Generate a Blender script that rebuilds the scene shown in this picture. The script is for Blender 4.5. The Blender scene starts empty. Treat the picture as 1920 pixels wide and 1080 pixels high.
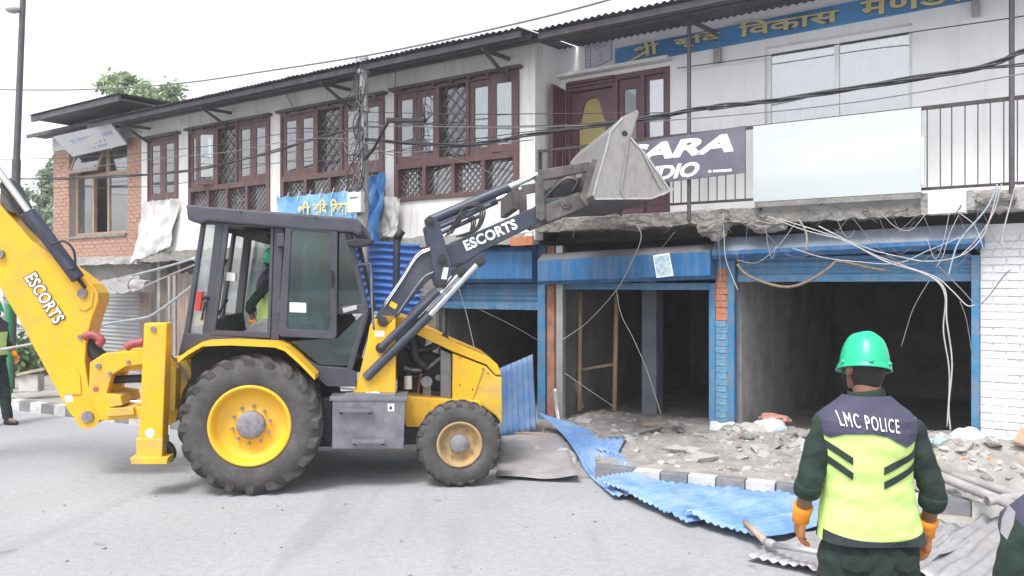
import bpy, bmesh, math, random
from mathutils import Vector, Matrix, noise
random.seed(7)
R = math.radians
sc = bpy.context.scene
COL = sc.collection

# ------------------------------------------------------------------ camera, sky, sun, exposure
F, H, HY, CX = 1500.0, 2.12, 535.0, 960.0        # focal length in photo pixels, eye height, horizon row, centre column
cam = bpy.data.objects.new('camera', bpy.data.cameras.new('camera'))
COL.objects.link(cam)
cam.location = (0, 0, H)
cam.rotation_euler = (R(90), 0, 0)
cam.data.sensor_width = 36
cam.data.lens = F / 1920 * 36
cam.data.shift_y = (HY - 540) / 1920
cam.data.clip_end = 2000
sc.camera = cam

SUN_EL, SUN_AZ = 60, 208                            # degrees; azimuth clockwise from +Y (behind the camera, to the left)
world = bpy.data.worlds.new('World')
sc.world = world
world.use_nodes = True
wn, wl = world.node_tree.nodes, world.node_tree.links
bg = wn['Background']
sky = wn.new('ShaderNodeTexSky')
sky.sky_type = 'NISHITA'
sky.sun_disc = False
sky.sun_elevation = R(SUN_EL)
sky.sun_rotation = R(SUN_AZ)
sky.altitude = 100
sky.air_density = 1.0
sky.dust_density = 3.0
sky.ozone_density = 1.0
hsv = wn.new('ShaderNodeHueSaturation')              # thin bright overcast: the same sky with its blue washed out
hsv.inputs['Saturation'].default_value = 0.22
wl.new(sky.outputs[0], hsv.inputs['Color'])
wl.new(hsv.outputs[0], bg.inputs['Color'])
bg.inputs['Strength'].default_value = 0.15

sun = bpy.data.lights.new('sun', 'SUN')
sun.energy = 1.4
sun.angle = R(16)
sun.color = (1.0, 0.98, 0.955)
suno = bpy.data.objects.new('sun', sun)
COL.objects.link(suno)
_e, _a = R(SUN_EL), R(SUN_AZ)
_d = Vector((math.sin(_a) * math.cos(_e), math.cos(_a) * math.cos(_e), math.sin(_e)))
suno.rotation_euler = (-_d).to_track_quat('-Z', 'Y').to_euler()
suno.location = _d * 30

vs = sc.view_settings
vs.view_transform = 'Standard'
vs.look = 'None'
vs.gamma = 1
vs.exposure = 1.2
vs.use_curve_mapping = False

# ------------------------------------------------------------------ frames: photo pixels to places
class Frame:
    """local x along the face, local y into depth, z up"""
    def __init__(s, ox, oy, ang):
        s.o = (ox, oy); s.ang = ang
        s.ux, s.uy = math.cos(ang), math.sin(ang)
    def px(s, px, py, v):
        k = (px - CX) / F
        wx, wy = -s.uy, s.ux
        u = (k * (s.o[1] + wy * v) - s.o[0] - wx * v) / (s.ux - k * s.uy)
        Y = s.o[1] + s.uy * u + wy * v
        return u, H - (py - HY) / F * Y
    def p3(s, px, py, v):
        u, z = s.px(px, py, v)
        return Vector((u, v, z))
    def w(s, p):
        return Vector((s.o[0] + s.ux * p[0] - s.uy * p[1], s.o[1] + s.uy * p[0] + s.ux * p[1], p[2]))
    def loc(s, p):
        dx, dy = p[0] - s.o[0], p[1] - s.o[1]
        return Vector((s.ux * dx + s.uy * dy, -s.uy * dx + s.ux * dy, p[2]))
    def at(s, px, py, Y):
        return s.loc(wp(px, py, Y))

def wp(px, py, Y):
    return Vector(((px - CX) / F * Y, Y, H - (py - HY) / F * Y))
def gnd(px, py, z=0.0):
    Y = (H - z) * F / (py - HY)
    return Vector(((px - CX) / F * Y, Y, z))

W = Frame(0, 0, 0)
B = Frame(380 / F * 10.4, 10.4, math.atan2(-.565, .825))     # the street front
T = Frame(-493 / F * 8.0, 8.0, R(7))                          # the backhoe loader: x forward, y away from the camera

# ------------------------------------------------------------------ mesh helpers
class G:
    def __init__(s):
        s.v = []; s.f = []; s.m = []; s.mi = 0
    def add(s, vs, fs):
        o = len(s.v)
        s.v += [tuple(v) for v in vs]
        s.f += [tuple(i + o for i in f) for f in fs]
        s.m += [s.mi] * len(fs)
        return s
    def box(s, a, b):
        x0, y0, z0 = [min(p, q) for p, q in zip(a, b)]
        x1, y1, z1 = [max(p, q) for p, q in zip(a, b)]
        v = [(x0, y0, z0), (x1, y0, z0), (x1, y1, z0), (x0, y1, z0), (x0, y0, z1), (x1, y0, z1), (x1, y1, z1), (x0, y1, z1)]
        return s.add(v, [(0, 3, 2, 1), (4, 5, 6, 7), (0, 1, 5, 4), (1, 2, 6, 5), (2, 3, 7, 6), (3, 0, 4, 7)])
    def hexa(s, v):
        return s.add(v, [(0, 3, 2, 1), (4, 5, 6, 7), (0, 1, 5, 4), (1, 2, 6, 5), (2, 3, 7, 6), (3, 0, 4, 7)])
    def prism(s, poly, y0, y1):
        a = sum(poly[i][0] * poly[(i + 1) % len(poly)][1] - poly[(i + 1) % len(poly)][0] * poly[i][1] for i in range(len(poly)))
        if a < 0: poly = poly[::-1]
        n = len(poly)
        v = [(p[0], y0, p[1]) for p in poly] + [(p[0], y1, p[1]) for p in poly]
        f = [tuple(range(n)), tuple(range(2 * n - 1, n - 1, -1))]
        f += [(i, i + n, (i + 1) % n + n, (i + 1) % n) for i in range(n)]
        return s.add(v, f)
    def zprism(s, poly, z0, z1):
        a = sum(poly[i][0] * poly[(i + 1) % len(poly)][1] - poly[(i + 1) % len(poly)][0] * poly[i][1] for i in range(len(poly)))
        if a < 0: poly = poly[::-1]
        n = len(poly)
        v = [(p[0], p[1], z0) for p in poly] + [(p[0], p[1], z1) for p in poly]
        f = [tuple(range(n - 1, -1, -1)), tuple(range(n, 2 * n))]
        f += [(i, (i + 1) % n, (i + 1) % n + n, i + n) for i in range(n)]
        return s.add(v, f)
    def bar(s, p, q, w, h=None, up=(0, 0, 1)):
        h = h or w
        p, q = Vector(p), Vector(q)
        d = (q - p).normalized()
        up = Vector(up)
        if abs(d.dot(up)) > .99: up = Vector((0, 1, 0))
        a = d.cross(up).normalized() * (w / 2)
        b = a.cross(d).normalized() * (h / 2)
        v = [p - a - b, p + a - b, p + a + b, p - a + b, q - a - b, q + a - b, q + a + b, q - a + b]
        return s.add(v, [(0, 1, 2, 3), (7, 6, 5, 4), (0, 4, 5, 1), (1, 5, 6, 2), (2, 6, 7, 3), (3, 7, 4, 0)])
    def tube(s, pts, r, n=8, cap=True, sy=1.0):
        pts = [Vector(p) for p in pts]
        rs = r if isinstance(r, (list, tuple)) else [r] * len(pts)
        o = len(s.v); vs_ = []; ref = None
        for i, p in enumerate(pts):
            d = (pts[min(i + 1, len(pts) - 1)] - pts[max(i - 1, 0)])
            d = d.normalized() if d.length > 1e-9 else Vector((0, 0, 1))
            if ref is None:
                ref = Vector((0, 0, 1)) if abs(d.z) < .9 else Vector((1, 0, 0))
            a = (ref - d * ref.dot(d)).normalized()
            b = d.cross(a)
            ref = a
            for k in range(n):
                t = 2 * math.pi * k / n
                vs_.append(p + a * math.cos(t) * rs[i] + b * math.sin(t) * rs[i] * sy)
        fs = []
        for i in range(len(pts) - 1):
            for k in range(n):
                k2 = (k + 1) % n
                fs.append((i * n + k, i * n + k2, (i + 1) * n + k2, (i + 1) * n + k))
        if cap:
            fs.append(tuple(range(n - 1, -1, -1)))
            fs.append(tuple((len(pts) - 1) * n + k for k in range(n)))
        return s.add(vs_, fs)
    def cyl(s, p, q, r, n=16, r2=None):
        return s.tube([p, q], [r, r if r2 is None else r2], n)
    def lathe(s, prof, c=(0, 0, 0), n=48, axis='y'):
        """prof: (radius, offset along the axis); the first and last radius may be 0"""
        vs_ = []; fs = []
        for r, y in prof:
            for k in range(n):
                t = 2 * math.pi * k / n
                a, b = r * math.cos(t), r * math.sin(t)
                vs_.append((c[0] + a, c[1] + y, c[2] + b) if axis == 'y' else (c[0] + a, c[1] + b, c[2] + y))
        for i in range(len(prof) - 1):
            for k in range(n):
                k2 = (k + 1) % n
                q = (i * n + k, i * n + k2, (i + 1) * n + k2, (i + 1) * n + k)
                fs.append(q if axis == 'z' else q[::-1])
        return s.add(vs_, fs)
    def ball(s, c, r, n=10, m=7):
        rx, ry, rz = (r, r, r) if not isinstance(r, (tuple, list)) else r
        vs_ = [(c[0], c[1], c[2] - rz)]
        for i in range(1, m):
            ph = -math.pi / 2 + math.pi * i / m
            for k in range(n):
                t = 2 * math.pi * k / n
                vs_.append((c[0] + rx * math.cos(ph) * math.cos(t), c[1] + ry * math.cos(ph) * math.sin(t), c[2] + rz * math.sin(ph)))
        vs_.append((c[0], c[1], c[2] + rz))
        fs = [(0, 1 + (k + 1) % n, 1 + k) for k in range(n)]
        for i in range(m - 2):
            for k in range(n):
                fs.append((1 + i * n + k, 1 + i * n + (k + 1) % n, 1 + (i + 1) * n + (k + 1) % n, 1 + (i + 1) * n + k))
        L = len(vs_) - 1
        fs += [(L, 1 + (m - 2) * n + k, 1 + (m - 2) * n + (k + 1) % n) for k in range(n)]
        return s.add(vs_, fs)
    def grid(s, fn, nu, nv, closed=False):
        o = []
        for j in range(nv + 1):
            for i in range(nu + (0 if closed else 1)):
                o.append(fn(i / nu, j / nv))
        n = nu if closed else nu + 1
        fs = []
        for j in range(nv):
            for i in range(nu):
                i2 = (i + 1) % n if closed else i + 1
                fs.append((j * n + i, j * n + i2, (j + 1) * n + i2, (j + 1) * n + i))
        return s.add(o, fs)
    def wall(s, u0, u1, z0, z1, y0, y1, holes=()):
        us = sorted({u0, u1, *[h[0] for h in holes], *[h[1] for h in holes]})
        zs = sorted({z0, z1, *[h[2] for h in holes], *[h[3] for h in holes]})
        us = [u for u in us if u0 <= u <= u1]; zs = [z for z in zs if z0 <= z <= z1]
        def solid(i, j):
            if i < 0 or j < 0 or i >= len(us) - 1 or j >= len(zs) - 1: return False
            cu, cz = (us[i] + us[i + 1]) / 2, (zs[j] + zs[j + 1]) / 2
            return not any(h[0] < cu < h[1] and h[2] < cz < h[3] for h in holes)
        for i in range(len(us) - 1):
            for j in range(len(zs) - 1):
                if not solid(i, j): continue
                a, b, c, d = us[i], us[i + 1], zs[j], zs[j + 1]
                v = [(a, y0, c), (b, y0, c), (b, y0, d), (a, y0, d), (a, y1, c), (b, y1, c), (b, y1, d), (a, y1, d)]
                f = [(0, 1, 2, 3), (7, 6, 5, 4)]
                if not solid(i - 1, j): f.append((0, 3, 7, 4))
                if not solid(i + 1, j): f.append((1, 5, 6, 2))
                if not solid(i, j - 1): f.append((0, 4, 5, 1))
                if not solid(i, j + 1): f.append((3, 2, 6, 7))
                s.add(v, f)
        return s
    def mesh(s, name, mats, base=(0, 0, 0), smooth=False, bevel=0, weld=False, recalc=False):
        me = bpy.data.meshes.new(name)
        b = Vector(base)
        me.from_pydata([Vector(v) - b for v in s.v], [], s.f)
        if not isinstance(mats, (list, tuple)): mats = [mats]
        for m in mats: me.materials.append(m)
        if len(mats) > 1:
            me.polygons.foreach_set('material_index', s.m)
        if weld or bevel or recalc:
            bm = bmesh.new(); bm.from_mesh(me)
            if weld or bevel: bmesh.ops.remove_doubles(bm, verts=bm.verts, dist=1e-5)
            if recalc: bmesh.ops.recalc_face_normals(bm, faces=bm.faces)
            if bevel:
                ed = [e for e in bm.edges if len(e.link_faces) == 2 and e.calc_face_angle(0) > .5]
                bmesh.ops.bevel(bm, geom=ed, offset=bevel, segments=2, affect='EDGES', profile=.6, clamp_overlap=True)
            bm.to_mesh(me); bm.free()
        if smooth:
            me.polygons.foreach_set('use_smooth', [True] * len(me.polygons))
            if smooth != 'all':
                me.set_sharp_from_angle(angle=R(38))
        elif bevel:
            pass
        me.update()
        return me

def newobj(name, data):
    o = bpy.data.objects.new(name, data)
    COL.objects.link(o)
    return o

class Thing:
    """an Empty at the base of a thing; its parts keep the coordinates of the frame they were measured in"""
    def __init__(s, name, label, cat, fr=W, base=(0, 0, 0), group=None, kind=None):
        s.fr = fr; s.base = Vector(base)
        s.o = newobj(name, None)
        s.o.empty_display_size = .2
        s.o.location = fr.w(base); s.o.rotation_euler = (0, 0, fr.ang)
        if kind:
            s.o['kind'] = kind
            if kind == 'structure' : label = label
        if label: s.o['label'] = label
        if cat: s.o['category'] = cat
        if group: s.o['group'] = group
    def part(s, name, g, m, par=None, smooth=False, bevel=0, label=None, weld=False, kind=None, recalc=False):
        me = g if isinstance(g, bpy.types.Mesh) else g.mesh(name, m, (0, 0, 0), smooth, bevel, weld, recalc)
        o = newobj(name, me)
        if par is None:
            o.parent = s.o; o.location = -s.base
        else:
            o.parent = par
        if label: o['label'] = label
        if kind: o['kind'] = kind
        return o

def single(name, label, cat, g, m, fr=W, base=(0, 0, 0), group=None, kind=None, smooth=False, bevel=0, weld=False, recalc=False):
    o = newobj(name, g.mesh(name, m, base, smooth, bevel, weld, recalc))
    o.location = fr.w(base); o.rotation_euler = (0, 0, fr.ang)
    if label: o['label'] = label
    if cat: o['category'] = cat
    if group: o['group'] = group
    if kind: o['kind'] = kind
    return o

def spline(pts, n=8):
    """Catmull-Rom through the points"""
    P = [Vector(p) for p in pts]
    if len(P) < 3:
        return P
    out = []
    for i in range(len(P) - 1):
        p0 = P[i - 1] if i else P[0] * 2 - P[1]
        p1, p2 = P[i], P[i + 1]
        p3 = P[i + 2] if i + 2 < len(P) else P[-1] * 2 - P[-2]
        for k in range(n):
            t = k / n
            out.append(.5 * ((2 * p1) + (p2 - p0) * t + (2 * p0 - 5 * p1 + 4 * p2 - p3) * t * t + (3 * p1 - p0 - 3 * p2 + p3) * t ** 3))
    out.append(P[-1])
    return out

def baked(o):
    """mesh of an object with its modifiers, evaluated in a scratch scene so that the big one is not re-evaluated"""
    tmp = bpy.data.scenes.new('scratch'); tmp.collection.objects.link(o)
    vl = tmp.view_layers[0]; vl.update()
    me = bpy.data.meshes.new_from_object(o.evaluated_get(vl.depsgraph))
    bpy.data.scenes.remove(tmp)
    return me

def text_geo(s, fit=None, height=None, shear=0, bold=0, extrude=.004, spacing=1.0, res=3):
    """lettering as (x, y, z) mesh data, x along the line from 0, y up from 0"""
    c = bpy.data.curves.new('lettering', 'FONT')
    c.body = s; c.size = 1; c.shear = shear; c.offset = bold; c.space_character = spacing; c.resolution_u = res
    o = bpy.data.objects.new('lettering', c)
    me = baked(o)
    vs_ = [v.co.copy() for v in me.vertices]
    fs = [tuple(p.vertices) for p in me.polygons]
    bpy.data.objects.remove(o); bpy.data.curves.remove(c); bpy.data.meshes.remove(me)
    x0 = min(v.x for v in vs_); x1 = max(v.x for v in vs_)
    y0 = min(v.y for v in vs_); y1 = max(v.y for v in vs_)
    sx = fit / (x1 - x0) if fit else (height / (y1 - y0))
    sy = height / (y1 - y0) if height else sx
    return [((v.x - x0) * sx, (v.y - y0) * sy) for v in vs_], fs

def text_on(g, s, p, dx, dy, nrm, w, h, shear=0, bold=0, depth=.004, spacing=1.0):
    """set lettering on a plane: p is the lower left corner, dx and dy unit vectors, nrm points to the reader"""
    v2, fs = text_geo(s, w, h, shear, bold, spacing=spacing)
    p, dx, dy, nrm = Vector(p), Vector(dx), Vector(dy), Vector(nrm)
    top = [p + dx * a + dy * b + nrm * depth for a, b in v2]
    g.add(top, fs)
    return g

# ------------------------------------------------------------------ materials
MATS = {}
def mat(name, c, rough=.6, metal=0.0, var=.15, scale=5.0, dirt=None, damt=0.0, dscale=2.0, bump=0.0, bscale=40.0,
        spec=.5, streak=False, emit=0, c2=None, coat=0, stretch=None, dlow=.45):
    m = bpy.data.materials.new(name); m.use_nodes = True
    N, L = m.node_tree.nodes, m.node_tree.links
    b = N['Principled BSDF']
    b.inputs['Roughness'].default_value = rough
    b.inputs['Metallic'].default_value = metal
    b.inputs['Specular IOR Level'].default_value = spec
    if coat: b.inputs['Coat Weight'].default_value = coat
    tc = N.new('ShaderNodeTexCoord')
    src = tc.outputs['Object']
    if stretch:
        mp = N.new('ShaderNodeMapping'); mp.inputs['Scale'].default_value = stretch
        L.new(src, mp.inputs[0]); src = mp.outputs[0]
    n1 = N.new('ShaderNodeTexNoise'); n1.inputs['Scale'].default_value = scale; n1.inputs['Detail'].default_value = 5
    n1.inputs['Roughness'].default_value = .6
    L.new(src, n1.inputs['Vector'])
    r1 = N.new('ShaderNodeMapRange'); r1.inputs[1].default_value = .3; r1.inputs[2].default_value = .7
    L.new(n1.outputs[0], r1.inputs[0])
    mx = N.new('ShaderNodeMix'); mx.data_type = 'RGBA'
    mx.inputs[6].default_value = tuple(x * (1 - var) for x in c) + (1,)
    mx.inputs[7].default_value = (tuple(c2) if c2 else tuple(min(1, x * (1 + var)) for x in c)) + (1,)
    L.new(r1.outputs[0], mx.inputs[0])
    out = mx.outputs[2]
    if dirt:
        n2 = N.new('ShaderNodeTexNoise'); n2.inputs['Scale'].default_value = dscale; n2.inputs['Detail'].default_value = 7
        n2.inputs['Roughness'].default_value = .68
        if streak:
            mp2 = N.new('ShaderNodeMapping'); mp2.inputs['Scale'].default_value = (3.2, 3.2, .35)
            L.new(tc.outputs['Object'], mp2.inputs[0]); L.new(mp2.outputs[0], n2.inputs['Vector'])
        else:
            L.new(src, n2.inputs['Vector'])
        r2 = N.new('ShaderNodeMapRange'); r2.inputs[1].default_value = dlow; r2.inputs[2].default_value = dlow + .27
        r2.inputs[4].default_value = damt
        L.new(n2.outputs[0], r2.inputs[0])
        m2 = N.new('ShaderNodeMix'); m2.data_type = 'RGBA'
        L.new(r2.outputs[0], m2.inputs[0]); L.new(out, m2.inputs[6]); m2.inputs[7].default_value = tuple(dirt) + (1,)
        out = m2.outputs[2]
        rr = N.new('ShaderNodeMapRange'); rr.inputs[3].default_value = rough; rr.inputs[4].default_value = min(1, rough + .35)
        L.new(r2.outputs[0], rr.inputs[0]); L.new(rr.outputs[0], b.inputs['Roughness'])
    L.new(out, b.inputs['Base Color'])
    if bump:
        n3 = N.new('ShaderNodeTexNoise'); n3.inputs['Scale'].default_value = bscale; n3.inputs['Detail'].default_value = 4
        L.new(src, n3.inputs['Vector'])
        bp = N.new('ShaderNodeBump'); bp.inputs['Strength'].default_value = bump; bp.inputs['Distance'].default_value = .02
        L.new(n3.outputs[0], bp.inputs['Height']); L.new(bp.outputs[0], b.inputs['Normal'])
    MATS[name] = m
    return m

def glass(name, tint, refl=.25, rough=.03, clear=.8, haze=(.6, .65, .7), hz=.1):
    """a pane: see-through with a sky reflection and a film of dust"""
    m = bpy.data.materials.new(name); m.use_nodes = True
    N, L = m.node_tree.nodes, m.node_tree.links
    N.remove(N['Principled BSDF'])
    tr = N.new('ShaderNodeBsdfTransparent'); tr.inputs[0].default_value = tuple(x * clear for x in tint) + (1,)
    gl = N.new('ShaderNodeBsdfGlossy'); gl.inputs['Roughness'].default_value = rough
    df = N.new('ShaderNodeBsdfDiffuse'); df.inputs[0].default_value = tuple(haze) + (1,)
    fr = N.new('ShaderNodeFresnel'); fr.inputs[0].default_value = 1.5
    ad = N.new('ShaderNodeMath'); ad.operation = 'MULTIPLY_ADD'; ad.use_clamp = True
    ad.inputs[1].default_value = 1.2; ad.inputs[2].default_value = refl
    L.new(fr.outputs[0], ad.inputs[0])
    tc = N.new('ShaderNodeTexCoord')
    nz = N.new('ShaderNodeTexNoise'); nz.inputs['Scale'].default_value = 4; nz.inputs['Detail'].default_value = 5
    L.new(tc.outputs['Object'], nz.inputs['Vector'])
    mr = N.new('ShaderNodeMapRange'); mr.inputs[1].default_value = .35; mr.inputs[2].default_value = .75; mr.inputs[3].default_value = hz * .4; mr.inputs[4].default_value = hz * 1.6
    L.new(nz.outputs[0], mr.inputs[0])
    m1 = N.new('ShaderNodeMixShader'); m2 = N.new('ShaderNodeMixShader')
    L.new(mr.outputs[0], m1.inputs[0]); L.new(tr.outputs[0], m1.inputs[1]); L.new(df.outputs[0], m1.inputs[2])
    L.new(ad.outputs[0], m2.inputs[0]); L.new(m1.outputs[0], m2.inputs[1]); L.new(gl.outputs[0], m2.inputs[2])
    L.new(m2.outputs[0], N['Material Output'].inputs[0])
    MATS[name] = m
    return m

M = MATS
DUST = (.34, .31, .28)
mat('asphalt', (.335, .34, .358), .92, var=.10, scale=1.1, dirt=(.235, .23, .235), damt=.55, dscale=.55, bump=.35, bscale=160)
mat('pavement', (.31, .295, .275), .95, var=.18, scale=2.2, dirt=(.17, .155, .14), damt=.6, dscale=1.4, bump=.7, bscale=45)
mat('shop_floor', (.23, .215, .205), .95, var=.2, scale=2.5, dirt=(.10, .09, .085), damt=.6, dscale=1.8, bump=.6, bscale=35)
mat('kerb_white', (.5, .49, .475), .85, var=.08, scale=9, dirt=(.26,.24,.225), damt=.75, dscale=5, bump=.3, bscale=60)
mat('kerb_dark', (.15, .155, .165), .85, var=.1, scale=9, dirt=(.34, .32, .3), damt=.6, dscale=5, bump=.3, bscale=60)
mat('kerb_side', (.34, .32, .30), .9, var=.1, scale=9, bump=.3, bscale=60)
mat('sand', (.30, .28, .26), .95, var=.12, scale=5, bump=.6, bscale=60)
mat('white_wall', (.70, .69, .68), .85, var=.07, scale=1.5, dirt=(.40, .37, .34), damt=.7, dscale=1.7, streak=True, bump=.2, bscale=25, dlow=.50)
mat('white_wall_clean', (.80, .80, .805), .8, var=.05, scale=1.5, dirt=(.55, .53, .51), damt=.55, dscale=1.8, streak=True, bump=.1, bscale=25, dlow=.52)
mat('grimy_plaster', (.36, .34, .32), .92, var=.18, scale=3, dirt=(.2,.18,.165), damt=.8, dscale=2.5, bump=.6, bscale=18)
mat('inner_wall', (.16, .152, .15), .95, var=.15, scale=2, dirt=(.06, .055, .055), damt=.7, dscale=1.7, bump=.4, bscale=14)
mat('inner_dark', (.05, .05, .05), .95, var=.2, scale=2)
mat('concrete', (.24, .23, .215), .92, var=.2, scale=5, dirt=(.12, .11, .10), damt=.75, dscale=4, bump=.9, bscale=22)
mat('concrete_pale', (.36, .35, .335), .92, var=.14, scale=6, dirt=(.2, .185, .17), damt=.6, dscale=5, bump=.8, bscale=25)
mat('brick_red_hazed', (.42, .235, .175), .9, var=.25, scale=7, dirt=(.50, .40, .35), damt=.6, dscale=7, bump=.5, bscale=50)  # mortar dust on the bricks, made paler to put distance haze into the colour
mat('mortar', (.33, .30, .275), .95, var=.12, scale=9, bump=.5, bscale=50)
mat('brick_white', (.66, .66, .67), .85, var=.06, scale=6, dirt=(.48, .46, .45), damt=.5, dscale=6, bump=.6, bscale=30)
mat('brick_blue', (.10, .26, .42), .75, var=.16, scale=8, dirt=(.38, .42, .46), damt=.5, dscale=9, bump=.6, bscale=35)
mat('brick_orange', (.48, .19, .10), .9, var=.2, scale=9, bump=.5, bscale=50)
mat('roof_sheet', (.085, .08, .095), .7, .2, var=.25, scale=3, dirt=(.2, .16, .14), damt=.5, dscale=3)
mat('roof_wood', (.085, .08, .088), .85, var=.3, scale=6)
mat('window_wood', (.098, .050, .052), .5, var=.22, scale=5, dirt=(.26, .17, .16), damt=.35, dscale=6, stretch=(2, 2, .6))
mat('door_wood', (.105, .045, .06), .45, var=.2, scale=5, stretch=(2, 2, .6))
mat('tan_wood', (.36, .24, .17), .6, var=.2, scale=5, stretch=(2, 2, .5))
mat('yellow_panel', (.36, .30, .12), .6, var=.12, scale=30, stretch=(1, 1, .08))
mat('curtain', (.52, .52, .54), .95, var=.12, scale=26, stretch=(1, 1, .06))
mat('curtain_blue', (.46, .50, .57), .95, var=.12, scale=22, stretch=(1, 1, .05))
mat('grille_metal', (.20, .17, .17), .5, .4, var=.2)
mat('black_metal', (.035, .035, .04), .5, .5, var=.25, scale=12)
mat('rail_metal', (.06, .05, .055), .6, .4, var=.3, scale=14, dirt=(.17, .1, .07), damt=.4, dscale=10)
mat('pole_metal', (.42, .42, .43), .5, .5, var=.15, scale=5, dirt=(.28, .25, .23), damt=.6, dscale=4, streak=True)
mat('pole_dark', (.10, .085, .10), .6, .3, var=.2, scale=5)
mat('shutter_blue', (.07, .21, .37), .5, .1, var=.12, scale=4, dirt=(.30, .31, .32), damt=.55, dscale=3.5, streak=True)
mat('box_blue', (.02, .125, .30), .5, .1, var=.15, scale=3, dirt=(.24, .26, .28), damt=.45, dscale=3, streak=True)
mat('box_faded', (.17, .215, .275), .6, .1, var=.12, scale=3, dirt=(.33, .32, .31), damt=.6, dscale=3)
mat('shutter_grey', (.36, .36, .375), .5, .3, var=.1, scale=4, dirt=(.33, .31, .3), damt=.5, dscale=3)
mat('post_blue', (.045, .20, .37), .5, .1, var=.14, scale=5, dirt=(.28, .19, .15), damt=.6, dscale=6)
mat('post_brown', (.30, .12, .075), .8, var=.25, scale=6, dirt=(.36, .3, .27), damt=.5, dscale=7)
mat('aluminium', (.55, .54, .53), .4, .7, var=.12, scale=6, dirt=(.36, .33, .31), damt=.6, dscale=5)
mat('bamboo', (.42, .30, .17), .7, var=.25, scale=4, stretch=(3, 3, .7))
mat('sign_dark', (.115, .115, .155), .55, var=.08, scale=2, dirt=(.22, .22, .26), damt=.4, dscale=3)
mat('sign_white', (.50, .525, .52), .6, var=.03, scale=1.0, dirt=(.40, .47, .48), damt=.6, dscale=1.1, stretch=(.4, .4, 2.5))
mat('sign_grey', (.62, .62, .645), .7, var=.08, scale=2, dirt=(.5, .5, .52), damt=.5, dscale=2)
mat('sign_blue', (.035, .18, .44), .5, var=.2, scale=1.6, c2=(.08, .28, .55))
mat('banner_blue', (.06, .30, .62), .55, var=.3, scale=1.9, c2=(.30, .55, .78))
mat('letter_white', (.82, .82, .83), .6, var=.03)
mat('letter_gold', (.62, .55, .28), .55, var=.08, scale=9)
mat('letter_side', (.10, .10, .14), .6, var=.1)
mat('print_purple', (.30, .27, .42), .7, var=.15)
mat('print_blue', (.28, .34, .52), .7, var=.15)
mat('tarp_blue', (.045, .22, .55), .55, var=.25, scale=5, dirt=(.35, .4, .46), damt=.4, dscale=3)
mat('tarp_white', (.58, .57, .555), .85, var=.06, scale=3, dirt=(.5, .47, .44), damt=.5, dscale=2)
mat('sheet_blue', (.13, .26, .52), .55, .05, var=.22, scale=3.1, dirt=(.36, .41, .47), damt=.7, dscale=2.6, dlow=.42, bump=.25, bscale=9)
mat('sheet_deepblue', (.04, .12, .36), .45, .1, var=.15, scale=3)
mat('sheet_grey', (.36, .36, .38), .5, .35, var=.16, scale=3, dirt=(.25, .22, .20), damt=.7, dscale=3.4, dlow=.42, bump=.25, bscale=9)
mat('sheet_dull', (.30, .285, .295), .6, .25, var=.14, scale=3, dirt=(.2, .185, .185), damt=.65, dscale=2.0)
mat('cable_black', (.03, .03, .035), .6, var=.2)
mat('cable_grey', (.16, .15, .16), .6, var=.2)
mat('cable_white', (.42, .40, .39), .6, var=.1)
mat('cable_blue', (.34, .42, .48), .6, var=.1)
mat('rope', (.22, .165, .115), .95, var=.35, scale=30, bump=.6, bscale=90)
mat('rubble', (.29, .275, .26), .95, var=.22, scale=5, dirt=(.17, .155, .14), damt=.6, dscale=4, bump=.6, bscale=35)
mat('rubble_pale', (.40, .39, .375), .95, var=.12, scale=5, bump=.5, bscale=35)
mat('wood_raw', (.36, .27, .2), .8, var=.25, scale=6)
mat('pipe_grey', (.33, .31, .31), .6, .1, var=.18, scale=5, dirt=(.4, .37, .35), damt=.5, dscale=5)
mat('pipe_steel', (.50, .53, .57), .35, .8, var=.1)
mat('box_cream', (.66, .67, .60), .5, var=.05)
mat('leaf_tree_hazed', (.27, .35, .19), .7, var=.3, scale=1.2)  # paled leaf green: haze and light through the leaves put into the colour
mat('leaf_pale', (.17, .26, .12), .7, var=.4, scale=1.2)
mat('leaf_grey', (.24, .31, .21), .7, var=.4, scale=1.0)
mat('bark', (.13, .10, .08), .9, var=.3, scale=8)
mat('far_wall', (.66, .64, .62), .9, var=.05, scale=.7)
glass('pane', (.75, .82, .85), refl=.20, clear=.8, hz=.12)
glass('pane_pale', (.9, .93, .95), refl=.22, clear=.9, hz=.10, haze=(.75, .8, .85))
glass('pane_dark', (.5, .6, .62), refl=.06, clear=.6, hz=.1)

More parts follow.
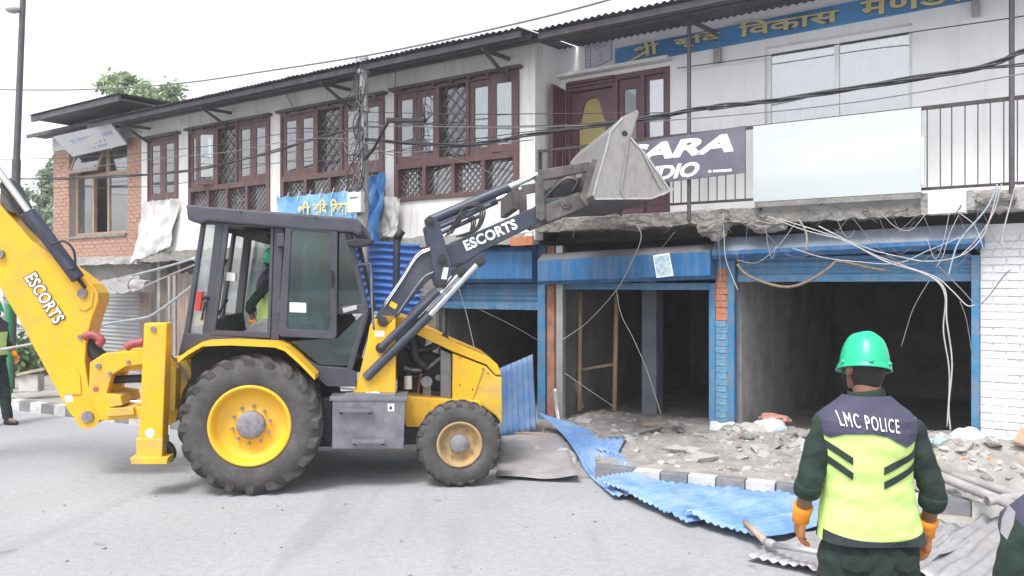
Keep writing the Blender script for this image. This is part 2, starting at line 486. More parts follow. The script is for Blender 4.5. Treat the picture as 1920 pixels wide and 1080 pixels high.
def worn_road(m):
    """fine aggregate, dark drips and pale tyre-swept bands on the asphalt"""
    N, L = m.node_tree.nodes, m.node_tree.links
    b = N['Principled BSDF']; src = b.inputs['Base Color'].links[0].from_socket
    tc = N.new('ShaderNodeTexCoord')
    def noise_(sc, det, lo, hi, a, c, stretch=None):
        n = N.new('ShaderNodeTexNoise'); n.inputs['Scale'].default_value = sc; n.inputs['Detail'].default_value = det
        v = tc.outputs['Object']
        if stretch:
            mp = N.new('ShaderNodeMapping'); mp.inputs['Scale'].default_value = stretch; mp.inputs['Rotation'].default_value = (0, 0, .5)
            L.new(v, mp.inputs[0]); v = mp.outputs[0]
        L.new(v, n.inputs['Vector'])
        r = N.new('ShaderNodeMapRange'); r.inputs[1].default_value = lo; r.inputs[2].default_value = hi; r.inputs[3].default_value = a; r.inputs[4].default_value = c
        L.new(n.outputs[0], r.inputs[0]); return r.outputs[0]
    def mul(x, y):
        k = N.new('ShaderNodeMath'); k.operation = 'MULTIPLY'; L.new(x, k.inputs[0]); L.new(y, k.inputs[1]); return k.outputs[0]
    f = mul(noise_(70, 6, .3, .7, .78, 1.12), noise_(14, 4, .35, .7, .93, 1.05))
    f = mul(f, noise_(1.0, 5, .58, .66, 1.0, .86, (1.2, .18, 1)))
    f = mul(f, noise_(3.1, 2, .70, .735, 1.0, .72))
    f = mul(f, noise_(38, 2, .62, .70, 1.0, .80))
    mx = N.new('ShaderNodeMix'); mx.data_type = 'RGBA'; mx.blend_type = 'MULTIPLY'; mx.inputs[0].default_value = 1
    cb = N.new('ShaderNodeCombineColor')
    for i in range(3): L.new(f, cb.inputs[i])
    L.new(src, mx.inputs[6]); L.new(cb.outputs[0], mx.inputs[7]); L.new(mx.outputs[2], b.inputs['Base Color'])
worn_road(M['asphalt'])
# ------------------------------------------------------------------ ground, pavement, kerb
def rough_mesh(g, u0, u1, z0, z1, y0, y1, nu, nz, amp, seed=0, freq=3.0):
    """a closed block whose faces are broken up: used for crumbled concrete"""
    def P(a, b, c):
        p = Vector((u0 + (u1 - u0) * a, y0 + (y1 - y0) * b, z0 + (z1 - z0) * c))
        q = noise.noise_vector(p * freq + Vector((seed, 3.1 * seed, 0))) * amp
        q2 = noise.noise_vector(p * freq * 3.3 + Vector((seed, 0, seed))) * amp * .5
        return p + Vector(((q.x + q2.x) * .4, q.y + q2.y, q.z + q2.z))
    ny = 3
    g.grid(lambda a, b: P(a, 0, b), nu, nz)
    g.grid(lambda a, b: P(1 - a, 1, b), nu, nz)
    g.grid(lambda a, b: P(a, b, 1), nu, ny)
    g.grid(lambda a, b: P(a, 1 - b, 0), nu, ny)
    g.grid(lambda a, b: P(0, 1 - a, b), ny, nz)
    g.grid(lambda a, b: P(1, a, b), ny, nz)
    return g

def stone(seed, r, squash=.6):
    rnd = random.Random(seed)
    bm = bmesh.new()
    pts = []
    for i in range(14):
        v = Vector((rnd.gauss(0, 1), rnd.gauss(0, 1), rnd.gauss(0, 1))).normalized()
        v = Vector((v.x, v.y * rnd.uniform(.7, 1), v.z * squash)) * r * rnd.uniform(.75, 1.1)
        pts.append(bm.verts.new(v))
    res = bmesh.ops.convex_hull(bm, input=pts)
    bmesh.ops.delete(bm, geom=[v for v in bm.verts if not v.link_faces], context='VERTS')
    bm.verts.index_update()
    out = ([v.co.copy() for v in bm.verts], [tuple(v.index for v in f.verts) for f in bm.faces])
    bm.free()
    return out

g = G().grid(lambda a, b: Vector((-700 + 1400 * a, -300 + 1300 * b, 0)), 8, 8)
single('road', None, None, g, M['asphalt'], kind='structure')

KL = [Vector(p + (0,)) for p in [(-30, 25.0), (-16, 17.7), (-8, 13.5), (-3.6, 11.19)]]
KR = [Vector(p + (0,)) for p in [(.95, 8.80), (1.34, 8.6), (2.64, 7.98), (4.2, 7.35), (9.0, 5.4)]]
def facade(u, v=0.05):
    p = B.w((u, v, 0)); return Vector((p.x, p.y, 0))
PZ = .15
f0 = facade(-40); fm0 = facade(-8.2); fm1 = facade(-2.1); f1 = facade(9)
pv = G()
pv.zprism([(p.x, p.y) for p in KL + [fm0, f0]], -.05, PZ)
pv.zprism([(p.x, p.y) for p in KR + [f1, fm1]], -.05, PZ)
a0, a1 = KL[-1], KR[0]
nI = Vector((.5, .86, 0)) * 1.1
b0, b1 = a0 + nI, a1 + nI
Z = Vector((0, 0, 1))
pv.add([a0 + Z * .004, a1 + Z * .004, b1 + Z * .004, b0 + Z * .004], [(0, 1, 2, 3)])
pv.add([b0 + Z * .004, b1 + Z * .004, fm1 + Z * PZ, fm0 + Z * PZ], [(0, 1, 2, 3)])
single('pavement', None, None, pv, M['pavement'], kind='structure')

kerb = Thing('kerb', None, None, W, (0, 0, 0), kind='structure')
def kerb_run(pts, L=.31, start=0, only=None):
    seg = []
    for p, q in zip(pts, pts[1:]):
        n = max(1, round((q - p).length / L))
        for i in range(n):
            seg.append((p.lerp(q, i / n), p.lerp(q, (i + 1) / n)))
    for i, (p, q) in enumerate(seg):
        d = (q - p).normalized(); nn = Vector((-d.y, d.x, 0))
        if nn.y < 0: nn = -nn
        j = random.uniform(-.008, .008)
        p2, q2 = p + d * .004 - nn * (.14 + j), q - d * .004 - nn * (.14 + j)
        z = PZ + .02 + random.uniform(-.006, .006)
        g = G().hexa([p2 - Z * .05, q2 - Z * .05, q2 + nn * .15 - Z * .05, p2 + nn * .15 - Z * .05,
                      p2 + Z * z + nn * .012, q2 + Z * z + nn * .012, q2 + nn * .15 + Z * z, p2 + nn * .15 + Z * z])
        kerb.part('kerb_block', g, M['kerb_white'] if (i + start) % 2 == 0 else M['kerb_dark'], bevel=.012)
kerb_run(KR[1:5], start=0)
kerb_run([Vector((-14, 16.65, 0)), KL[2], KL[3]])
# a kerb stretch beyond the frame on the near right is not needed; the first grey one is the dropped end
kerb_run([KR[0], KR[1]], start=1)

# sand and dust along the foot of the kerb
def heap(name, label, pts, w, h, m, seed):
    P = spline([Vector((p[0], p[1], 0)) for p in pts], 10)
    g = G()
    n = len(P) - 1
    def fn(a, b):
        i = min(int(a * n), n - 1); p = P[i].lerp(P[i + 1], a * n - i)
        d = (P[i + 1] - P[i]).normalized(); nn = Vector((-d.y, d.x, 0))
        ww = w * (.6 + .5 * noise.noise(p * 2 + Vector((seed, 0, 0)))) * math.sin(math.pi * min(1, max(0, a * .98 + .01))) ** .4
        t = b * 2 - 1
        zz = h * (1 - t * t) * (.7 + .6 * noise.noise(p * 5 + Vector((0, t * 2, seed)))) * math.sin(math.pi * a) ** .4
        return p + nn * t * ww + Z * (max(zz, 0) - .004 * abs(t) + .003)
    g.grid(fn, n, 8)
    return single(name, label, None, g, m, kind='stuff', smooth='all')
heap('sand_drift', 'pale sand drift along the foot of the painted kerb', [(.9, 8.66), (1.6, 8.28), (2.6, 7.80), (3.6, 7.42), (4.6, 7.0)], .16, .06, M['sand'], 2)

# ------------------------------------------------------------------ building kit
def uprism(g, poly, u0, u1, tilt=0):
    """poly of (v, z), extruded along the street front"""
    n = len(poly)
    a = sum(poly[i][0] * poly[(i + 1) % n][1] - poly[(i + 1) % n][0] * poly[i][1] for i in range(n))
    if a < 0: poly = poly[::-1]
    v = [(u0, p[0], p[1]) for p in poly] + [(u1, p[0], p[1] + tilt) for p in poly]
    return g.add(v, [tuple(range(n - 1, -1, -1)), tuple(range(n, 2 * n))] + [(i, (i + 1) % n, (i + 1) % n + n, i + n) for i in range(n)])

def corrugate(g, P0, du, dv, nrm, lu, lv, pitch=.076, amp=.009, nv=8, warp=None, sub=4, edge=None):
    """corrugated sheet: ridges run along dv, waves along du"""
    P0, du, dv, nrm = Vector(P0), Vector(du).normalized(), Vector(dv).normalized(), Vector(nrm).normalized()
    n = max(4, round(lu / pitch)) * sub
    def fn(a, b):
        a2 = a
        e = edge(a) if edge else (0, 1)
        b2 = e[0] + (e[1] - e[0]) * b
        p = P0 + du * lu * a2 + dv * lv * b2 + nrm * amp * math.sin(2 * math.pi * a * lu / pitch)
        return warp(p, a2, b2) if warp else p
    g.grid(fn, n, nv)
    return g

def diag(g, u0, u1, z0, z1, y, sp, sgn, w):
    """thin diagonal bars clipped to a rectangle"""
    c = u0 - sgn * z0 if sgn > 0 else u0 + z0
    Wd, Hd = u1 - u0, z1 - z0
    k = -Hd + sp * .5
    while k < Wd:
        # line x = k + t, t in 0..Hd
        t0, t1 = max(0, -k), min(Hd, Wd - k)
        if t1 - t0 > .02:
            xa, xb = k + t0, k + t1
            if sgn > 0:
                g.bar((u0 + xa, y, z0 + t0), (u0 + xb, y, z0 + t1), w, w, up=(0, 1, 0))
            else:
                g.bar((u0 + xa, y, z1 - t0), (u0 + xb, y, z1 - t1), w, w, up=(0, 1, 0))
        k += sp

def frame_box(g, u0, u1, z0, z1, y0, y1, w, wb=None, wt=None):
    wb = wb or w; wt = wt or w
    g.wall(u0, u1, z0, z1, y0, y1, [(u0 + w, u1 - w, z0 + wb, z1 - wt)])

def curtain(g, u0, u1, z0, z1, y, amp=.02, wl=.07):
    n = max(8, int((u1 - u0) / wl * 6))
    g.grid(lambda a, b: Vector((u0 + (u1 - u0) * a, y + amp * math.sin(2 * math.pi * a * (u1 - u0) / wl + 1.3 * math.sin(b * 3)) * (.4 + .6 * (1 - b)), z0 + (z1 - z0) * b)), n, 4)

def casement(th, win, u0, u1, z0, z1, y, m, pane_m, curt=None, swing=0, hinge='l', st=.085):
    """one leaf with its pane; swing opens it out towards the street"""
    g = G(); frame_box(g, 0, u1 - u0, z0, z1, -.02, .02, st, .11, .1)
    p = G().box((st - .01, -.004, z0 + .1), (u1 - u0 - st + .01, .004, z1 - .09))
    lo = th.part('casement', g, m, win, bevel=.006)
    po = th.part('pane', p, pane_m, lo) if False else th.part('pane', p, pane_m, win)
    for o in (lo, po):
        o.location = (u0, y, 0) if hinge == 'l' else (u0, y, 0)
        if swing:
            if hinge == 'l':
                o.rotation_euler = (0, 0, -swing)
            else:
                o.rotation_euler = (0, 0, swing)
                o.location = Vector((u1, y, 0)) - Vector((math.cos(swing), math.sin(swing), 0)) * (u1 - u0)
    if curt:
        c = G(); curtain(c, u0 + .03, u1 - .03, z0 + .05, z1 - .03, y + .12)
        th.part('curtain', c, M[curt], win, smooth='all')

def big_window(th, u0, u1, z0, z1, yw, swings=(0, 0, 0, 0), curts=('curtain', 'curtain', None, 'curtain', 'curtain')):
    w = u1 - u0
    y0, y1 = yw - .035, yw + .09
    zm = z0 + .57
    g = G()
    x = [u0, u0 + .045, u0 + w * .365, u0 + w * .605, u1 - .045, u1]
    hol = [(u0 + .05, x[2], zm + .05, z1 - .06), (x[2] + .06, x[3], zm + .05, z1 - .06), (x[3] + .06, u1 - .05, zm + .05, z1 - .06)]
    for i in range(4):
        a = u0 + .06 + (w - .12) * i / 4
        hol.append((a + .035, a + (w - .12) / 4 - .035, z0 + .07, zm - .05))
    g.wall(u0, u1, z0, z1, y0, y1, hol)
    win = th.part('window', g, M['window_wood'], bevel=.006)
    lg = G().box((u0 - .06, yw - .10, z1 + .005), (u1 + .06, yw + .02, z1 + .05))
    for i in range(7):
        a = u0 + w * (i + .5) / 7
        lg.box((a - .03, yw - .085, z1 - .03), (a + .03, yw - .02, z1 + .005))
    th.part('lintel', lg, M['roof_wood'], win)
    a, b = hol[0][0], hol[0][1]; mid = (a + b) / 2
    casement(th, win, a, mid - .003, zm + .05, z1 - .06, yw + .01, M['window_wood'], M['pane'], curts[0], swings[0], 'l')
    casement(th, win, mid + .003, b, zm + .05, z1 - .06, yw + .01, M['window_wood'], M['pane'], curts[1], swings[1], 'r')
    a, b = hol[2][0], hol[2][1]; mid = (a + b) / 2
    casement(th, win, a, mid - .003, zm + .05, z1 - .06, yw + .01, M['window_wood'], M['pane'], curts[3], swings[2], 'l')
    casement(th, win, mid + .003, b, zm + .05, z1 - .06, yw + .01, M['window_wood'], M['pane'], curts[4], swings[3], 'r')
    h = hol[1]
    g = G(); diag(g, h[0], h[1], h[2], h[3], yw + .05, .2, 1, .013); diag(g, h[0], h[1], h[2], h[3], yw + .062, .2, -1, .013)
    th.part('grille', g, M['grille_metal'], win)
    th.part('pane', G().box((h[0], yw + .075, h[2]), (h[1], yw + .083, h[3])), M['pane_dark'], win)
    if curts[2]:
        c = G(); curtain(c, h[0], h[1], h[2], h[3], yw + .14); th.part('curtain', c, M[curts[2]], win, smooth='all')
    for i, h in enumerate(hol[3:]):
        g = G(); diag(g, h[0], h[1], h[2], h[3], yw + .05, .11, 1 if i % 2 else -1, .012)
        if i % 2 == 0: diag(g, h[0], h[1], h[2], h[3], yw + .062, .11, 1, .012)
        th.part('grille', g, M['grille_metal'], win)
        th.part('pane', G().box((h[0], yw + .07, h[2]), (h[1], yw + .078, h[3])), M['pane'], win)
    return win

def shutter_slats(g, u0, u1, z0, z1, v, pitch=.075, amp=.011):
    n = max(2, round((z1 - z0) / pitch)) * 6
    g.grid(lambda a, b: Vector((u0 + (u1 - u0) * a, v + amp * (abs(math.sin(math.pi * (z1 - z0) * b / pitch)) - .5) * 2, z0 + (z1 - z0) * b)), 1, n)
    return g

def bricks(th, name, u0, u1, z0, z1, v, m, holes=(), L=.235, hh=.072, j=.012, proud=.02, par=None, alt=None, jit=.006):
    """brick by brick: every one an object that shares one of a few meshes"""
    meshes = {}
    row = 0; z = z0; cnt = 0
    while z + hh <= z1 + .02:
        x = u0 - (L / 2 if row % 2 else 0)
        while x < u1 - .02:
            a, b = max(x, u0), min(x + L - j, u1)
            if b - a > .05:
                c = (a + b) / 2
                for h in holes:
                    if h[2] - .02 < z + hh / 2 < h[3] and not (b <= h[0] + .01 or a >= h[1] - .01):
                        if a < h[0] < b: b = h[0]
                        elif a < h[1] < b: a = h[1]
                        else: b = a
                if b - a > .05:
                    mm = m(c, z) if callable(m) else m
                    key = (round(b - a, 2), mm.name, random.randrange(2))
                    if key not in meshes:
                        w = round(b - a, 2) / 2; k = random.uniform(-.003, .003)
                        gg = G().hexa([(-w, -proud, 0), (w, -proud + k, 0), (w, .03, 0), (-w, .03, 0),
                                       (-w, -proud - k, hh), (w, -proud, hh), (w, .03, hh), (-w, .03, hh)])
                        meshes[key] = gg.mesh('brick', mm)
                    o = newobj('brick', meshes[key])
                    o.parent = par or th.o
                    o.location = Vector(((a + b) / 2, v + random.uniform(-jit, jit), z)) - (th.base if par is None else Vector())
                    cnt += 1
            x += L
        z += hh + j; row += 1
    return cnt

# ------------------------------------------------------------------ the long white house (upper floor over shops)
wh = Thing('white_house', 'long white two storey house with rows of dark red wooden windows above shops', 'house', B, (-7.6, 0, 0))
PV = -.35
UL, UR = -12.64, -2.55
WIN = [(-12.38, -11.28, 3.90, 5.22), (-10.91, -8.39, 3.48, 5.25), (-8.08, -5.5, 3.48, 5.26), (-5.27, -2.82, 3.48, 5.28)]
g = G().wall(UL, UR, 2.78, 5.72, PV, PV + .22, WIN)
wh.part('wall', g, M['white_wall'], bevel=0, weld=True)
g = G().box((UR - .22, PV + .222, 2.95), (UR, .36, 5.72))
wh.part('end_wall', g, M['white_wall_clean'])
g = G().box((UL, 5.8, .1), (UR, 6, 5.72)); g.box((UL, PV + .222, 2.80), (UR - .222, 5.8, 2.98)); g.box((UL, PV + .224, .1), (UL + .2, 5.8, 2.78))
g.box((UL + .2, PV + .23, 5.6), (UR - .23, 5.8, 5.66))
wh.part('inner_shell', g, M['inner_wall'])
# plinth band under the windows that bellies outward like the photo's cracked render
g = rough_mesh(G(), UL, -5.6, 2.62, 2.84, PV - .06, PV + .1, 80, 4, .05, 3)
wh.part('slab_edge', g, M['concrete'], smooth=True)
g = rough_mesh(G(), -5.6, UR - .02, 2.72, 2.9, PV - .02, PV + .12, 44, 4, .03, 5)
wh.part('slab_edge', g, M['concrete_pale'], smooth=True)
g = G(); rough_mesh(g, -2.95, -2.57, 2.70, 2.82, PV - .05, PV + .03, 10, 3, .02, 9)
wh.part('exposed_bricks', g, M['brick_orange'])
big_window(wh, *WIN[1], PV, swings=(0, .55, 0, 0), curts=('curtain', 'curtain', 'curtain_blue', 'curtain', 'curtain'))
big_window(wh, *WIN[2], PV, swings=(0, 0, 0, 0), curts=('curtain', 'curtain', 'curtain', None, 'curtain'))
big_window(wh, *WIN[3], PV, swings=(0, 0, 0, .12), curts=('curtain', 'curtain', None, 'curtain_blue', 'curtain'))
a, b, c, d = WIN[0]
g = G().wall(a, b, c, d, PV - .03, PV + .08, [(a + .05, b - .05, c + .05, d - .05)])
w0 = wh.part('window', g, M['window_wood'], bevel=.006)
wh.part('lintel', G().box((a - .08, PV - .1, d + .005), (b + .08, PV + .02, d + .06)), M['roof_wood'], w0)
mid = (a + b) / 2
casement(wh, w0, a + .05, mid - .003, c + .05, d - .05, PV + .01, M['window_wood'], M['pane'], 'curtain_blue', 0, 'l', .1)
casement(wh, w0, mid + .003, b - .05, c + .05, d - .05, PV + .01, M['window_wood'], M['pane'], 'curtain_blue', 0, 'r', .1)
g = G(); diag(g, a + .1, b - .1, c + .1, d - .1, PV + .07, .17, 1, .012); diag(g, a + .1, b - .1, c + .1, d - .1, PV + .08, .17, -1, .012)
wh.part('grille', g, M['grille_metal'], w0)

def roof(th, u0, u1, v0, v1, z, slope, mats=('roof_sheet', 'roof_wood'), seed=0, strutu=()):
    """corrugated roof with ridges down the slope, fascia beam, rafters and struts"""
    g = G()
    sl = math.tan(slope)
    def warp(p, a, b):
        k = noise.noise(Vector((p.x * .6, seed, 0))) * .03
        return p + Vector((0, noise.noise(Vector((p.x * 3, seed + 4, 0))) * .03 * (1 - b), k * (1 - b)))
    corrugate(g, (u0, v0, z), (1, 0, 0), (0, 1, sl), (0, -sl, 1), u1 - u0, (v1 - v0) / math.cos(slope), pitch=.1, amp=.014, nv=6, warp=warp)
    r = th.part('roof', g, M[mats[0]], smooth='all')
    g = G().box((u0 + .05, v0 + .07, z - .115), (u1 - .05, v0 + .11, z - .035))
    th.part('fascia', g, M[mats[1]], r)
    g = G()
    for k in range(1, 4):
        v = v0 + .07 + (abs(v0) - .4) * k / 3
        if v < PV - .05: g.box((u0 + .05, v - .03, z - .1 + (v - v0) * sl), (u1 - .05, v + .03, z - .03 + (v - v0) * sl))
    if g.v: th.part('purlins', g, M[mats[1]], r)
    for u in strutu:
        g = G().bar((u, v0 + .12, z - .16), (u, PV, z - .14), .04, .05)
        g.bar((u, v0 + .2, z - .18), (u, PV, z - .46), .035, .045)
        th.part('bracket', g, M[mats[1]], r)
    return r
roof(wh, UL - .9, UR + .28, -1.15, 3.2, 5.60, R(4), strutu=(-12.3, -9.55, -6.3, -3.0), seed=1)

# ground floor of the white house: shutters and boarded shop fronts
for u in (UL + .2, -9.4, -7.1, -4.72):
    wh.part('pier', G().box((u - .12, -.12, .1), (u + .12, .12, 2.78)), M['grimy_plaster'])
gs = G()
shutter_slats(gs, -9.28, -7.22, .15, 2.4, .02)
wh.part('shutter', gs, M['shutter_grey'], smooth='all')
gs = G(); shutter_slats(gs, -6.98, -4.84, .15, 2.3, .02)
wh.part('shutter', gs, M['shutter_grey'], smooth='all')
g = G().box((-9.4, -.1, 2.4), (-4.84, .1, 2.775)); wh.part('lintel_wall', g, M['grimy_plaster'])
# old boarded front of brown planks, one by one
bd = wh.part('board_frame', G().box((-12.4, .06, .15), (-9.52, .1, 2.6)), M['roof_wood'])
mat('old_board', (.30, .235, .205), .85, var=.25, scale=5, stretch=(3, 3, .5))
u = -12.38
while u < -9.6:
    w_ = random.uniform(.13, .19)
    wh.part('plank', G().box((u, .02 + random.uniform(-.01, .01), .16), (u + w_ - .012, .055, 2.45 + random.uniform(-.1, .12))), M['old_board'], bd)
    u += w_
# shop 1: roll-up shutter half open
s1 = wh.part('shutter_box', uprism(G(), [(.1, 2.72), (-.16, 2.70), (-.22, 2.62), (-.22, 2.22), (-.16, 2.16), (.1, 2.16)], -4.62, -2.69), M['box_blue'], bevel=.01)
gs = G(); shutter_slats(gs, -4.6, -2.7, 1.83, 2.15, .03); wh.part('shutter', gs, M['shutter_blue'], smooth='all')
g = G().box((-4.6, .0, 1.75), (-2.7, .05, 1.83)); 
for u in (-4.2, -3.55, -3.0): g.box((u - .05, -.012, 1.775), (u + .05, 0, 1.795))
wh.part('shutter_rail', g, M['shutter_blue'])
wh.part('door_post', G().box((-2.695, -.06, .14), (-2.56, .04, 2.72)), M['post_blue'], bevel=.006)
wh.part('door_post', G().box((-4.72, -.05, .14), (-4.60, .05, 2.72)), M['post_blue'], bevel=.006)
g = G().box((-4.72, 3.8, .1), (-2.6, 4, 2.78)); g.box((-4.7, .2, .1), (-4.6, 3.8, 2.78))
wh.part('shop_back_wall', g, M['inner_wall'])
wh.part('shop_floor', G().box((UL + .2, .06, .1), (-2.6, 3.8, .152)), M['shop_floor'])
wh.part('inner_post', G().box((-2.98, 1.0, .15), (-2.78, 1.2, 2.78)), M['post_brown'])

# ------------------------------------------------------------------ the shop house on the right, with its balcony
sh = Thing('shop_house', 'white two storey shop house with balcony, blue roller shutters and gutted shops', 'house', B, (1.2, 0, 0))
RV = .35; RR = 5.2
door = (-2.44, -.77, 3.1, 5.17); win = (.54, 2.27, 3.85, 5.21)
g = G().wall(UR, RR, 3.08, 5.72, RV, RV + .22, [door, win])
sh.part('wall', g, M['white_wall_clean'], weld=True)
g = G().box((UR, 5.8, .1), (RR, 6, 5.72)); g.box((RR - .2, RV + .222, .1), (RR, 5.8, 5.72))
g.box((UR, RV + .23, 5.6), (RR - .2, 5.8, 5.66)); g.box((UR, .3, 2.8), (RR - .2, 5.8, 3.05))
sh.part('inner_shell', g, M['inner_wall'])
sh.part('string_course', G().box((UR + .01, RV - .012, 5.19), (door[1] + .1, RV - .001, 5.23)), M['white_wall_clean'])
sh.part('hood', G().box((UR + .01, RV - .16, 5.235), (door[1] + .02, RV - .001, 5.285)), M['white_wall'])
roof(sh, UR + .32, RR + .4, -.92, 3.2, 5.60, R(4), seed=7, strutu=())
# balcony slab with its broken edge
g = rough_mesh(G(), UR, RR, 2.93, 3.08, PV + .06, RV - .01, 110, 3, .012, 11)
sl = sh.part('balcony_slab', g, M['white_wall'], smooth=True)
g = rough_mesh(G(), UR + .05, .7, 2.89, 3.06, PV - .03, PV + .30, 140, 7, .026, 21, 7)
sh.part('broken_edge', g, M['concrete'], sl)
g = rough_mesh(G(), .7, 2.45, 2.88, 3.01, PV - .03, PV + .28, 100, 7, .028, 31, 7)
sh.part('broken_edge', g, M['concrete'], sl)
g = rough_mesh(G(), 2.45, RR, 2.90, 3.12, PV - .02, PV + .28, 110, 7, .022, 41, 7)
sh.part('broken_edge', g, M['concrete_pale'], sl)
for (x0, y0, x1, y1, dv, am, mm) in [(1308, 392, 1366, 456, .0, .07, 'concrete'), (1396, 404, 1476, 438, -.02, .05, 'concrete'),
                                     (1740, 362, 1812, 398, -.06, .008, 'white_wall'),
                                     (1822, 352, 1905, 402, -.08, .06, 'concrete'), (1150, 402, 1215, 434, -.05, .06, 'concrete')]:
    a, z1_ = B.px(x0, y0, PV - .05); b, z0_ = B.px(x1, y1, PV - .05)
    if am < .01:
        g = rough_mesh(G(), a, b, z0_, z1_, PV - .05 + dv * .3, PV + .15, 16, 9, am, x0 * .1, 8)
    else:
        c = Vector(((a + b) / 2, PV + .03, (z0_ + z1_) / 2)); rad = Vector(((b - a) * .5, .11, (z1_ - z0_) * .36))
        def lump(p, q):
            t, ph = 2 * math.pi * p, -math.pi / 2 + math.pi * q
            d = Vector((math.cos(ph) * math.cos(t), math.cos(ph) * math.sin(t), math.sin(ph)))
            k = 1 + .35 * noise.noise(d * 1.6 + Vector((x0, 0, 0))) + .22 * noise.noise(d * 4 + Vector((0, x0, 0))) + .12 * noise.noise(d * 9 + Vector((0, x0, 0)))
            return c + Vector((d.x * rad.x, d.y * rad.y, d.z * rad.z)) * k
        g = G().grid(lump, 30, 16, closed=True)
    sh.part('concrete_lump', g, M[mm], sl)
# door group on the balcony
g = G().wall(door[0], door[1], door[2], door[3], RV - .02, RV + .1,
             [(door[0] + .07, door[0] + .78, door[2], door[3] - .16), (door[0] + .87, door[0] + 1.22, door[2], door[3] - .08), (door[0] + 1.29, door[1] - .06, door[2], door[3] - .08)])
df = sh.part('door_frame', g, M['door_wood'], bevel=.006)
g = G(); 
for k in range(3): g.box((door[0] + .07, RV - .03 - .02 * k, door[3] - .15 + .05 * k), (door[1] - .85, RV - .022, door[3] - .11 + .05 * k))
sh.part('cornice', g, M['door_wood'], df)
# carved yellow panel with an ogee head
a0, a1 = door[0] + .075, door[0] + .775
lf = G(); xs = [a0, a0 + .12, a1 - .12, a1]
arch = []
for i in range(21):
    t = i / 20; x = a0 + .12 + (a1 - a0 - .24) * t
    e = abs(t * 2 - 1)
    zt = 4.78 + .12 * math.sqrt(max(0, 1 - (e / .62) ** 2)) if e < .62 else (4.72 if e < .74 else (4.64 if e < .86 else 4.56))
    arch.append((x, zt))
for (xa, za), (xb, zb) in zip(arch, arch[1:]):
    lf.hexa([(xa, RV + .02, za), (xb, RV + .02, zb), (xb, RV + .06, zb), (xa, RV + .06, za), (xa, RV + .02, 5.0), (xb, RV + .02, 5.0), (xb, RV + .06, 5.0), (xa, RV + .06, 5.0)])
lf.box((a0, RV + .02, 3.1), (a0 + .12, RV + .06, 5.0)); lf.box((a1 - .12, RV + .02, 3.1), (a1, RV + .06, 5.0)); lf.box((a0 + .12, RV + .02, 3.1), (a1 - .12, RV + .06, 3.25))
sh.part('door_leaf', lf, M['door_wood'], df)
sh.part('carved_panel', G().box((a0 + .1, RV + .061, 3.2), (a1 - .1, RV + .075, 4.95)), M['yellow_panel'], df)
a, b = door[0] + .87, door[0] + 1.22
g = G(); frame_box(g, a + .003, b - .003, 3.12, door[3] - .085, RV + .02, RV + .07, .075, .3, .14); sh.part('door_leaf', g, M['door_wood'], df)
sh.part('pane', G().box((a + .07, RV + .04, 3.4), (b - .07, RV + .047, door[3] - .2)), M['pane_dark'], df)
a, b = door[0] + 1.29, door[1] - .06
g = G(); frame_box(g, a + .003, b - .003, 3.12, door[3] - .085, RV + .02, RV + .07, .045, .3, .06); sh.part('door_leaf', g, M['door_wood'], df)
sh.part('pane', G().box((a + .04, RV + .04, 3.4), (b - .04, RV + .047, door[3] - .14)), M['pane_pale'], df)
c = G(); curtain(c, a + .02, b - .02, 3.2, door[3] - .1, RV + .14); sh.part('curtain', c, M['curtain'], df, smooth='all')
# the open outer leaf on the left jamb, seen edge on
g = G(); frame_box(g, 0, .44, 3.12, 5.06, -.02, .02, .09, .2, .12); g.box((.08, -.006, 3.3), (.36, .006, 4.95))
lo = sh.part('open_leaf', g, M['door_wood'], df, bevel=.005); lo.location = (door[0] - .02, RV - .03, 0); lo.rotation_euler = (0, 0, R(-84))
# white sliding window
g = G().wall(win[0], win[1], win[2], win[3], RV + .10, RV + .16, [(win[0] + .05, (win[0] + win[1]) / 2 - .03, win[2] + .06, win[3] - .07), ((win[0] + win[1]) / 2 + .03, win[1] - .05, win[2] + .06, win[3] - .07)])
sw = sh.part('window', g, M['letter_white'], bevel=.008)
for a, b in ((win[0] + .05, (win[0] + win[1]) / 2 - .03), ((win[0] + win[1]) / 2 + .03, win[1] - .05)):
    sh.part('pane', G().box((a, RV + .125, win[2] + .06), (b, RV + .133, win[3] - .07)), M['pane_pale'], sw)
c = G(); curtain(c, win[0] + .02, win[1] - .02, win[2], win[3], RV + .27, .03, .12); sh.part('curtain', c, M['curtain_blue'], sw, smooth='all')
# shop 2 and shop 3
mat('box_dusty', (.13, .12, .12), .8, var=.2, scale=4, dirt=(.10, .13, .18), damt=.6, dscale=3)
def shutter_box(u0, u1, z0, z1, tilt, front=-.27, fade=.14, end=True):
    g = G()
    prof = [(.08, z0), (front + .05, z0), (front, z0 + .05), (front, z1 - fade), (front + .14, z1), (.08, z1)]
    n = len(prof)
    v = [(u0, p[0], p[1]) for p in prof] + [(u1, p[0], p[1] + tilt) for p in prof]
    g.mi = 0
    g.add(v, [(1, 0, n, n + 1)][:0] + [(i, (i + 1) % n, (i + 1) % n + n, i + n)[::-1] for i in (0, 1, 2, 5)])
    g.mi = 1
    g.add(v, [(i, (i + 1) % n, (i + 1) % n + n, i + n)[::-1] for i in (3, 4)])
    g.mi = 0
    g.add(v, [tuple(range(n)), tuple(range(2 * n - 1, n - 1, -1))])
    return g
sh.part('shutter_box', shutter_box(-2.54, .05, 2.13, 2.58, .07, -.3, .1), [M['box_blue'], M['box_dusty']], recalc=True, weld=True, label='bent blue shutter box with a torn poster')
sh.part('shutter_box', shutter_box(.06, 3.03, 2.45, 2.72, .07, -.27, .17), [M['box_blue'], M['box_faded']], recalc=True, weld=True, label='long faded blue shutter box')
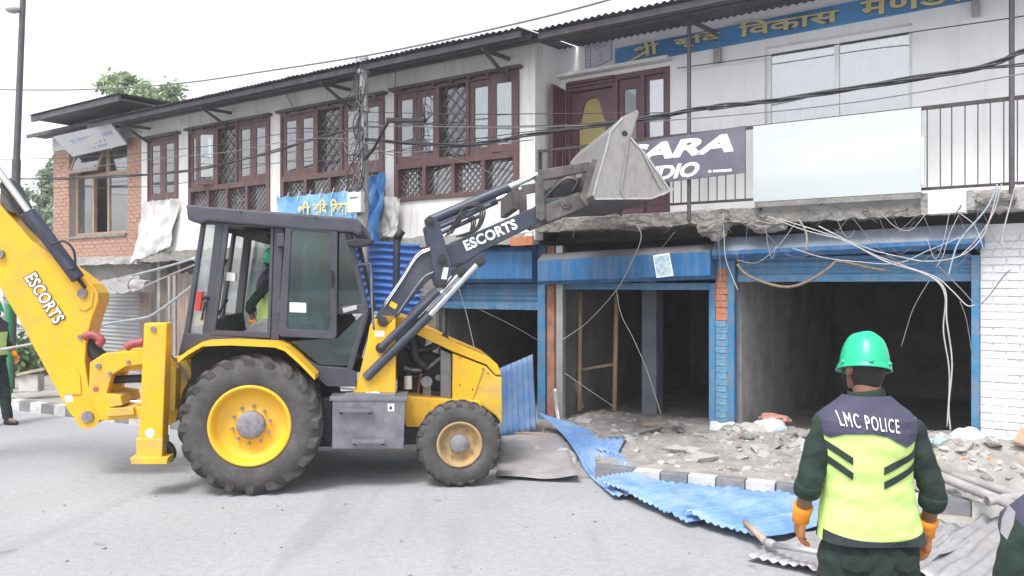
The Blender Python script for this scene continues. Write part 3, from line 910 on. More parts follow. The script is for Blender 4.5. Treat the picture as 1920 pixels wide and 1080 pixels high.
g = G(); shutter_slats(g, .30, 2.9, 2.25, 2.47, .04); sh.part('shutter', g, M['shutter_blue'], smooth='all')
g = G().box((.30, .01, 2.165), (2.9, .06, 2.25))
for u in (.9, 1.6, 2.3): g.box((u - .06, -.004, 2.2), (u + .06, .01, 2.215))
sh.part('shutter_rail', g, M['shutter_blue'])
sh.part('shutter_rail', G().box((-2.28, .01, 2.06), (-.05, .06, 2.15)), M['shutter_blue'])
sh.part('door_post', G().box((-2.535, -.05, .14), (-2.41, .08, 2.7)), M['post_brown'], bevel=.006)
sh.part('door_post', G().box((-2.395, -.03, .14), (-2.28, .06, 2.7)), M['aluminium'], bevel=.006)
sh.part('door_post', G().box((-.06, -.05, .14), (.02, .06, 2.15)), M['post_blue'], bevel=.006)
sh.part('door_post', G().box((.185, -.05, .14), (.275, .06, 2.45)), M['post_blue'], bevel=.006)
sh.part('door_post', G().box((2.905, -.05, .14), (2.985, .06, 2.45)), M['post_blue'], bevel=.006)
pl = sh.part('pillar', G().box((.022, -.02, .14), (.183, .25, 2.75)), M['mortar'])
bricks(sh, 'brick', .024, .181, .16, 2.7, -.02, lambda c, z: M['brick_orange'] if 1.62 < z < 2.3 else M['brick_blue'], L=.3, par=pl, proud=.014)
g = G()
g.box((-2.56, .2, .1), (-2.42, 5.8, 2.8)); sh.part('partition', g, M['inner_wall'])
mat('partition_plaster_lit', (.33, .32, .315), .95, var=.15, scale=2, dirt=(.12, .11, .11), damt=.7, dscale=1.7, bump=.4, bscale=14)  # paler copy of the inner plaster: daylight near the opening put into its colour
sh.part('partition', G().box((.03, .252, .1), (.27, 5.8, 2.8)), M['partition_plaster_lit'])
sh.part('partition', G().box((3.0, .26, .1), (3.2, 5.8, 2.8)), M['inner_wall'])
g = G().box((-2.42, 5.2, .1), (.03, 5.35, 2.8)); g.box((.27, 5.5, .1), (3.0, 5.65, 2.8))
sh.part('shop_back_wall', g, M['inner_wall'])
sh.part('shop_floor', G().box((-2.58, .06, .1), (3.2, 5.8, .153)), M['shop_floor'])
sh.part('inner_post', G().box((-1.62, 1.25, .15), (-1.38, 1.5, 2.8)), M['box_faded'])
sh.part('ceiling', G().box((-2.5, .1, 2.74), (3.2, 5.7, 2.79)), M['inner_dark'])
# the white brick pier at the right end
pr = sh.part('pier', G().box((2.99, -.02, .12), (RR - .3, .25, 2.78)), M['brick_white'])
n1 = bricks(sh, 'brick', 2.992, 4.1, .16, 2.72, -.02, M['brick_white'], par=pr, L=.245, proud=.013, jit=.005)
g = G().box((3.47, -.16, .15), (3.56, -.05, 2.05)); sh.part('downpipe', g, M['white_wall_clean'])

# ------------------------------------------------------------------ the brick house at the far end
bh = Thing('brick_house', 'narrow red brick house with overhanging dark roof and tilted sign', 'house', B, (-14.5, 0, 0))
BL, BR = -16.45, UL - .004
bw = (-15.72, -13.22, 3.27, 5.35)
g = G().wall(BL, BR, 2.68, 5.75, PV + .02, PV + .3, [bw])
bwl = bh.part('wall', g, M['mortar'], weld=True)
n0 = bricks(bh, 'brick', BL, BR, 2.72, 5.34, PV + .02, M['brick_red_hazed'], holes=[bw], par=bwl, L=.25, hh=.075, proud=.012)
bh.part('frieze', G().box((BL - .004, PV - .01, 5.36), (BR, PV + .018, 5.77)), M['sign_grey'])
g = G().box((BL, 5.8, .1), (BR, 6, 5.75)); g.box((BL, PV + .302, .1), (BL + .2, 5.8, 5.75)); g.box((BL + .2, PV + .302, 2.7), (BR, 5.8, 2.9))
bh.part('inner_shell', g, M['inner_wall'])
# window of the brick house: tan timber, one sash tilted out
y = PV + .17
g = G().wall(bw[0], bw[1], bw[2], bw[3], y, y + .08, [(bw[0] + .08, bw[0] + 1.35, 4.72, 5.3), (bw[0] + 1.45, bw[1] - .08, 4.72, 5.3),
     (bw[0] + .08, bw[0] + .75, 3.35, 4.64), (bw[0] + .83, bw[0] + 1.4, 3.35, 4.64), (bw[0] + 1.48, bw[1] - .08, 3.35, 4.64)])
bwin = bh.part('window', g, M['tan_wood'], bevel=.006)
for (a, b, c, d, mm) in [(bw[0] + 1.45, bw[1] - .08, 4.72, 5.3, 'pane_pale'), (bw[0] + .08, bw[0] + .75, 3.35, 4.64, 'pane'), (bw[0] + 1.48, bw[1] - .08, 3.35, 4.64, 'pane_pale')]:
    bh.part('pane', G().box((a, y + .03, c), (b, y + .038, d)), M[mm], bwin)
g = G(); frame_box(g, 0, 1.27, -.58, 0, -.02, .02, .06); sash = bh.part('sash', g, M['tan_wood'], bwin)
sash.location = (bw[0] + .08, y - .02, 5.3); sash.rotation_euler = (R(-18), 0, 0)
sp = bh.part('pane', G().box((.06, -.004, -.52), (1.21, .004, -.06)), M['pane_pale'], bwin); sp.location = sash.location; sp.rotation_euler = sash.rotation_euler
c = G(); curtain(c, bw[0] + 1.5, bw[1] - .1, 3.3, 4.64, y + .2, .02, .1); bh.part('curtain', c, M['curtain_blue'], bwin, smooth='all')
bh.part('sill', G().box((bw[0], PV - .03, bw[2] - .06), (bw[1], y + .05, bw[2] - .002)), M['concrete'], bwin)
# roof
ua = B.px(52, 218, -1.3)[0]; ub = B.px(210, 176, -1.3)[0]; zb = B.px(130, 197, -1.3)[1]
g = G(); corrugate(g, (ua, -1.3, zb), (1, 0, 0), (0, 1, .03), (0, -.03, 1), ub - ua + .2, 4.5, pitch=.1, amp=.012, nv=5)
br = bh.part('roof', g, M['roof_sheet'], smooth='all')
g = G().box((ua + .05, -1.26, zb - .14), (ub + .15, -1.2, zb - .02)); g.box((ua + .1, -1.2, zb - .10), (ub + .1, PV + .018, zb - .06))
bh.part('soffit', g, M['roof_wood'], br)
za_ = B.px(150, 234, -.8)[1]; g = G().box((BL - .3, -.8, za_), (-13.9, PV - .012, za_ + .03)); g.box((BL - .3, -.82, za_ - .05), (-13.9, -.78, za_ + .03))
bh.part('awning', g, M['roof_wood'], br)
# ground floor of the brick house: pale roller shutter, torn awning
g = rough_mesh(G(), BL, BR, 2.58, 2.76, PV - .1, PV + .1, 30, 4, .05, 51)
bh.part('slab_edge', g, M['concrete_pale'], smooth=True)
g = G(); shutter_slats(g, -15.4, -13.15, .15, 2.2, .02, .09); bh.part('shutter', g, M['shutter_grey'], smooth='all')
bh.part('lintel_wall', G().box((BL, -.02, 2.2), (BR, .1, 2.6)), M['grimy_plaster'])
bh.part('pier', G().box((BL, -.1, .1), (-15.4, .12, 2.2)), M['grimy_plaster'])
bh.part('pier', G().box((-13.15, -.1, .1), (BR, .12, 2.2)), M['old_board'])
# ------------------------------------------------------------------ the backhoe loader
mat('paint_yellow', (.74, .41, .006), .45, var=.07, scale=3, dirt=(.38, .25, .10), damt=.6, dscale=3.2, coat=.15, dlow=.47)
mat('paint_yellow_worn', (.66, .41, .03), .5, var=.1, scale=5, dirt=(.36, .26, .16), damt=.75, dscale=4.5, dlow=.42)
mat('cab_grey', (.05, .051, .07), .5, .15, var=.12, scale=5, dirt=(.12, .115, .12), damt=.4, dscale=4)
mat('arm_grey', (.036, .042, .068), .45, .15, var=.15, scale=5, dirt=(.13, .12, .125), damt=.4, dscale=4)
mat('arm_worn', (.085, .077, .077), .65, .3, var=.2, scale=6, dirt=(.22, .20, .185), damt=.65, dscale=6)
mat('bucket_steel', (.30, .29, .285), .5, .45, var=.14, scale=7, dirt=(.17, .148, .132), damt=.7, dscale=7, stretch=(1.6, 1.6, .7), bump=.1, bscale=40, dlow=.44)
mat('bucket_edge', (.46, .45, .45), .4, .7, var=.15, scale=14, dirt=(.25, .22, .2), damt=.5, dscale=9)
mat('bucket_under_shade', (.10, .09, .09), .75, .2, var=.2, scale=5, dirt=(.27, .25, .24), damt=.5, dscale=4)  # darker copy of the bucket steel: underside shade put into the colour
mat('tyre', (.06, .056, .056), .9, var=.18, scale=6, dirt=(.15, .138, .132), damt=.6, dscale=5, bump=.2, bscale=40)
mat('tyre_lug', (.043, .04, .04), .85, var=.2, scale=6, dirt=(.14, .128, .122), damt=.55, dscale=7)
mat('rim_yellow', (.74, .41, .010), .5, var=.06, scale=6, dirt=(.50, .36, .16), damt=.35, dscale=4)
mat('rim_rust', (.38, .25, .10), .75, .1, var=.2, scale=12, dirt=(.30, .25, .21), damt=.8, dscale=8)
mat('hub_grey', (.22, .21, .23), .7, .3, var=.25, scale=20, dirt=(.3, .26, .24), damt=.6, dscale=14)
mat('toolbox_steel', (.17, .175, .20), .5, .5, var=.16, scale=6, dirt=(.36, .35, .35), damt=.5, dscale=5)
mat('engine_black', (.025, .025, .028), .6, .2, var=.3, scale=9)
mat('engine_grey', (.20, .195, .20), .55, .5, var=.2, scale=9)
mat('chrome', (.78, .78, .79), .16, 1.0, var=.04)
mat('rubber', (.03, .03, .032), .7, var=.2)
mat('red_paint', (.30, .06, .07), .5, var=.15, scale=8, dirt=(.3, .15, .14), damt=.4, dscale=8)
mat('sticker', (.78, .78, .76), .6, var=.03)
mat('sticker_yellow', (.80, .47, .03), .55, var=.05)
mat('seat_grey', (.27, .27, .29), .85, var=.15, scale=9)
mat('lamp_red', (.45, .03, .03), .3, var=.1)
glass('cab_glass', (.30, .60, .60), refl=.05, clear=.5, hz=.10, haze=(.10, .26, .27))
glass('cab_glass_clear', (.85, .92, .92), refl=.22, clear=.85, hz=.28, haze=(.62, .72, .74))

bl = Thing('backhoe_loader', 'yellow and dark grey wheeled backhoe loader with its front bucket raised', 'backhoe loader', T, (1.05, 1.15, 0))
def tp(pts, t): return [T.px(x, y, t) for x, y in pts]
def plate(name, pts, t0, t1, m, par=None, bevel=.008, smooth=False, tref=None, label=None):
    return bl.part(name, G().prism(tp(pts, t0 if tref is None else tref), t0, t1), m, par, bevel=bevel, smooth=smooth, label=label)
def pt(x, y, t): return T.p3(x, y, t)
def pin(name, x, y, t, r, ln, m, par=None):
    c = pt(x, y, t)
    g = G().cyl(c, c - Vector((0, ln, 0)), r, 20); g.cyl(c - Vector((0, ln, 0)), c - Vector((0, ln + .012, 0)), r * .6, 12)
    return bl.part(name, g, m, par, smooth=True)

def wheel(name, c, Rr, wid, rr, n, big, far=False):
    ca, ct, cz = c
    root = None
    s = wid
    if big:
        prof = [(rr - .02, .07), (rr - .005, .04), (rr + .04, .01), (rr + .13, 0), (rr + .2, .014), (rr + .25, .045), (Rr - .032, .10), (Rr - .027, s / 2)]
    else:
        prof = [(rr - .01, .05), (rr, .03), (rr + .035, .006), (rr + .09, 0), (rr + .15, .01), (Rr - .03, .035), (Rr - .018, .075), (Rr - .014, s / 2)]
    prof = prof + [(r, s - y) for r, y in prof[-2::-1]]
    ty = bl.part('wheel', G().lathe(prof, c, 72), M['tyre'], smooth='all')
    # tread lugs, alternating from both shoulders
    g = G()
    for k in range(n):
        for side in (0, 1):
            th0 = 2 * math.pi * (k + .5 * side) / n
            st = []
            m_ = 5
            for i in range(m_):
                f = i / (m_ - 1)
                y = .012 + f * (s * .52 - .012)
                if side: y = s - y
                th = th0 + f * (.30 if big else .12)
                hw = (.062 if big else .085) * (1 - .25 * f)
                rt = Rr - (.035 if i == 0 else (.006 if i == 1 else 0))
                rb = (rr + .20 if big else rr + .14) if i == 0 else Rr - .05
                st.append([(r * math.cos(th + d), y, r * math.sin(th + d)) for r, d in ((rb, -hw * 1.15), (rt, -hw * .8), (rt, hw * .8), (rb, hw * 1.15))])
            vs_ = [(ca + p[0], ct + p[1], cz + p[2]) for q in st for p in q]
            fs = []
            for i in range(m_ - 1):
                for j in range(4):
                    j2 = (j + 1) % 4
                    fs.append((i * 4 + j, i * 4 + j2, (i + 1) * 4 + j2, (i + 1) * 4 + j))
            fs += [(3, 2, 1, 0), tuple((m_ - 1) * 4 + j for j in range(4))]
            g.add(vs_, fs)
    tl = bl.part('tread_lugs', g, M['tyre_lug'], ty, recalc=True, kind='stuff')
    yo = s if far else 0
    sg = -1 if far else 1
    def Y(y): return yo + sg * y
    if big:
        pr = [(rr + .012, Y(.035)), (rr + .008, Y(.015)), (rr - .012, Y(.012)), (rr - .03, Y(.03)), (rr - .045, Y(.10)), (rr - .07, Y(.125)), (rr - .13, Y(.14)), (.17, Y(.13)), (.15, Y(.115)), (0.001, Y(.115))]
        bl.part('rim', G().lathe(pr, c, 64), M['rim_yellow'], ty, smooth='all', recalc=True)
        hb = [(.145, Y(.12)), (.142, Y(.07)), (.12, Y(.05)), (.07, Y(.045)), (.001, Y(.043))]
        bl.part('hub', G().lathe(hb, c, 32), M['hub_grey'], ty, smooth='all', recalc=True)
        for k in range(10):
            a = 2 * math.pi * (k + .3) / 10; p = Vector((ca + .19 * math.cos(a), ct + Y(.12), cz + .19 * math.sin(a)))
            bl.part('wheel_nut', G().cyl(p, p + Vector((0, -sg * .035, 0)), .016, 6), M['hub_grey'], ty)
    else:
        pr = [(rr + .008, Y(.03)), (rr + .004, Y(.012)), (rr - .015, Y(.012)), (rr - .03, Y(.04)), (rr - .04, Y(.09)), (.17, Y(.10)), (.125, Y(.085)), (.001, Y(.085))]
        bl.part('rim', G().lathe(pr, c, 48), M['rim_rust'], ty, smooth='all', recalc=True)
        hb = [(.105, Y(.09)), (.10, Y(.05)), (.085, Y(.035)), (.001, Y(.032))]
        bl.part('hub', G().lathe(hb, c, 28), M['hub_grey'], ty, smooth='all', recalc=True)
        for k in range(8):
            a = 2 * math.pi * (k + .3) / 8; p = Vector((ca + .15 * math.cos(a), ct + Y(.10), cz + .15 * math.sin(a)))
            bl.part('wheel_nut', G().cyl(p, p + Vector((0, -sg * .03, 0)), .012, 6), M['hub_grey'], ty)
    return ty
fa = T.px(862, 838, .1)[0]
wheel('wheel', (0, 0, .708), .712, .43, .40, 20, True)
wheel('wheel', (0, 1.87, .708), .712, .43, .40, 20, True, far=True)
wheel('wheel', (fa, .1, .452), .452, .27, .235, 20, False)
wheel('wheel', (fa - .02, 1.93, .452), .452, .27, .235, 20, False, far=True)

# running gear
g = G().box((-.62, .72, .55), (2.6, 1.58, .80)); bl.part('chassis', g, M['engine_black'], bevel=.02)
g = G().cyl((0, .4, .708), (0, 1.9, .708), .17, 20); bl.part('rear_axle', g, M['engine_black'], smooth=True)
g = G().box((fa - .1, .34, .38), (fa + .1, 1.95, .54)); bl.part('front_axle', g, M['paint_yellow_worn'], bevel=.02)
g = G().box((.55, .62, .36), (1.75, 1.7, .56)); bl.part('belly_guard', g, M['engine_black'], bevel=.03)

# stabilizer legs and rear frame
for t0 in (.12, 1.98):
    lg = bl.part('stabilizer_leg', G().prism(tp([(270, 606), (313, 606), (304, 834), (259, 834)], .12), t0, t0 + .2), M['paint_yellow'], bevel=.014)
    bl.part('leg_foot', G().prism(tp([(255, 822), (306, 822), (304, 858), (257, 858)], .12), t0 - .015, t0 + .215), M['paint_yellow_worn'], lg, bevel=.01)
    bl.part('foot_pad', G().prism(tp([(247, 856), (318, 856), (316, 868), (250, 868)], .12), t0 - .06, t0 + .26), M['paint_yellow_worn'], lg, bevel=.006)
    if t0 < 1:
        c = pt(288, 617, .12)
        bl.part('leg_pin', G().cyl(c, c - Vector((0, .02, 0)), .028, 16), M['hub_grey'], lg, smooth=True)
        c = pt(281, 812, .12)
        bl.part('round_sticker', G().cyl(c, c - Vector((0, .003, 0)), .045, 24), M['sticker'], lg)
        g = G().tube(spline([pt(306, 830, .3), pt(318, 838, .3), pt(322, 850, .3), pt(316, 862, .3)], 5), .045, 10)
        bl.part('pad_linkage', g, M['rubber'], lg, smooth='all')
plate('rear_frame', [(316, 672), (345, 668), (362, 700), (342, 735), (330, 790), (312, 800), (306, 720)], .5, 1.9, M['paint_yellow_worn'])
plate('rear_frame_beam', [(296, 690), (330, 690), (328, 770), (296, 770)], .32, 1.98, M['paint_yellow_worn'])
g = G().tube(spline([pt(312, 660, .45), pt(330, 676, .42), pt(346, 700, .42), pt(352, 716, .42)], 5), .014, 8); bl.part('brace_rod', g, M['toolbox_steel'], smooth='all')

# kingpost and swing gear
kp = plate('kingpost', [(168, 680), (194, 663), (230, 659), (296, 658), (296, 668), (264, 684), (234, 688), (210, 703), (201, 733), (199, 752), (212, 764), (296, 764), (296, 783), (188, 789), (166, 740)], .88, 1.0, M['paint_yellow'], bevel=.012)
bl.part('kingpost_plate', G().prism(tp([(168, 680), (194, 663), (230, 659), (296, 658), (296, 668), (264, 684), (234, 688), (210, 703), (201, 733), (199, 752), (212, 764), (296, 764), (296, 783), (188, 789), (166, 740)], .88), 1.3, 1.42), M['paint_yellow'], kp, bevel=.012)
plate('knuckle', [(196, 672), (232, 668), (296, 672), (296, 690), (226, 698), (200, 696)], 1.0, 1.3, M['paint_yellow'], kp)
plate('knuckle', [(198, 738), (226, 742), (230, 760), (205, 764), (197, 752)], .86, 1.44, M['paint_yellow_worn'], kp)
plate('knuckle', [(196, 766), (250, 764), (252, 778), (200, 782)], .84, 1.46, M['paint_yellow_worn'], kp)
for (x0, y0, x1, y1, r, mm) in [(206, 712, 300, 708, .045, 'rubber'), (222, 755, 300, 752, .036, 'chrome')]:
    bl.part('swing_cylinder', G().cyl(pt(x0, y0, 1.1), pt(x1, y1, 1.1), r, 16), M[mm], kp, smooth=True)
for (x, y, r) in [(185, 686, .028), (206, 700, .02), (241, 679, .022)]:
    c = pt(x, y, .88); bl.part('pin', G().cyl(c, c - Vector((0, .02, 0)), r, 14), M['hub_grey'], kp, smooth=True)
c = pt(180, 730, .88); bl.part('warning_mark', G().cyl(c, c - Vector((0, .003, 0)), .03, 16), M['red_paint'], kp)

# boom, dipper, digging bucket (most of it runs out of the picture on the left)
BO = [(0, 384), (60, 452), (140, 508), (172, 533), (184, 550), (184, 565), (171, 601), (161, 644), (159, 678), (165, 721), (178, 758), (188, 775), (187, 788), (178, 796), (165, 799), (149, 794), (131, 776), (112, 742), (82, 687), (42, 612), (0, 540), (-60, 450), (-150, 350), (-260, 262), (-330, 215), (-340, 175), (-320, 150), (-270, 165), (-150, 245)]
bo = plate('boom', BO, .98, 1.32, M['paint_yellow'], bevel=.016)
plate('boom_boss', [(146, 538), (168, 536), (176, 548), (172, 575), (160, 583), (147, 580)], .965, .98, M['paint_yellow'], bo, bevel=.006)
c = pt(165, 781, .98); bl.part('pivot_boss', G().cyl(c, c - Vector((0, .02, 0)), .13, 28), M['paint_yellow'], bo, smooth=True)
plate('stiffener', [(118, 700), (128, 692), (142, 692), (150, 704), (152, 740), (118, 740)], .966, .98, M['paint_yellow'], bo, bevel=.006)
for (x, y, r) in [(155, 550, .05), (165, 781, .062), (0, 476, .045)]:
    c = pt(x, y, .96); bl.part('boom_pin', G().cyl(c + Vector((0, .03, 0)), c - Vector((0, .025, 0)), r, 18), M['hub_grey'], bo, smooth=True)
for (x, y) in [(151, 632)]:
    c = pt(x, y, .98); bl.part('grease_bolt', G().cyl(c, c - Vector((0, .025, 0)), .025, 8), M['engine_grey'], bo)
a, b, c_, d = [pt(x, y, .978) for x, y in ((118, 732), (132, 730), (138, 752), (124, 755))]
bl.part('sticker', G().add([a, d, c_, b], [(0, 1, 2, 3)]), M['sticker'], bo)
# lettering along the boom
p0, p1 = pt(47, 505, .972), pt(112, 605, .972)
dx = (p1 - p0).normalized(); dy = Vector((0, -1, 0)).cross(dx); dy = dy if dy.z > 0 else -dy
p0, p1 = pt(43, 521, .972), pt(101, 611, .972); dx = (p1 - p0); Ln = dx.length; dx.normalize(); dy = Vector((-dx.z, 0, dx.x)); dy = dy if dy.x > 0 else -dy
g = text_on(G(), 'ESCORTS', p0, dx, dy, (0, -1, 0), Ln, .155, bold=.06, depth=.002, spacing=1.06); bl.part('maker_lettering_shadow', g, M['engine_black'], bo)
g = text_on(G(), 'ESCORTS', p0 + dx * .01 + dy * .01, dx, dy, (0, -1, 0), Ln - .02, .135, bold=.025, depth=.006, spacing=1.06); bl.part('maker_lettering', g, M['letter_white'], bo)
# boom cylinder
cy = bl.part('boom_cylinder', G().cyl(pt(146, 522, .90), pt(54, 398, .90), .072, 20), M['arm_grey'], smooth=True)
bl.part('cylinder_rod', G().cyl(pt(54, 398, .90), pt(-150, 118, .90), .036, 16), M['chrome'], cy, smooth=True)
for dd in (0, .035):
    g = G().tube(spline([pt(70, 420, .84), pt(96, 455, .80), pt(120, 452, .78 - dd), pt(138, 470, .8 - dd), pt(140, 500, .84 - dd), pt(128, 505, .84 - dd)], 7), .012, 8)
    bl.part('hose', g, M['rubber'], cy, smooth='all')
g = G().tube(spline([pt(-40, 300, 1.1), pt(10, 360, .95), pt(30, 395, .94), pt(60, 430, .96), pt(110, 480, .96), pt(160, 540, .96)], 6), .018, 8); bl.part('hose', g, M['rubber'], cy, smooth='all')
dp = bl.part('dipper', G().prism(tp([(-350, 120), (-290, 110), (-250, 190), (-270, 330), (-330, 690), (-375, 690), (-365, 330), (-370, 190)], .98), 1.02, 1.28), M['paint_yellow'], bevel=.014)
g = G().prism(tp([(-400, 660), (-330, 650), (-300, 700), (-300, 780), (-350, 840), (-430, 850), (-470, 800), (-440, 810), (-390, 790), (-370, 740)], .98), .75, 1.55)
bl.part('digging_bucket', g, M['bucket_steel'], bevel=.01)
plate('stabilizer_guard', [(2, 330), (14, 335), (40, 385), (30, 400), (0, 392)], 1.0, 1.26, M['arm_worn'], bo, bevel=.004)
# transport lock hooks
for (q, tt) in (([(158, 632), (170, 628), (184, 632), (190, 640), (184, 646)], .95), ([(236, 652), (248, 645), (262, 643), (270, 640)], 1.0)):
    g = G().tube(spline([pt(x, y, tt) for x, y in q], 5), [.05] * (5 * (len(q) - 1) - 3) + [.038] * 4 if False else .045, 10)
    bl.part('lock_hook', g, M['red_paint'], smooth='all')
g = G().cyl(pt(160, 640, 1.1), pt(190, 672, 1.1), .08, 18); bl.part('slew_cylinder', g, M['rubber'], smooth=True)

# ------------------------------------------------------------------ cab
CT, CF = .38, 1.90
def ring(outer, inner, t0, t1, tref):
    n = len(outer); o = tp(outer, tref); i = tp(inner, tref)
    g = G()
    vs_ = [(p[0], t0, p[1]) for p in o] + [(p[0], t0, p[1]) for p in i] + [(p[0], t1, p[1]) for p in o] + [(p[0], t1, p[1]) for p in i]
    fs = []
    for k in range(n):
        k2 = (k + 1) % n
        fs += [(k, k2, n + k2, n + k), (2 * n + k, 3 * n + k, 3 * n + k2, 2 * n + k2), (k, 2 * n + k, 2 * n + k2, k2), (n + k, n + k2, 3 * n + k2, 3 * n + k)]
    g.add(vs_, fs)
    return g
RO = [(347, 384), (372, 384), (388, 387), (668, 409), (679, 420), (680, 434), (674, 443), (660, 436), (560, 430), (388, 414), (374, 420), (356, 414)]
rf = bl.part('cab_roof', G().prism(tp(RO, .3), .30, 1.98), M['cab_grey'], bevel=.022)
for x, y in ((452, 398), (592, 408)):
    c = pt(x, y, .3); bl.part('roof_bolt', G().cyl(c, c - Vector((0, .008, 0)), .012, 8), M['engine_black'], rf)
plate('work_lamp', [(350, 396), (366, 398), (366, 416), (353, 412)], .45, .65, M['engine_black'], rf)
plate('work_lamp', [(350, 396), (366, 398), (366, 416), (353, 412)], 1.6, 1.8, M['engine_black'], rf)
PIL = {
    'rear_corner': [(376, 419), (384, 419), (354, 626), (344, 626)],
    'rear_pillar': [(404, 411), (420, 412), (396, 630), (379, 628)],
    'middle_pillar': [(514, 418), (533, 419), (523, 640), (507, 639)],
    'front_pillar': [(646, 428), (657, 430), (692, 580), (681, 583)],
    'front_pillar_foot': [(692, 580), (681, 583), (650, 690), (660, 697)],
    'top_rail': [(384, 410), (657, 428), (657, 438), (384, 420)],
    'waist_rail': [(533, 573), (684, 572), (687, 588), (533, 592)],
}
cf = None
for side, (t0, t1) in enumerate(((CT, CT + .09), (CF - .09, CF))):
    for nm, q in PIL.items():
        if nm == 'waist_rail' and side == 0:
            q = [(630, 574), (684, 570), (687, 587), (630, 590)]
        o = bl.part(nm, G().prism(tp(q, CT), t0, t1), M['cab_grey'], cf, bevel=.012)
        if cf is None: cf = o; o.name = 'cab_frame'
    sill = [(344, 624), (380, 626), (507, 637), (525, 638), (597, 686), (652, 690), (668, 697), (668, 725), (612, 725), (590, 704), (516, 646), (378, 641), (334, 668)]
    bl.part('cab_side_panel', G().prism(tp(sill, CT), t0 - .006, t1 - .004), M['cab_grey'], cf, bevel=.01)
# cross members at the back, front, floor
for (x, y) in ((380, 416), (350, 622), (652, 434), (652, 690)):
    a, z = T.px(x, y, CT); bl.part('cross_member', G().box((a - .03, CT + .09, z - .035), (a + .03, CF - .09, z + .035)), M['cab_grey'], cf, bevel=.008)
a, z = T.px(450, 640, CT); b, _ = T.px(655, 640, CT)
bl.part('cab_floor', G().box((a - .5, CT + .095, z - .1), (b, CF - .095, z - .04)), M['engine_black'], cf)
bl.part('side_console', G().prism(tp([(556, 640), (600, 640), (640, 690), (600, 688)], CT), CT + .12, CT + .4), M['engine_black'], cf, bevel=.02)
bl.part('door_seal', ring([(420, 418), (514, 420), (507, 634), (393, 628)], [(429, 425), (508, 427), (501, 624), (404, 619)], CT - .012, CT + .05, CT), M['cab_grey'], cf, bevel=.006)
def pane(name, q, t, m, par, th=.005):
    return bl.part(name, G().prism(tp(q, t), t, t + th), m, par)
pane('rear_quarter_pane', [(384, 419), (404, 419), (379, 626), (354, 626)], CT + .04, M['cab_glass_clear'], cf)
pane('front_quarter_pane', [(633, 433), (646, 434), (681, 572), (633, 574)], CT + .04, M['cab_glass'], cf)
pane('lower_pane', [(545, 640), (632, 634), (681, 588), (651, 686), (599, 684)], CT + .04, M['cab_glass'], cf)
for q in ([(384, 419), (404, 419), (379, 626), (354, 626)], [(420, 418), (514, 420), (507, 634), (393, 628)], [(533, 421), (646, 434), (681, 572), (525, 574)]):
    pane('far_pane', q, CT, M['cab_glass_clear'], cf).location = (0, CF - CT - .04, 0)
# windscreen
a0, z0 = T.px(652, 436, CT); a1, z1 = T.px(687, 580, CT)
bl.part('windscreen', G().hexa([(a1, CT + .1, z1), (a1 + .005, CT + .1, z1), (a1 + .005, CF - .1, z1), (a1, CF - .1, z1), (a0, CT + .1, z0), (a0 + .005, CT + .1, z0), (a0 + .005, CF - .1, z0), (a0, CF - .1, z0)]), M['cab_glass_clear'], cf)
# door, folded open against the side
DOUT = [(541, 420), (626, 428), (633, 434), (631, 630), (626, 636), (527, 631), (521, 626), (535, 426)]
DIN = [(551, 431), (616, 437), (621, 442), (619, 616), (613, 621), (542, 617), (537, 612), (546, 436)]
dr = bl.part('cab_door', ring(DOUT, DIN, CT - .07, CT - .02, CT - .07), M['cab_grey'], bevel=.008)
pane('door_pane', DIN, CT - .045, M['cab_glass'], dr)
q = [pt(x, y, CT - .048) for x, y in ((543, 567), (574, 568), (574, 586), (543, 585))]
bl.part('paper_notice', G().add(q, [(0, 1, 2, 3)]), M['sticker'], dr, recalc=True)
for y in (450, 575):
    p = pt(526, y, CT - .03); bl.part('hinge', G().box(p - Vector((.035, .03, .07)), p + Vector((.04, .03, .07))), M['cab_grey'], dr, bevel=.008)
g = G().cyl(pt(622, 508, CT - .10), pt(622, 536, CT - .10), .016, 10); g.cyl(pt(622, 534, CT - .05), pt(622, 534, CT - .11), .02, 10)
bl.part('door_handle', g, M['engine_black'], dr, smooth=True)
g = G().prism(tp([(642, 578), (668, 572), (670, 580), (644, 587)], CT - .02), CT - .025, CT); bl.part('side_handle', g, M['aluminium'], cf, bevel=.004)
# mirror, rail, tail lamp
mr = plate('mirror', [(650, 452), (664, 447), (700, 449), (696, 458), (672, 463), (652, 462)], .12, .34, M['engine_black'], bevel=.012)
bl.part('mirror_arm', G().tube([pt(662, 440, .34), pt(668, 452, .28)], .012, 8), M['engine_black'], mr)
g = G().tube(spline([pt(670, 497, .36), pt(686, 495, .3), pt(695, 500, .3), pt(697, 560, .3), pt(701, 618, .34)], 6), .013, 8); bl.part('grab_rail', g, M['toolbox_steel'], smooth='all')
tl = plate('tail_lamp', [(369, 545), (379, 547), (375, 584), (365, 582)], .30, .36, M['lamp_red'], bevel=.006)
bl.part('lamp_bracket', G().tube([pt(374, 562, .34), pt(386, 558, .36), pt(394, 560, .40)], .016, 8), M['engine_black'], tl, smooth='all')
bl.part('lamp_stalk', G().tube([pt(386, 566, .36), pt(382, 580, .36), pt(378, 600, .38)], .01, 8), M['engine_black'], tl, smooth='all')
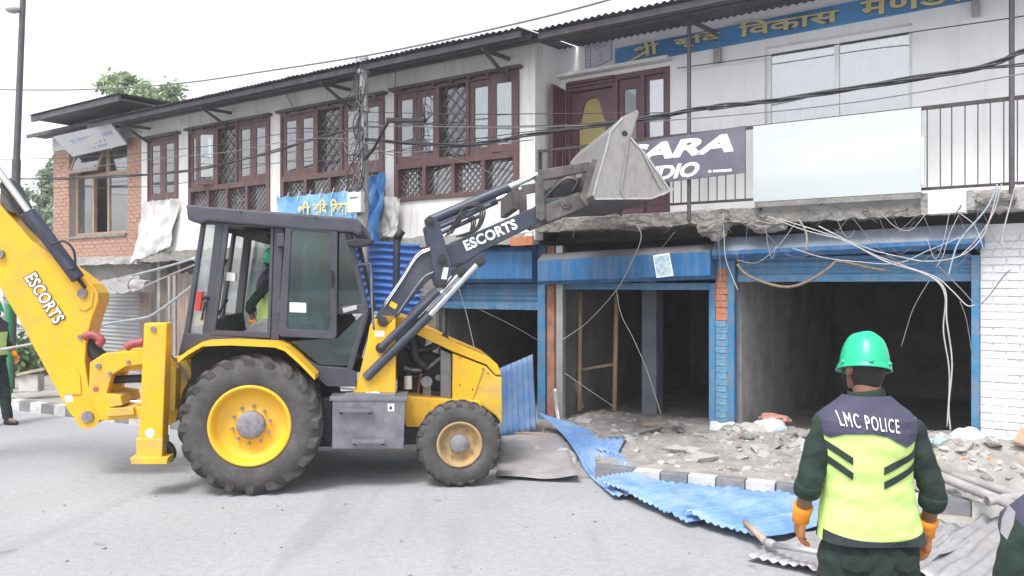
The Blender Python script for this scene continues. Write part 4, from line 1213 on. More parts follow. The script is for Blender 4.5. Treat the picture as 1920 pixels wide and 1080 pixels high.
# fenders
FD = [(333, 672), (352, 657), (379, 641), (430, 639), (515, 643), (534, 650), (562, 675), (590, 704)]
for t0, t1 in ((.02, .52), (1.78, 2.28)):
    q = tp(FD, .02); g = G()
    for (a, b), (c, d) in zip(q, q[1:]):
        g.hexa([(a, t0, b - .045), (c, t0, d - .045), (c, t1, d - .045), (a, t1, b - .045), (a, t0, b), (c, t0, d), (c, t1, d), (a, t1, b)])
    bl.part('fender', g, M['paint_yellow'], weld=True)
g = G()
q = tp(FD, .02)
for (a, b), (c, d) in zip(q, q[1:]):
    g.hexa([(a, .5, b - .5), (c, .5, d - .5), (c, .53, d - .5), (a, .53, b - .5), (a, .5, b - .045), (c, .5, d - .045), (c, .53, d - .045), (a, .53, b - .045)])
bl.part('wheel_arch', g, M['engine_black'], weld=True)
# seat, steering wheel, console
st = plate('operator_seat', [(448, 628), (512, 628), (516, 604), (498, 596), (470, 606), (462, 618)], .75, 1.35, M['seat_grey'], bevel=.03)
plate('seat_back', [(500, 610), (520, 606), (528, 520), (514, 500), (505, 540)], .75, 1.35, M['seat_grey'], st, bevel=.03)
plate('dashboard', [(604, 592), (648, 588), (660, 604), (648, 640), (612, 640)], .8, 1.5, M['engine_black'], bevel=.03)
cc = pt(592, 570, 1.12); g = G()
ringp = [cc + Vector((.09 * math.cos(t) * 1.0, .19 * math.sin(t), .15 * math.cos(t))) for t in [2 * math.pi * k / 24 for k in range(25)]]
g.tube(ringp, .015, 8); g.cyl(cc, pt(618, 606, 1.12), .02, 8); bl.part('steering_wheel', g, M['engine_black'], smooth='all')
plate('rear_console', [(402, 600), (424, 590), (430, 628), (400, 628)], .7, 1.6, M['engine_black'], bevel=.02)
plate('control_box', [(424, 510), (441, 512), (440, 528), (423, 526)], CT + .1, CT + .22, M['sticker'], bevel=.01)
g = G().tube([pt(402, 600, .6), pt(424, 565, .6)], .012, 8); g.ball(pt(424, 563, .6), .024); bl.part('lever', g, M['engine_black'], smooth='all')
plate('sun_visor', [(430, 428), (500, 436), (506, 452), (490, 455), (436, 440)], .6, 1.5, M['engine_black'], rf, bevel=.01)

# ------------------------------------------------------------------ bonnet, engine, tool box
HT0, HT1 = .66, 1.64
plate('bonnet', [(741, 590), (768, 600), (852, 642), (915, 669), (933, 683), (941, 702), (930, 704), (912, 684), (848, 659), (762, 618), (741, 612)], HT0, HT1, M['paint_yellow'], bevel=.012)
nh = plate('bonnet_nose', [(848, 662), (912, 687), (930, 706), (941, 706), (942, 797), (930, 780), (900, 758), (848, 752)], HT0 + .01, HT1 - .01, M['paint_yellow_worn'], bevel=.02)
plate('nose_panel', [(850, 664), (908, 688), (886, 750), (850, 750)], HT0 - .004, HT0 + .012, M['paint_yellow'], nh, bevel=.003)
for x, y in ((863, 671), (905, 692), (862, 722), (886, 730), (915, 700)):
    c = pt(x, y, HT0 - .004); bl.part('panel_bolt', G().cyl(c, c - Vector((0, .006, 0)), .009, 8), M['engine_black'], nh)
plate('frame_rail', [(742, 741), (848, 750), (900, 752), (905, 762), (860, 768), (800, 786), (790, 801), (762, 801), (752, 775)], .60, 1.70, M['paint_yellow'], bevel=.012)
plate('radiator', [(826, 655), (846, 664), (846, 750), (826, 748)], .72, 1.6, M['engine_grey'])
en = plate('engine_block', [(745, 640), (830, 672), (830, 748), (745, 742)], .95, 1.45, M['engine_black'], bevel=.03)
EP = [('exhaust_manifold', [(752, 640), (768, 652), (790, 656), (812, 650), (838, 628)], .04, 'engine_black'), ('intake_pipe', [(770, 622), (776, 650), (780, 672), (800, 690)], .06, 'engine_black'),
      ('coolant_pipe', [(757, 690), (775, 694), (800, 690), (830, 668)], .028, 'engine_grey'), ('hose', [(748, 700), (770, 706), (790, 708), (800, 740)], .014, 'rubber'),
      ('radiator_hose', [(800, 730), (818, 738), (840, 730)], .03, 'rubber'), ('hose', [(790, 700), (786, 720), (783, 742)], .012, 'post_brown')]
for nm, q, r, mm in EP:
    bl.part(nm, G().tube(spline([pt(x, y, .86) for x, y in q], 6), r, 10), M[mm], en, smooth='all')
bl.part('oil_filter', G().cyl(pt(765, 704, .82), pt(765, 729, .82), .045, 20), M['sticker'], en, smooth=True)
bl.part('filter_base', G().cyl(pt(765, 697, .82), pt(765, 704, .82), .05, 20), M['engine_black'], en, smooth=True)
bl.part('alternator', G().cyl(pt(800, 716, .98), pt(800, 716, .76), .065, 20), M['engine_grey'], en, smooth=True)
bl.part('alternator_bracket', G().box(pt(793, 744, .9), pt(808, 725, .8)), M['engine_grey'], en)
bl.part('pulley', G().cyl(pt(822, 708, .92), pt(822, 708, .80), .035, 16), M['engine_grey'], en, smooth=True)
bl.part('air_cleaner', G().cyl(pt(785, 640, .9), pt(785, 640, 1.4), .085, 20), M['engine_black'], en, smooth=True)
tb = plate('tool_box', [(623, 751), (760, 751), (757, 842), (622, 842)], .16, .58, M['toolbox_steel'], bevel=.012)
plate('box_lid', [(618, 744), (764, 744), (764, 752), (618, 752)], .15, .6, M['toolbox_steel'], tb, bevel=.006)
plate('lid_ridge', [(645, 740), (742, 740), (742, 745), (645, 745)], .2, .5, M['toolbox_steel'], tb, bevel=.004)
plate('side_tank', [(601, 748), (622, 748), (621, 834), (606, 822)], .30, .6, M['engine_black'], tb, bevel=.01)
for x0, x1, y in ((636, 698, 768), (661, 722, 826)):
    hd = bl.part('step_bar', G().prism(tp([(x0, y - 3), (x1, y - 3), (x1, y + 4), (x0, y + 4)], .16), .10, .135), M['toolbox_steel'], tb, bevel=.004)
    for x in (x0 + 4, x1 - 4): 
        c = pt(x, y + 4, .16); bl.part('bar_mount', G().cyl(c, c - Vector((0, .04, 0)), .022, 10), M['engine_black'], tb, smooth=True)
q = [pt(x, y, .158) for x, y in ((727, 757), (739, 757), (739, 771), (727, 771))]
bl.part('safety_sticker', G().add(q, [(0, 1, 2, 3)]), M['sticker'], tb, recalc=True)
q = [pt(x, y, .156) for x, y in ((730, 762), (735, 762), (735, 768), (730, 768))]
bl.part('sticker_mark', G().add(q, [(0, 1, 2, 3)]), M['engine_black'], tb, recalc=True)
mat('rag_blue', (.45, .55, .66), .9, var=.2, scale=20)
g = rough_mesh(G(), *[T.px(686, 741, .35)[0], T.px(712, 741, .35)[0]], T.px(690, 745, .35)[1], T.px(690, 736, .35)[1], .32, .42, 8, 3, .02, 4, 12)
single('rag', 'crumpled pale blue rag left on the grey tool box lid', 'rag', g, M['rag_blue'], T, (T.px(698, 743, .35)[0], .37, T.px(698, 743, .35)[1]))

# loader towers
TW = [(689, 640), (693, 612), (704, 598), (716, 590), (742, 590), (742, 741), (662, 737), (674, 702)]
for t0 in (.40, 1.80):
    o = bl.part('loader_tower', G().prism(tp(TW, .40), t0, t0 + .1), M['paint_yellow'], bevel=.012)
    if t0 < 1: tw = o
c = pt(712, 626, .40); bl.part('oval_plate', G().tube([c - Vector((.04, 0, 0)), c + Vector((.04, 0, 0))], .0, 4) if False else G().box(c - Vector((.05, .004, .03)), c + Vector((.05, 0, .03))), M['sticker'], tw, bevel=.002)
ex = bl.part('exhaust_stack', G().tube(spline([pt(743, 600, 1.0), pt(743, 520, 1.0), pt(744, 462, 1.0), pt(746, 444, 1.0), pt(752, 434, 1.0)], 6), .042, 16), M['arm_grey'], smooth='all')
bl.part('exhaust_mouth', G().tube([pt(744, 450, 1.0), pt(748, 440, 1.0), pt(754, 432, 1.0)], [.046, .047, .045], 16), M['engine_black'], ex, smooth='all')

# ------------------------------------------------------------------ loader arms
LOW = [(704, 596), (708, 586), (740, 538), (768, 490), (783, 470), (806, 463), (818, 470), (822, 508), (795, 534), (735, 606), (722, 617), (708, 612)]
UP = [(800, 470), (837, 459), (1000, 389), (1024, 372), (1086, 366), (1094, 376), (1086, 388), (1022, 413), (906, 470), (870, 494), (845, 497), (812, 505)]
BR = [(795, 414), (800, 408), (814, 407), (822, 416), (846, 494), (838, 530), (830, 539), (818, 535), (806, 470)]
for side, t0 in ((0, .40), (1, 1.74)):
    ar = bl.part('loader_arm', G().prism(tp(LOW, .40), t0, t0 + .14), M['arm_grey'], bevel=.014)
    bl.part('upper_arm', G().prism(tp(UP, .40), t0 + .01, t0 + .13), M['arm_grey'], ar, bevel=.012)
    bl.part('bell_crank', G().prism(tp(BR, .40), t0 - .06, t0 - .015), M['arm_grey'], ar, bevel=.01)
    bl.part('cylinder_lug', G().prism(tp([(868, 492), (908, 472), (912, 488), (900, 502), (884, 502), (876, 520), (858, 520)], .40), t0 + .02, t0 + .12), M['arm_grey'], ar, bevel=.01)
    for x, y, r in ((717, 602, .05), (806, 415, .045), (828, 486, .05), (828, 532, .045), (714, 652, .055), (864, 508, .05), (901, 491, .05), (1014, 402, .05), (1060, 380, .062)):
        c = T.p3(x, y, .40); c.y = t0 - (.06 if (x, y) in ((806, 415), (828, 486), (828, 532)) else 0)
        g = G().cyl(c + Vector((0, .05, 0)), c - Vector((0, .03, 0)), r, 18); g.cyl(c - Vector((0, .028, 0)), c - Vector((0, .045, 0)), r * .55, 6)
        bl.part('pivot_pin', g, M['arm_worn'] if x > 1000 else M['rubber'], ar, smooth=True)
    # tilt cylinder above the arm
    def q(x, y, dt): 
        p = T.p3(x, y, .40); p.y = t0 + dt; return p
    tc = bl.part('tilt_cylinder', G().cyl(q(806, 414, .02), q(955, 350, .02), .055, 18), M['arm_grey'], ar, smooth=True)
    bl.part('tilt_rod', G().cyl(q(955, 350, .02), q(1008, 327, .02), .032, 14), M['chrome'], ar, smooth=True)
    bl.part('side_tube', G().cyl(q(826, 426, -.02), q(920, 384, -.02), .026, 12), M['arm_grey'], ar, smooth=True)
    bl.part('lift_cylinder', G().cyl(q(714, 652, -.05), q(822, 545, -.05), .04, 16), M['arm_grey'], ar, smooth=True)
    bl.part('lift_rod', G().cyl(q(784, 596, .05), q(858, 516, .05), .03, 14), M['chrome'], ar, smooth=True)
    bl.part('steering_ram', G().cyl(q(686, 708, -.03), q(806, 590, -.03), .05, 16), M['arm_grey'], ar, smooth=True)
    bl.part('ram_rod', G().cyl(q(806, 590, -.03), q(893, 497, -.03), .034, 14), M['chrome'], ar, smooth=True)
    bl.part('ram_barrel', G().cyl(q(740, 648, .06), q(784, 596, .06), .042, 14), M['arm_grey'], ar, smooth=True)
    for k in range(2):
        g = G().tube(spline([q(720, 570 + 6 * k, -.02), q(752, 524 + 5 * k, -.02), q(782, 478 + 5 * k, -.02), q(806, 466 + 3 * k, -.02), q(830, 460, -.02)], 6), .009, 6)
        bl.part('steel_pipe', g, M['chrome'], ar, smooth='all')
    g = G().tube(spline([q(745, 590, -.02), q(772, 550, -.02), q(795, 520, -.03), q(814, 510, -.03)], 6), .012, 8); bl.part('steel_pipe', g, M['toolbox_steel'], ar, smooth='all')
    for k in range(3):
        g = G().tube(spline([q(845 + 6 * k, 430 - 3 * k, -.03), q(868 + 8 * k, 392 - 4 * k, -.06), q(890 + 6 * k, 388 - k, -.08), q(900 + 4 * k, 402, -.07), q(890 + 3 * k, 430, -.05), q(855 + 6 * k, 444, -.02)], 6), .010, 8)
        bl.part('hose', g, M['rubber'], ar, smooth='all')
    # front bracket and bucket links
    bl.part('front_link', G().prism(tp([(1002, 330), (1018, 328), (1021, 410), (1014, 416), (1004, 410)], .40), t0 - .05, t0 - .01), M['arm_worn'], ar, bevel=.008)
    bl.part('bucket_link', G().prism(tp([(1000, 324), (1010, 318), (1104, 303), (1112, 308), (1110, 320), (1016, 338), (1004, 337)], .40), t0 + .02, t0 + .10), M['arm_worn'], ar, bevel=.01)
    bl.part('arm_sleeve', G().prism(tp([(1022, 384), (1085, 360), (1104, 366), (1100, 388), (1030, 416), (1018, 410)], .40), t0 - .008, t0 + .15), M['arm_worn'], ar, bevel=.008)
    if side == 0:
        na = ar
        p0, p1 = T.p3(875, 471, .40), T.p3(972, 428, .40); p0.y = p1.y = .405; dx = p1 - p0; Ln = dx.length; dx.normalize(); dy = Vector((-dx.z, 0, dx.x))
        g = text_on(G(), 'ESCORTS', p0, dx, dy, (0, -1, 0), Ln, .118, bold=.035, depth=.008, spacing=1.05); bl.part('maker_lettering', g, M['letter_white'], ar)
        q4 = [T.p3(x, y, .34) for x, y in ((832, 501), (841, 502), (837, 524), (827, 523))]
        for p in q4: p.y = .338
        bl.part('label_plate', G().add(q4, [(0, 1, 2, 3)]), M['sticker'], ar, recalc=True)
        q4 = [T.p3(x, y, .40) for x, y in ((733, 564), (746, 571), (741, 580), (729, 573))]
        for p in q4: p.y = .397
        bl.part('reflector', G().add(q4, [(0, 1, 2, 3)]), M['sticker_yellow'], ar, recalc=True)
a, z = T.px(968, 372, .54); bl.part('cross_tube', G().box((a - .045, .54, z - .12), (a + .035, 1.74, z + .12)), M['arm_worn'], bevel=.01)
a, z = T.px(1040, 350, .54)
for k in range(5):
    g = G().tube(spline([pt(1012 + 4 * k, 384 - 4 * k, .62 + .2 * k), pt(1040 + 3 * k, 352 - 3 * k, .62 + .2 * k), pt(1062 + 4 * k, 336 - 2 * k, .64 + .2 * k), pt(1082 + 2 * k, 340 + 5 * k, .6 + .2 * k), pt(1072, 362, .6 + .2 * k)], 6), .014, 8)
    bl.part('hose', g, M['arm_worn'], smooth='all')
plate('coupler_block', [(1030, 352), (1060, 338), (1095, 330), (1104, 366), (1086, 380), (1040, 392)], .62, 1.66, M['engine_black'], bevel=.02)

# ------------------------------------------------------------------ loader bucket
BT0, BT1 = .0, 2.06
prof = [(1258, 358), (1222, 373), (1114, 374), (1111, 366), (1120, 333), (1138, 270), (1143, 247), (1166, 221), (1195, 209)]
pq = tp(prof, BT0)
g = G()
cen = Vector((sum(p[0] for p in pq) / len(pq), sum(p[1] for p in pq) / len(pq)))
inn = []
for i, p in enumerate(pq):
    p = Vector(p); a = Vector(pq[max(i - 1, 0)]); b = Vector(pq[min(i + 1, len(pq) - 1)])
    d = (b - a).normalized(); n_ = Vector((d.y, -d.x))
    if n_.dot(cen - p) < 0: n_ = -n_
    inn.append(p + n_ * .022)
n = len(pq)
vs_ = [(p[0], BT0, p[1]) for p in pq] + [(p[0], BT1, p[1]) for p in pq] + [(p[0], BT0, p[1]) for p in inn] + [(p[0], BT1, p[1]) for p in inn]
fs = []
for i in range(n - 1):
    fs += [(i, i + 1, n + i + 1, n + i), (2 * n + i, 3 * n + i, 3 * n + i + 1, 2 * n + i + 1)]
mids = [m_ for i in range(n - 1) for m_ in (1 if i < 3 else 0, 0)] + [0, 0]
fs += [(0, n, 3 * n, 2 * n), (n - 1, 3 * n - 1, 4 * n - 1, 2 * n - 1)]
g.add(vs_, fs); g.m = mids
bk = bl.part('loader_bucket', g, [M['bucket_steel'], M['bucket_under_shade']], recalc=True, weld=True)
SP = [(1258, 358), (1222, 374), (1115, 375), (1110, 366), (1119, 333), (1137, 270), (1142, 246), (1165, 220), (1194, 207), (1197, 212), (1190, 232), (1182, 258), (1212, 290)]
for t0 in (BT0 - .025, BT1):
    bl.part('side_plate', G().prism(tp(SP, BT0), t0, t0 + .025), M['bucket_steel'], bk, bevel=.005)
for q_ in ([(1179, 250), (1172, 300), (1164, 356), (1172, 374)], [(1206, 288), (1222, 320), (1238, 352)]):
    g = G()
    for (x0, y0), (x1, y1) in zip(q_, q_[1:]):
        g.bar(T.p3(x0, y0, BT0 - .03), T.p3(x1, y1, BT0 - .03), .022, .03, up=(0, 1, 0))
    bl.part('side_rib', g, M['bucket_steel'], bk)
for q_ in ([(1112, 366), (1121, 333), (1139, 270), (1144, 247), (1166, 222)], [(1182, 258), (1212, 292), (1256, 357)], [(1116, 373), (1222, 372), (1257, 357)]):
    g = G()
    for (x0, y0), (x1, y1) in zip(q_, q_[1:]):
        g.bar(T.p3(x0, y0, BT0 - .028), T.p3(x1, y1, BT0 - .028), .018, .016, up=(0, 1, 0))
    bl.part('edge_rim', g, M['bucket_edge'], bk)
c = T.p3(1171, 250, BT0 - .026); bl.part('worn_hole', G().cyl(c, c - Vector((0, .004, 0)), .03, 14), M['engine_black'], bk)
a, z = T.px(1240, 366, BT0); b, z2 = T.px(1262, 354, BT0)
g = G().hexa([(a, BT0 - .03, z - .012), (b, BT0 - .03, z2 - .012), (b, BT1 + .03, z2 - .012), (a, BT1 + .03, z - .012), (a, BT0 - .03, z + .008), (b, BT0 - .03, z2 + .004), (b, BT1 + .03, z2 + .004), (a, BT1 + .03, z + .008)])
bl.part('cutting_edge', g, M['bucket_edge'], bk)
g = G()
a0, z0 = T.px(1150, 262, BT0); a1, z1 = T.px(1164, 234, BT0)
bl.part('top_lip', G().hexa([(a0 - .05, BT0, z0 + .02), (a1 - .03, BT0, z1 + .03), (a1 - .03, BT1, z1 + .03), (a0 - .05, BT1, z0 + .02), (a0, BT0, z0 + .04), (a1, BT0, z1 + .035), (a1, BT1, z1 + .035), (a0, BT1, z0 + .04)]), M['bucket_steel'], bk)
for t0 in (.30, .62, 1.58, 1.90):
    bl.part('bucket_ear', G().prism(tp([(1084, 372), (1090, 356), (1102, 312), (1110, 300), (1122, 305), (1140, 285), (1120, 335), (1112, 376), (1096, 388)], .40), t0, t0 + .03), M['arm_worn'], bk, bevel=.004)
# ------------------------------------------------------------------ signs and banners
NRM = (0, -1, 0)
def devanagari(g, s, px0, px1, pyb, pyt, v, dz=0, depth=.004, bold=.012, extra=None):
    """set an (already visually ordered) line between two photo columns on the plane v"""
    (u0, z0), (u1, z1) = B.px(px0, pyb[0], v), B.px(px1, pyb[1], v)
    zt = B.px(px0, pyt, v)[1]
    d = Vector((u1 - u0, 0, z1 - z0)); L = d.length; d.normalize(); up = Vector((-d.z, 0, d.x))
    text_on(g, s, (u0, v, z0 + dz), d, up, NRM, L, zt - z0, bold=bold, depth=depth)
    return (u0, z0, u1, z1, zt)

v = RV - .035
ub0, zb0 = B.px(1153, 124, v); ub1, zb1 = 3.25, 5.342
bs = Thing('name_board', 'long blue name board with raised gold Devanagari letters on the balcony wall', 'sign', B, ((ub0 + ub1) / 2, v, 5.3))
bs.part('board', G().hexa([(ub0, v, zb0), (ub1, v, zb1), (ub1, RV - .003, zb1), (ub0, RV - .003, zb0), (ub0, v, zb0 + .25), (ub1, v, zb1 + .25), (ub1, RV - .003, zb1 + .25), (ub0, RV - .003, zb0 + .25)]), M['sign_blue'])
LET = [('शी', 1190, 1236, (112, 102), 84), ('बृिद', 1264, 1352, (94, 80), 72), ('िवकास', 1386, 1574, (73, 42), 44), ('मणडल', 1614, 1840, (36, -2), 6)]
for i, (s, x0, x1, yb, yt) in enumerate(LET):
    gs_, gl = G(), G()
    devanagari(gs_, s, x0, x1, yb, yt, v, depth=.006, bold=.03); devanagari(gl, s, x0, x1, yb, yt, v, dz=.008, depth=.022, bold=.022)
    if i == 0:
        for gg, dd, w_ in ((gs_, .006, .05), (gl, .022, .034)):
            a = B.p3(1213, 96, v - dd); b = B.p3(1175, 118, v - dd); gg.bar(a, b, w_, .004, up=(0, 1, 0))
            a = B.p3(1185, 92, v - dd); b = B.p3(1176, 100, v - dd)
    lo = bs.part('letter_shadow', gs_, M['letter_side']); bs.part('raised_word', gl, M['letter_gold'])

v = -.455
sd = Thing('studio_sign', 'dark grey signboard with slanted white SARA STUDIO lettering on the railing', 'sign', B, (-.4, v, 3.45))
ua = B.px(1150, 275, v)[0]; ub = B.px(1397, 240, v)[0]
sd.part('board', G().hexa([(ua, v, 3.42), (ub, v, 3.49), (ub, v + .03, 3.49), (ua, v + .03, 3.42), (ua, v, 3.99), (ub, v, 4.06), (ub, v + .03, 4.06), (ua, v + .03, 3.99)]), M['sign_dark'])
def slant(th, name, s, px0, px1, yb, yt, m, bold=.03, shear=.28, sp=.95):
    (u0, z0), (u1, z1) = B.px(px0, yb[0], v), B.px(px1, yb[1], v); zt = B.px(px1, yt, v)[1]
    d = Vector((u1 - u0, 0, z1 - z0)); L = d.length; d.normalize(); up = Vector((-d.z, 0, d.x))
    th.part(name, text_on(G(), s, (u0, v, z0), d, up, NRM, L, zt - z1, shear=shear, bold=bold, depth=.004, spacing=sp), m)
slant(sd, 'lettering', 'SARA', 1166, 1376, (307, 284), 249, M['letter_white'], .045)
slant(sd, 'lettering', 'STUDIO', 1160, 1312, (346, 330), 302, M['letter_white'], .04)
g = G()
for k, (x, w_) in enumerate(((1328, 6), (1337, 5), (1343, 7), (1351, 6), (1358, 5), (1364, 8))):
    a, z = B.px(x, 321 - .06 * (x - 1328), v); b = B.px(x + w_, 318, v)[0]
    g.add([(a, v - .004, z - .02), (b, v - .004, z - .02), (b, v - .004, z + .012), (a, v - .004, z + .012)], [(0, 1, 2, 3)])
sd.part('handle_line', g, M['letter_white'], kind='stuff')

ua, ub = B.px(1412, 238, v)[0], B.px(1727, 205, v)[0]
wb = Thing('blank_signboard', 'large blank white signboard hung on the balcony railing', 'sign', B, ((ua + ub) / 2, v, 3.13))
wb.part('board', G().box((ua, v, 3.125), (ub, v + .04, 4.04)), M['sign_white'], bevel=.004)
wb.part('frame_edge', G().box((ub + .002, v - .002, 3.2), (ub + .03, v + .04, 3.72)), M['sign_grey'])
wb.part('frame_edge', G().box((ua + .02, v + .005, 3.06), (ub, v + .045, 3.122)), M['concrete'])

# tilted sign over the brick house window
q = [B.at(x, y, Y) for x, y, Y in ()]
P_ = [B.p3(99, 257, -.88), B.p3(208, 232, -.88), B.p3(237, 271, -.55), B.p3(136, 294, -.55)]
ts = Thing('tilted_sign', 'grey tin signboard with faded blue print leaning out over the brick house window', 'sign', B, tuple((P_[2] + P_[3]) / 2))
nn = (P_[1] - P_[0]).cross(P_[3] - P_[0]).normalized(); nn = nn if nn.y < 0 else -nn
ts.part('board', G().hexa([P_[3], P_[2], P_[2] - nn * .03, P_[3] - nn * .03, P_[0], P_[1], P_[1] - nn * .03, P_[0] - nn * .03]), M['sign_grey'])
g = G()
rnd = random.Random(3)
for row, (f0, f1, b_, h_) in enumerate(((.22, .92, .30, .16), (.45, .72, .58, .10), (.46, .74, .78, .09))):
    a = f0
    while a < f1:
        w_ = rnd.uniform(.012, .03)
        def S(x, y): return P_[0].lerp(P_[1], x).lerp(P_[3].lerp(P_[2], x), y) + nn * .004
        g.add([S(a, b_ + h_), S(a + w_, b_ + h_), S(a + w_, b_), S(a, b_)], [(0, 1, 2, 3)])
        g.add([S(a, b_ + .02), S(a + w_ + .014, b_ + .02), S(a + w_ + .014, b_ - .015), S(a, b_ - .015)], [(0, 1, 2, 3)])
        a += w_ + rnd.uniform(.010, .02) + (.03 if rnd.random() < .18 else 0)
ts.part('faded_print', g, M['print_blue'], kind='stuff')

# banner under the middle window
v = -.46
ua, ub = B.px(518, 380, v)[0], B.px(668, 380, v)[0]; z1 = B.px(590, 362, v)[1]; z0 = z1 - .75
bn = Thing('cloth_banner', 'blue cloth banner with pale yellow Devanagari words tied below a window', 'banner', B, ((ua + ub) / 2, v, z0))
bn.part('cloth', G().grid(lambda a, b: Vector((ua + (ub - ua) * a, v + .02 * math.sin(a * 19 + b * 2), z0 + (z1 - z0) * b - .03 * abs(math.sin(a * math.pi * 7)) * b)), 60, 8), M['banner_blue'], smooth='all')
for i, (s, f0, f1) in enumerate((('शी', .30, .46), ('बृिद', .50, .67), ('िवकास', .71, .99))):
    g = text_on(G(), s, (ua + (ub - ua) * f0, v - .03, z1 - .43), (1, 0, 0), (0, 0, 1), NRM, (ub - ua) * (f1 - f0), .30, bold=.03, depth=.002)
    bn.part('printed_word', g, M['letter_gold'])
for k in range(8):
    a = ua + (ub - ua) * k / 7; bn.part('tie', G().bar((a, v - .01, z1 - .1), (a + .05, v, z1 + .06), .02, .008), M['letter_white'])
v = -.43
# poster on the bent shutter box
P_ = [B.p3(x, y, -.315) for x, y in ((1224, 479), (1255, 474), (1263, 517), (1231, 521))]
po = Thing('poster', 'torn pale blue poster stuck on the bent shutter box', 'poster', B, tuple(P_[3]))
po.part('paper', G().add([p for p in P_], [(3, 2, 1, 0)]), M['letter_white'], recalc=False)
cp = sum(P_, Vector()) / 4
mat('poster_blue', (.22, .45, .60), .7, var=.35, scale=16, c2=(.62, .72, .74))
po.part('print', G().add([cp.lerp(p, .86) + Vector((0, -.004, 0)) for p in P_], [(3, 2, 1, 0)]), M['poster_blue'])

# book emblem painted on the wall beside the name board
v = RV - .004
em = Thing('book_emblem', 'pale purple emblem of a standing book on the balcony wall', 'sign', B, tuple(B.p3(1122, 130, v)))
def eq(pts, dv=0): return [B.p3(x, y, v - dv) for x, y in pts]
def line(g, pts, w_, dv=.002):
    q = eq(pts, dv)
    for a, b in zip(q, q[1:]): g.bar(a, b, w_, .002, up=(0, 1, 0))
mat('emblem_pale', (.64, .62, .70), .8, var=.06)
em.part('cover', G().add(eq([(1098, 82), (1140, 66), (1147, 70), (1147, 112), (1106, 130), (1098, 126)]), [(5, 4, 3, 2, 1, 0)]), M['emblem_pale'])
g = G(); line(g, [(1098, 82), (1140, 66), (1147, 70), (1147, 112), (1106, 130), (1098, 126), (1098, 82)], .016)
line(g, [(1107, 88), (1107, 128)], .012); line(g, [(1098, 82), (1107, 88), (1146, 73)], .012)
em.part('outline', g, M['print_purple'])
g = G()
for y, x0, x1 in ((90, 1112, 1142), (94, 1113, 1140), (100, 1124, 1130), (104, 1124, 1130), (108, 1125, 1129), (116, 1120, 1132)):
    line(g, [(x0, y), (x1, y - .38 * (x1 - x0))], .01)
for y in range(88, 124, 6): line(g, [(1101, y), (1104, y + 2)], .012)
em.part('print_lines', g, M['print_purple'], kind='stuff')

# wall lamps
for i, (x0, y0, x1, y1, lab) in enumerate(((1338, 91, 1351, 116, 'small grey wall lamp above the white sliding window'), (1822, 0, 1837, 28, 'small grey wall lamp under the last words of the name board'))):
    a, z1_ = B.px(x0, y0, RV - .08); b, z0_ = B.px(x1, y1, RV - .08)
    th = Thing('wall_lamp', lab, 'lamp', B, ((a + b) / 2, RV, z0_))
    th.part('housing', G().box((a, RV - .1, z0_), (b, RV - .03, z1_)), M['pipe_grey'], bevel=.01)
    th.part('bracket', G().box((a + .03, RV - .03, z0_ + .05), (b - .03, RV, z1_ - .04)), M['black_metal'])
a, z1_ = B.px(1112, 44, .1); b, z0_ = B.px(1142, 60, .1)
th = Thing('flood_lamp', 'small white flood lamp under the eave above the book emblem', 'lamp', B, ((a + b) / 2, .1, z0_))
th.part('housing', G().box((a, .05, z0_), (b, .11, z1_)), M['letter_white'], bevel=.008); th.part('arm', G().bar(((a + b) / 2, .1, z1_), ((a + b) / 2, RV, z1_ + .06), .03), M['pipe_grey'])

# ------------------------------------------------------------------ balcony railing and posts
rl = Thing('balcony_railing', 'black iron balcony railing with thin upright bars along the broken slab edge', 'railing', B, (.6, PV, 3.1))
v = PV + .01
RZ0, RZ1 = 3.17, 4.05
for (u0, u1) in ((-2.50, 3.9),):
    rl.part('top_rail', G().box((u0, v - .018, RZ1 - .02), (u1, v + .018, RZ1 + .02)), M['rail_metal'])
    rl.part('bottom_rail', G().box((u0, v - .014, RZ0 - .015), (u1, v + .014, RZ0 + .015)), M['rail_metal'])
    k = 0; u = u0 + .06
    bme = G().box((-.0055, -.0055, RZ0 + .015), (.0055, .0055, RZ1 - .02)).mesh('baluster', M['rail_metal'])
    while u < u1:
        o = rl.part('baluster', bme, None); o.location = Vector((u + random.uniform(-.006, .006), v, 0)) - rl.base
        o.rotation_euler = (0, 0, 0); u += .118
for u in (-2.5, -1.2, 1.4, 3.3): rl.part('rail_post', G().box((u - .015, v + .02, 3.06), (u + .015, v + .05, RZ1)), M['rail_metal'])
for px, lab in ((1292, 'slim black steel post rising through the studio sign to the eave'), (1897, 'slim black steel post at the pier end of the balcony')):
    a, z = B.px(px, 390, -.385)
    th = Thing('steel_post', lab, 'post', B, (a, -.385, 3.0))
    th.part('tube', G().cyl((a, -.385, 2.95), (a, -.385, 5.55), .026, 12), M['pole_dark'], smooth=True)
    th.part('head_bracket', G().bar((a, -.385, 5.5), (a + .25, -.1, 5.36), .04, .05), M['pole_dark'])

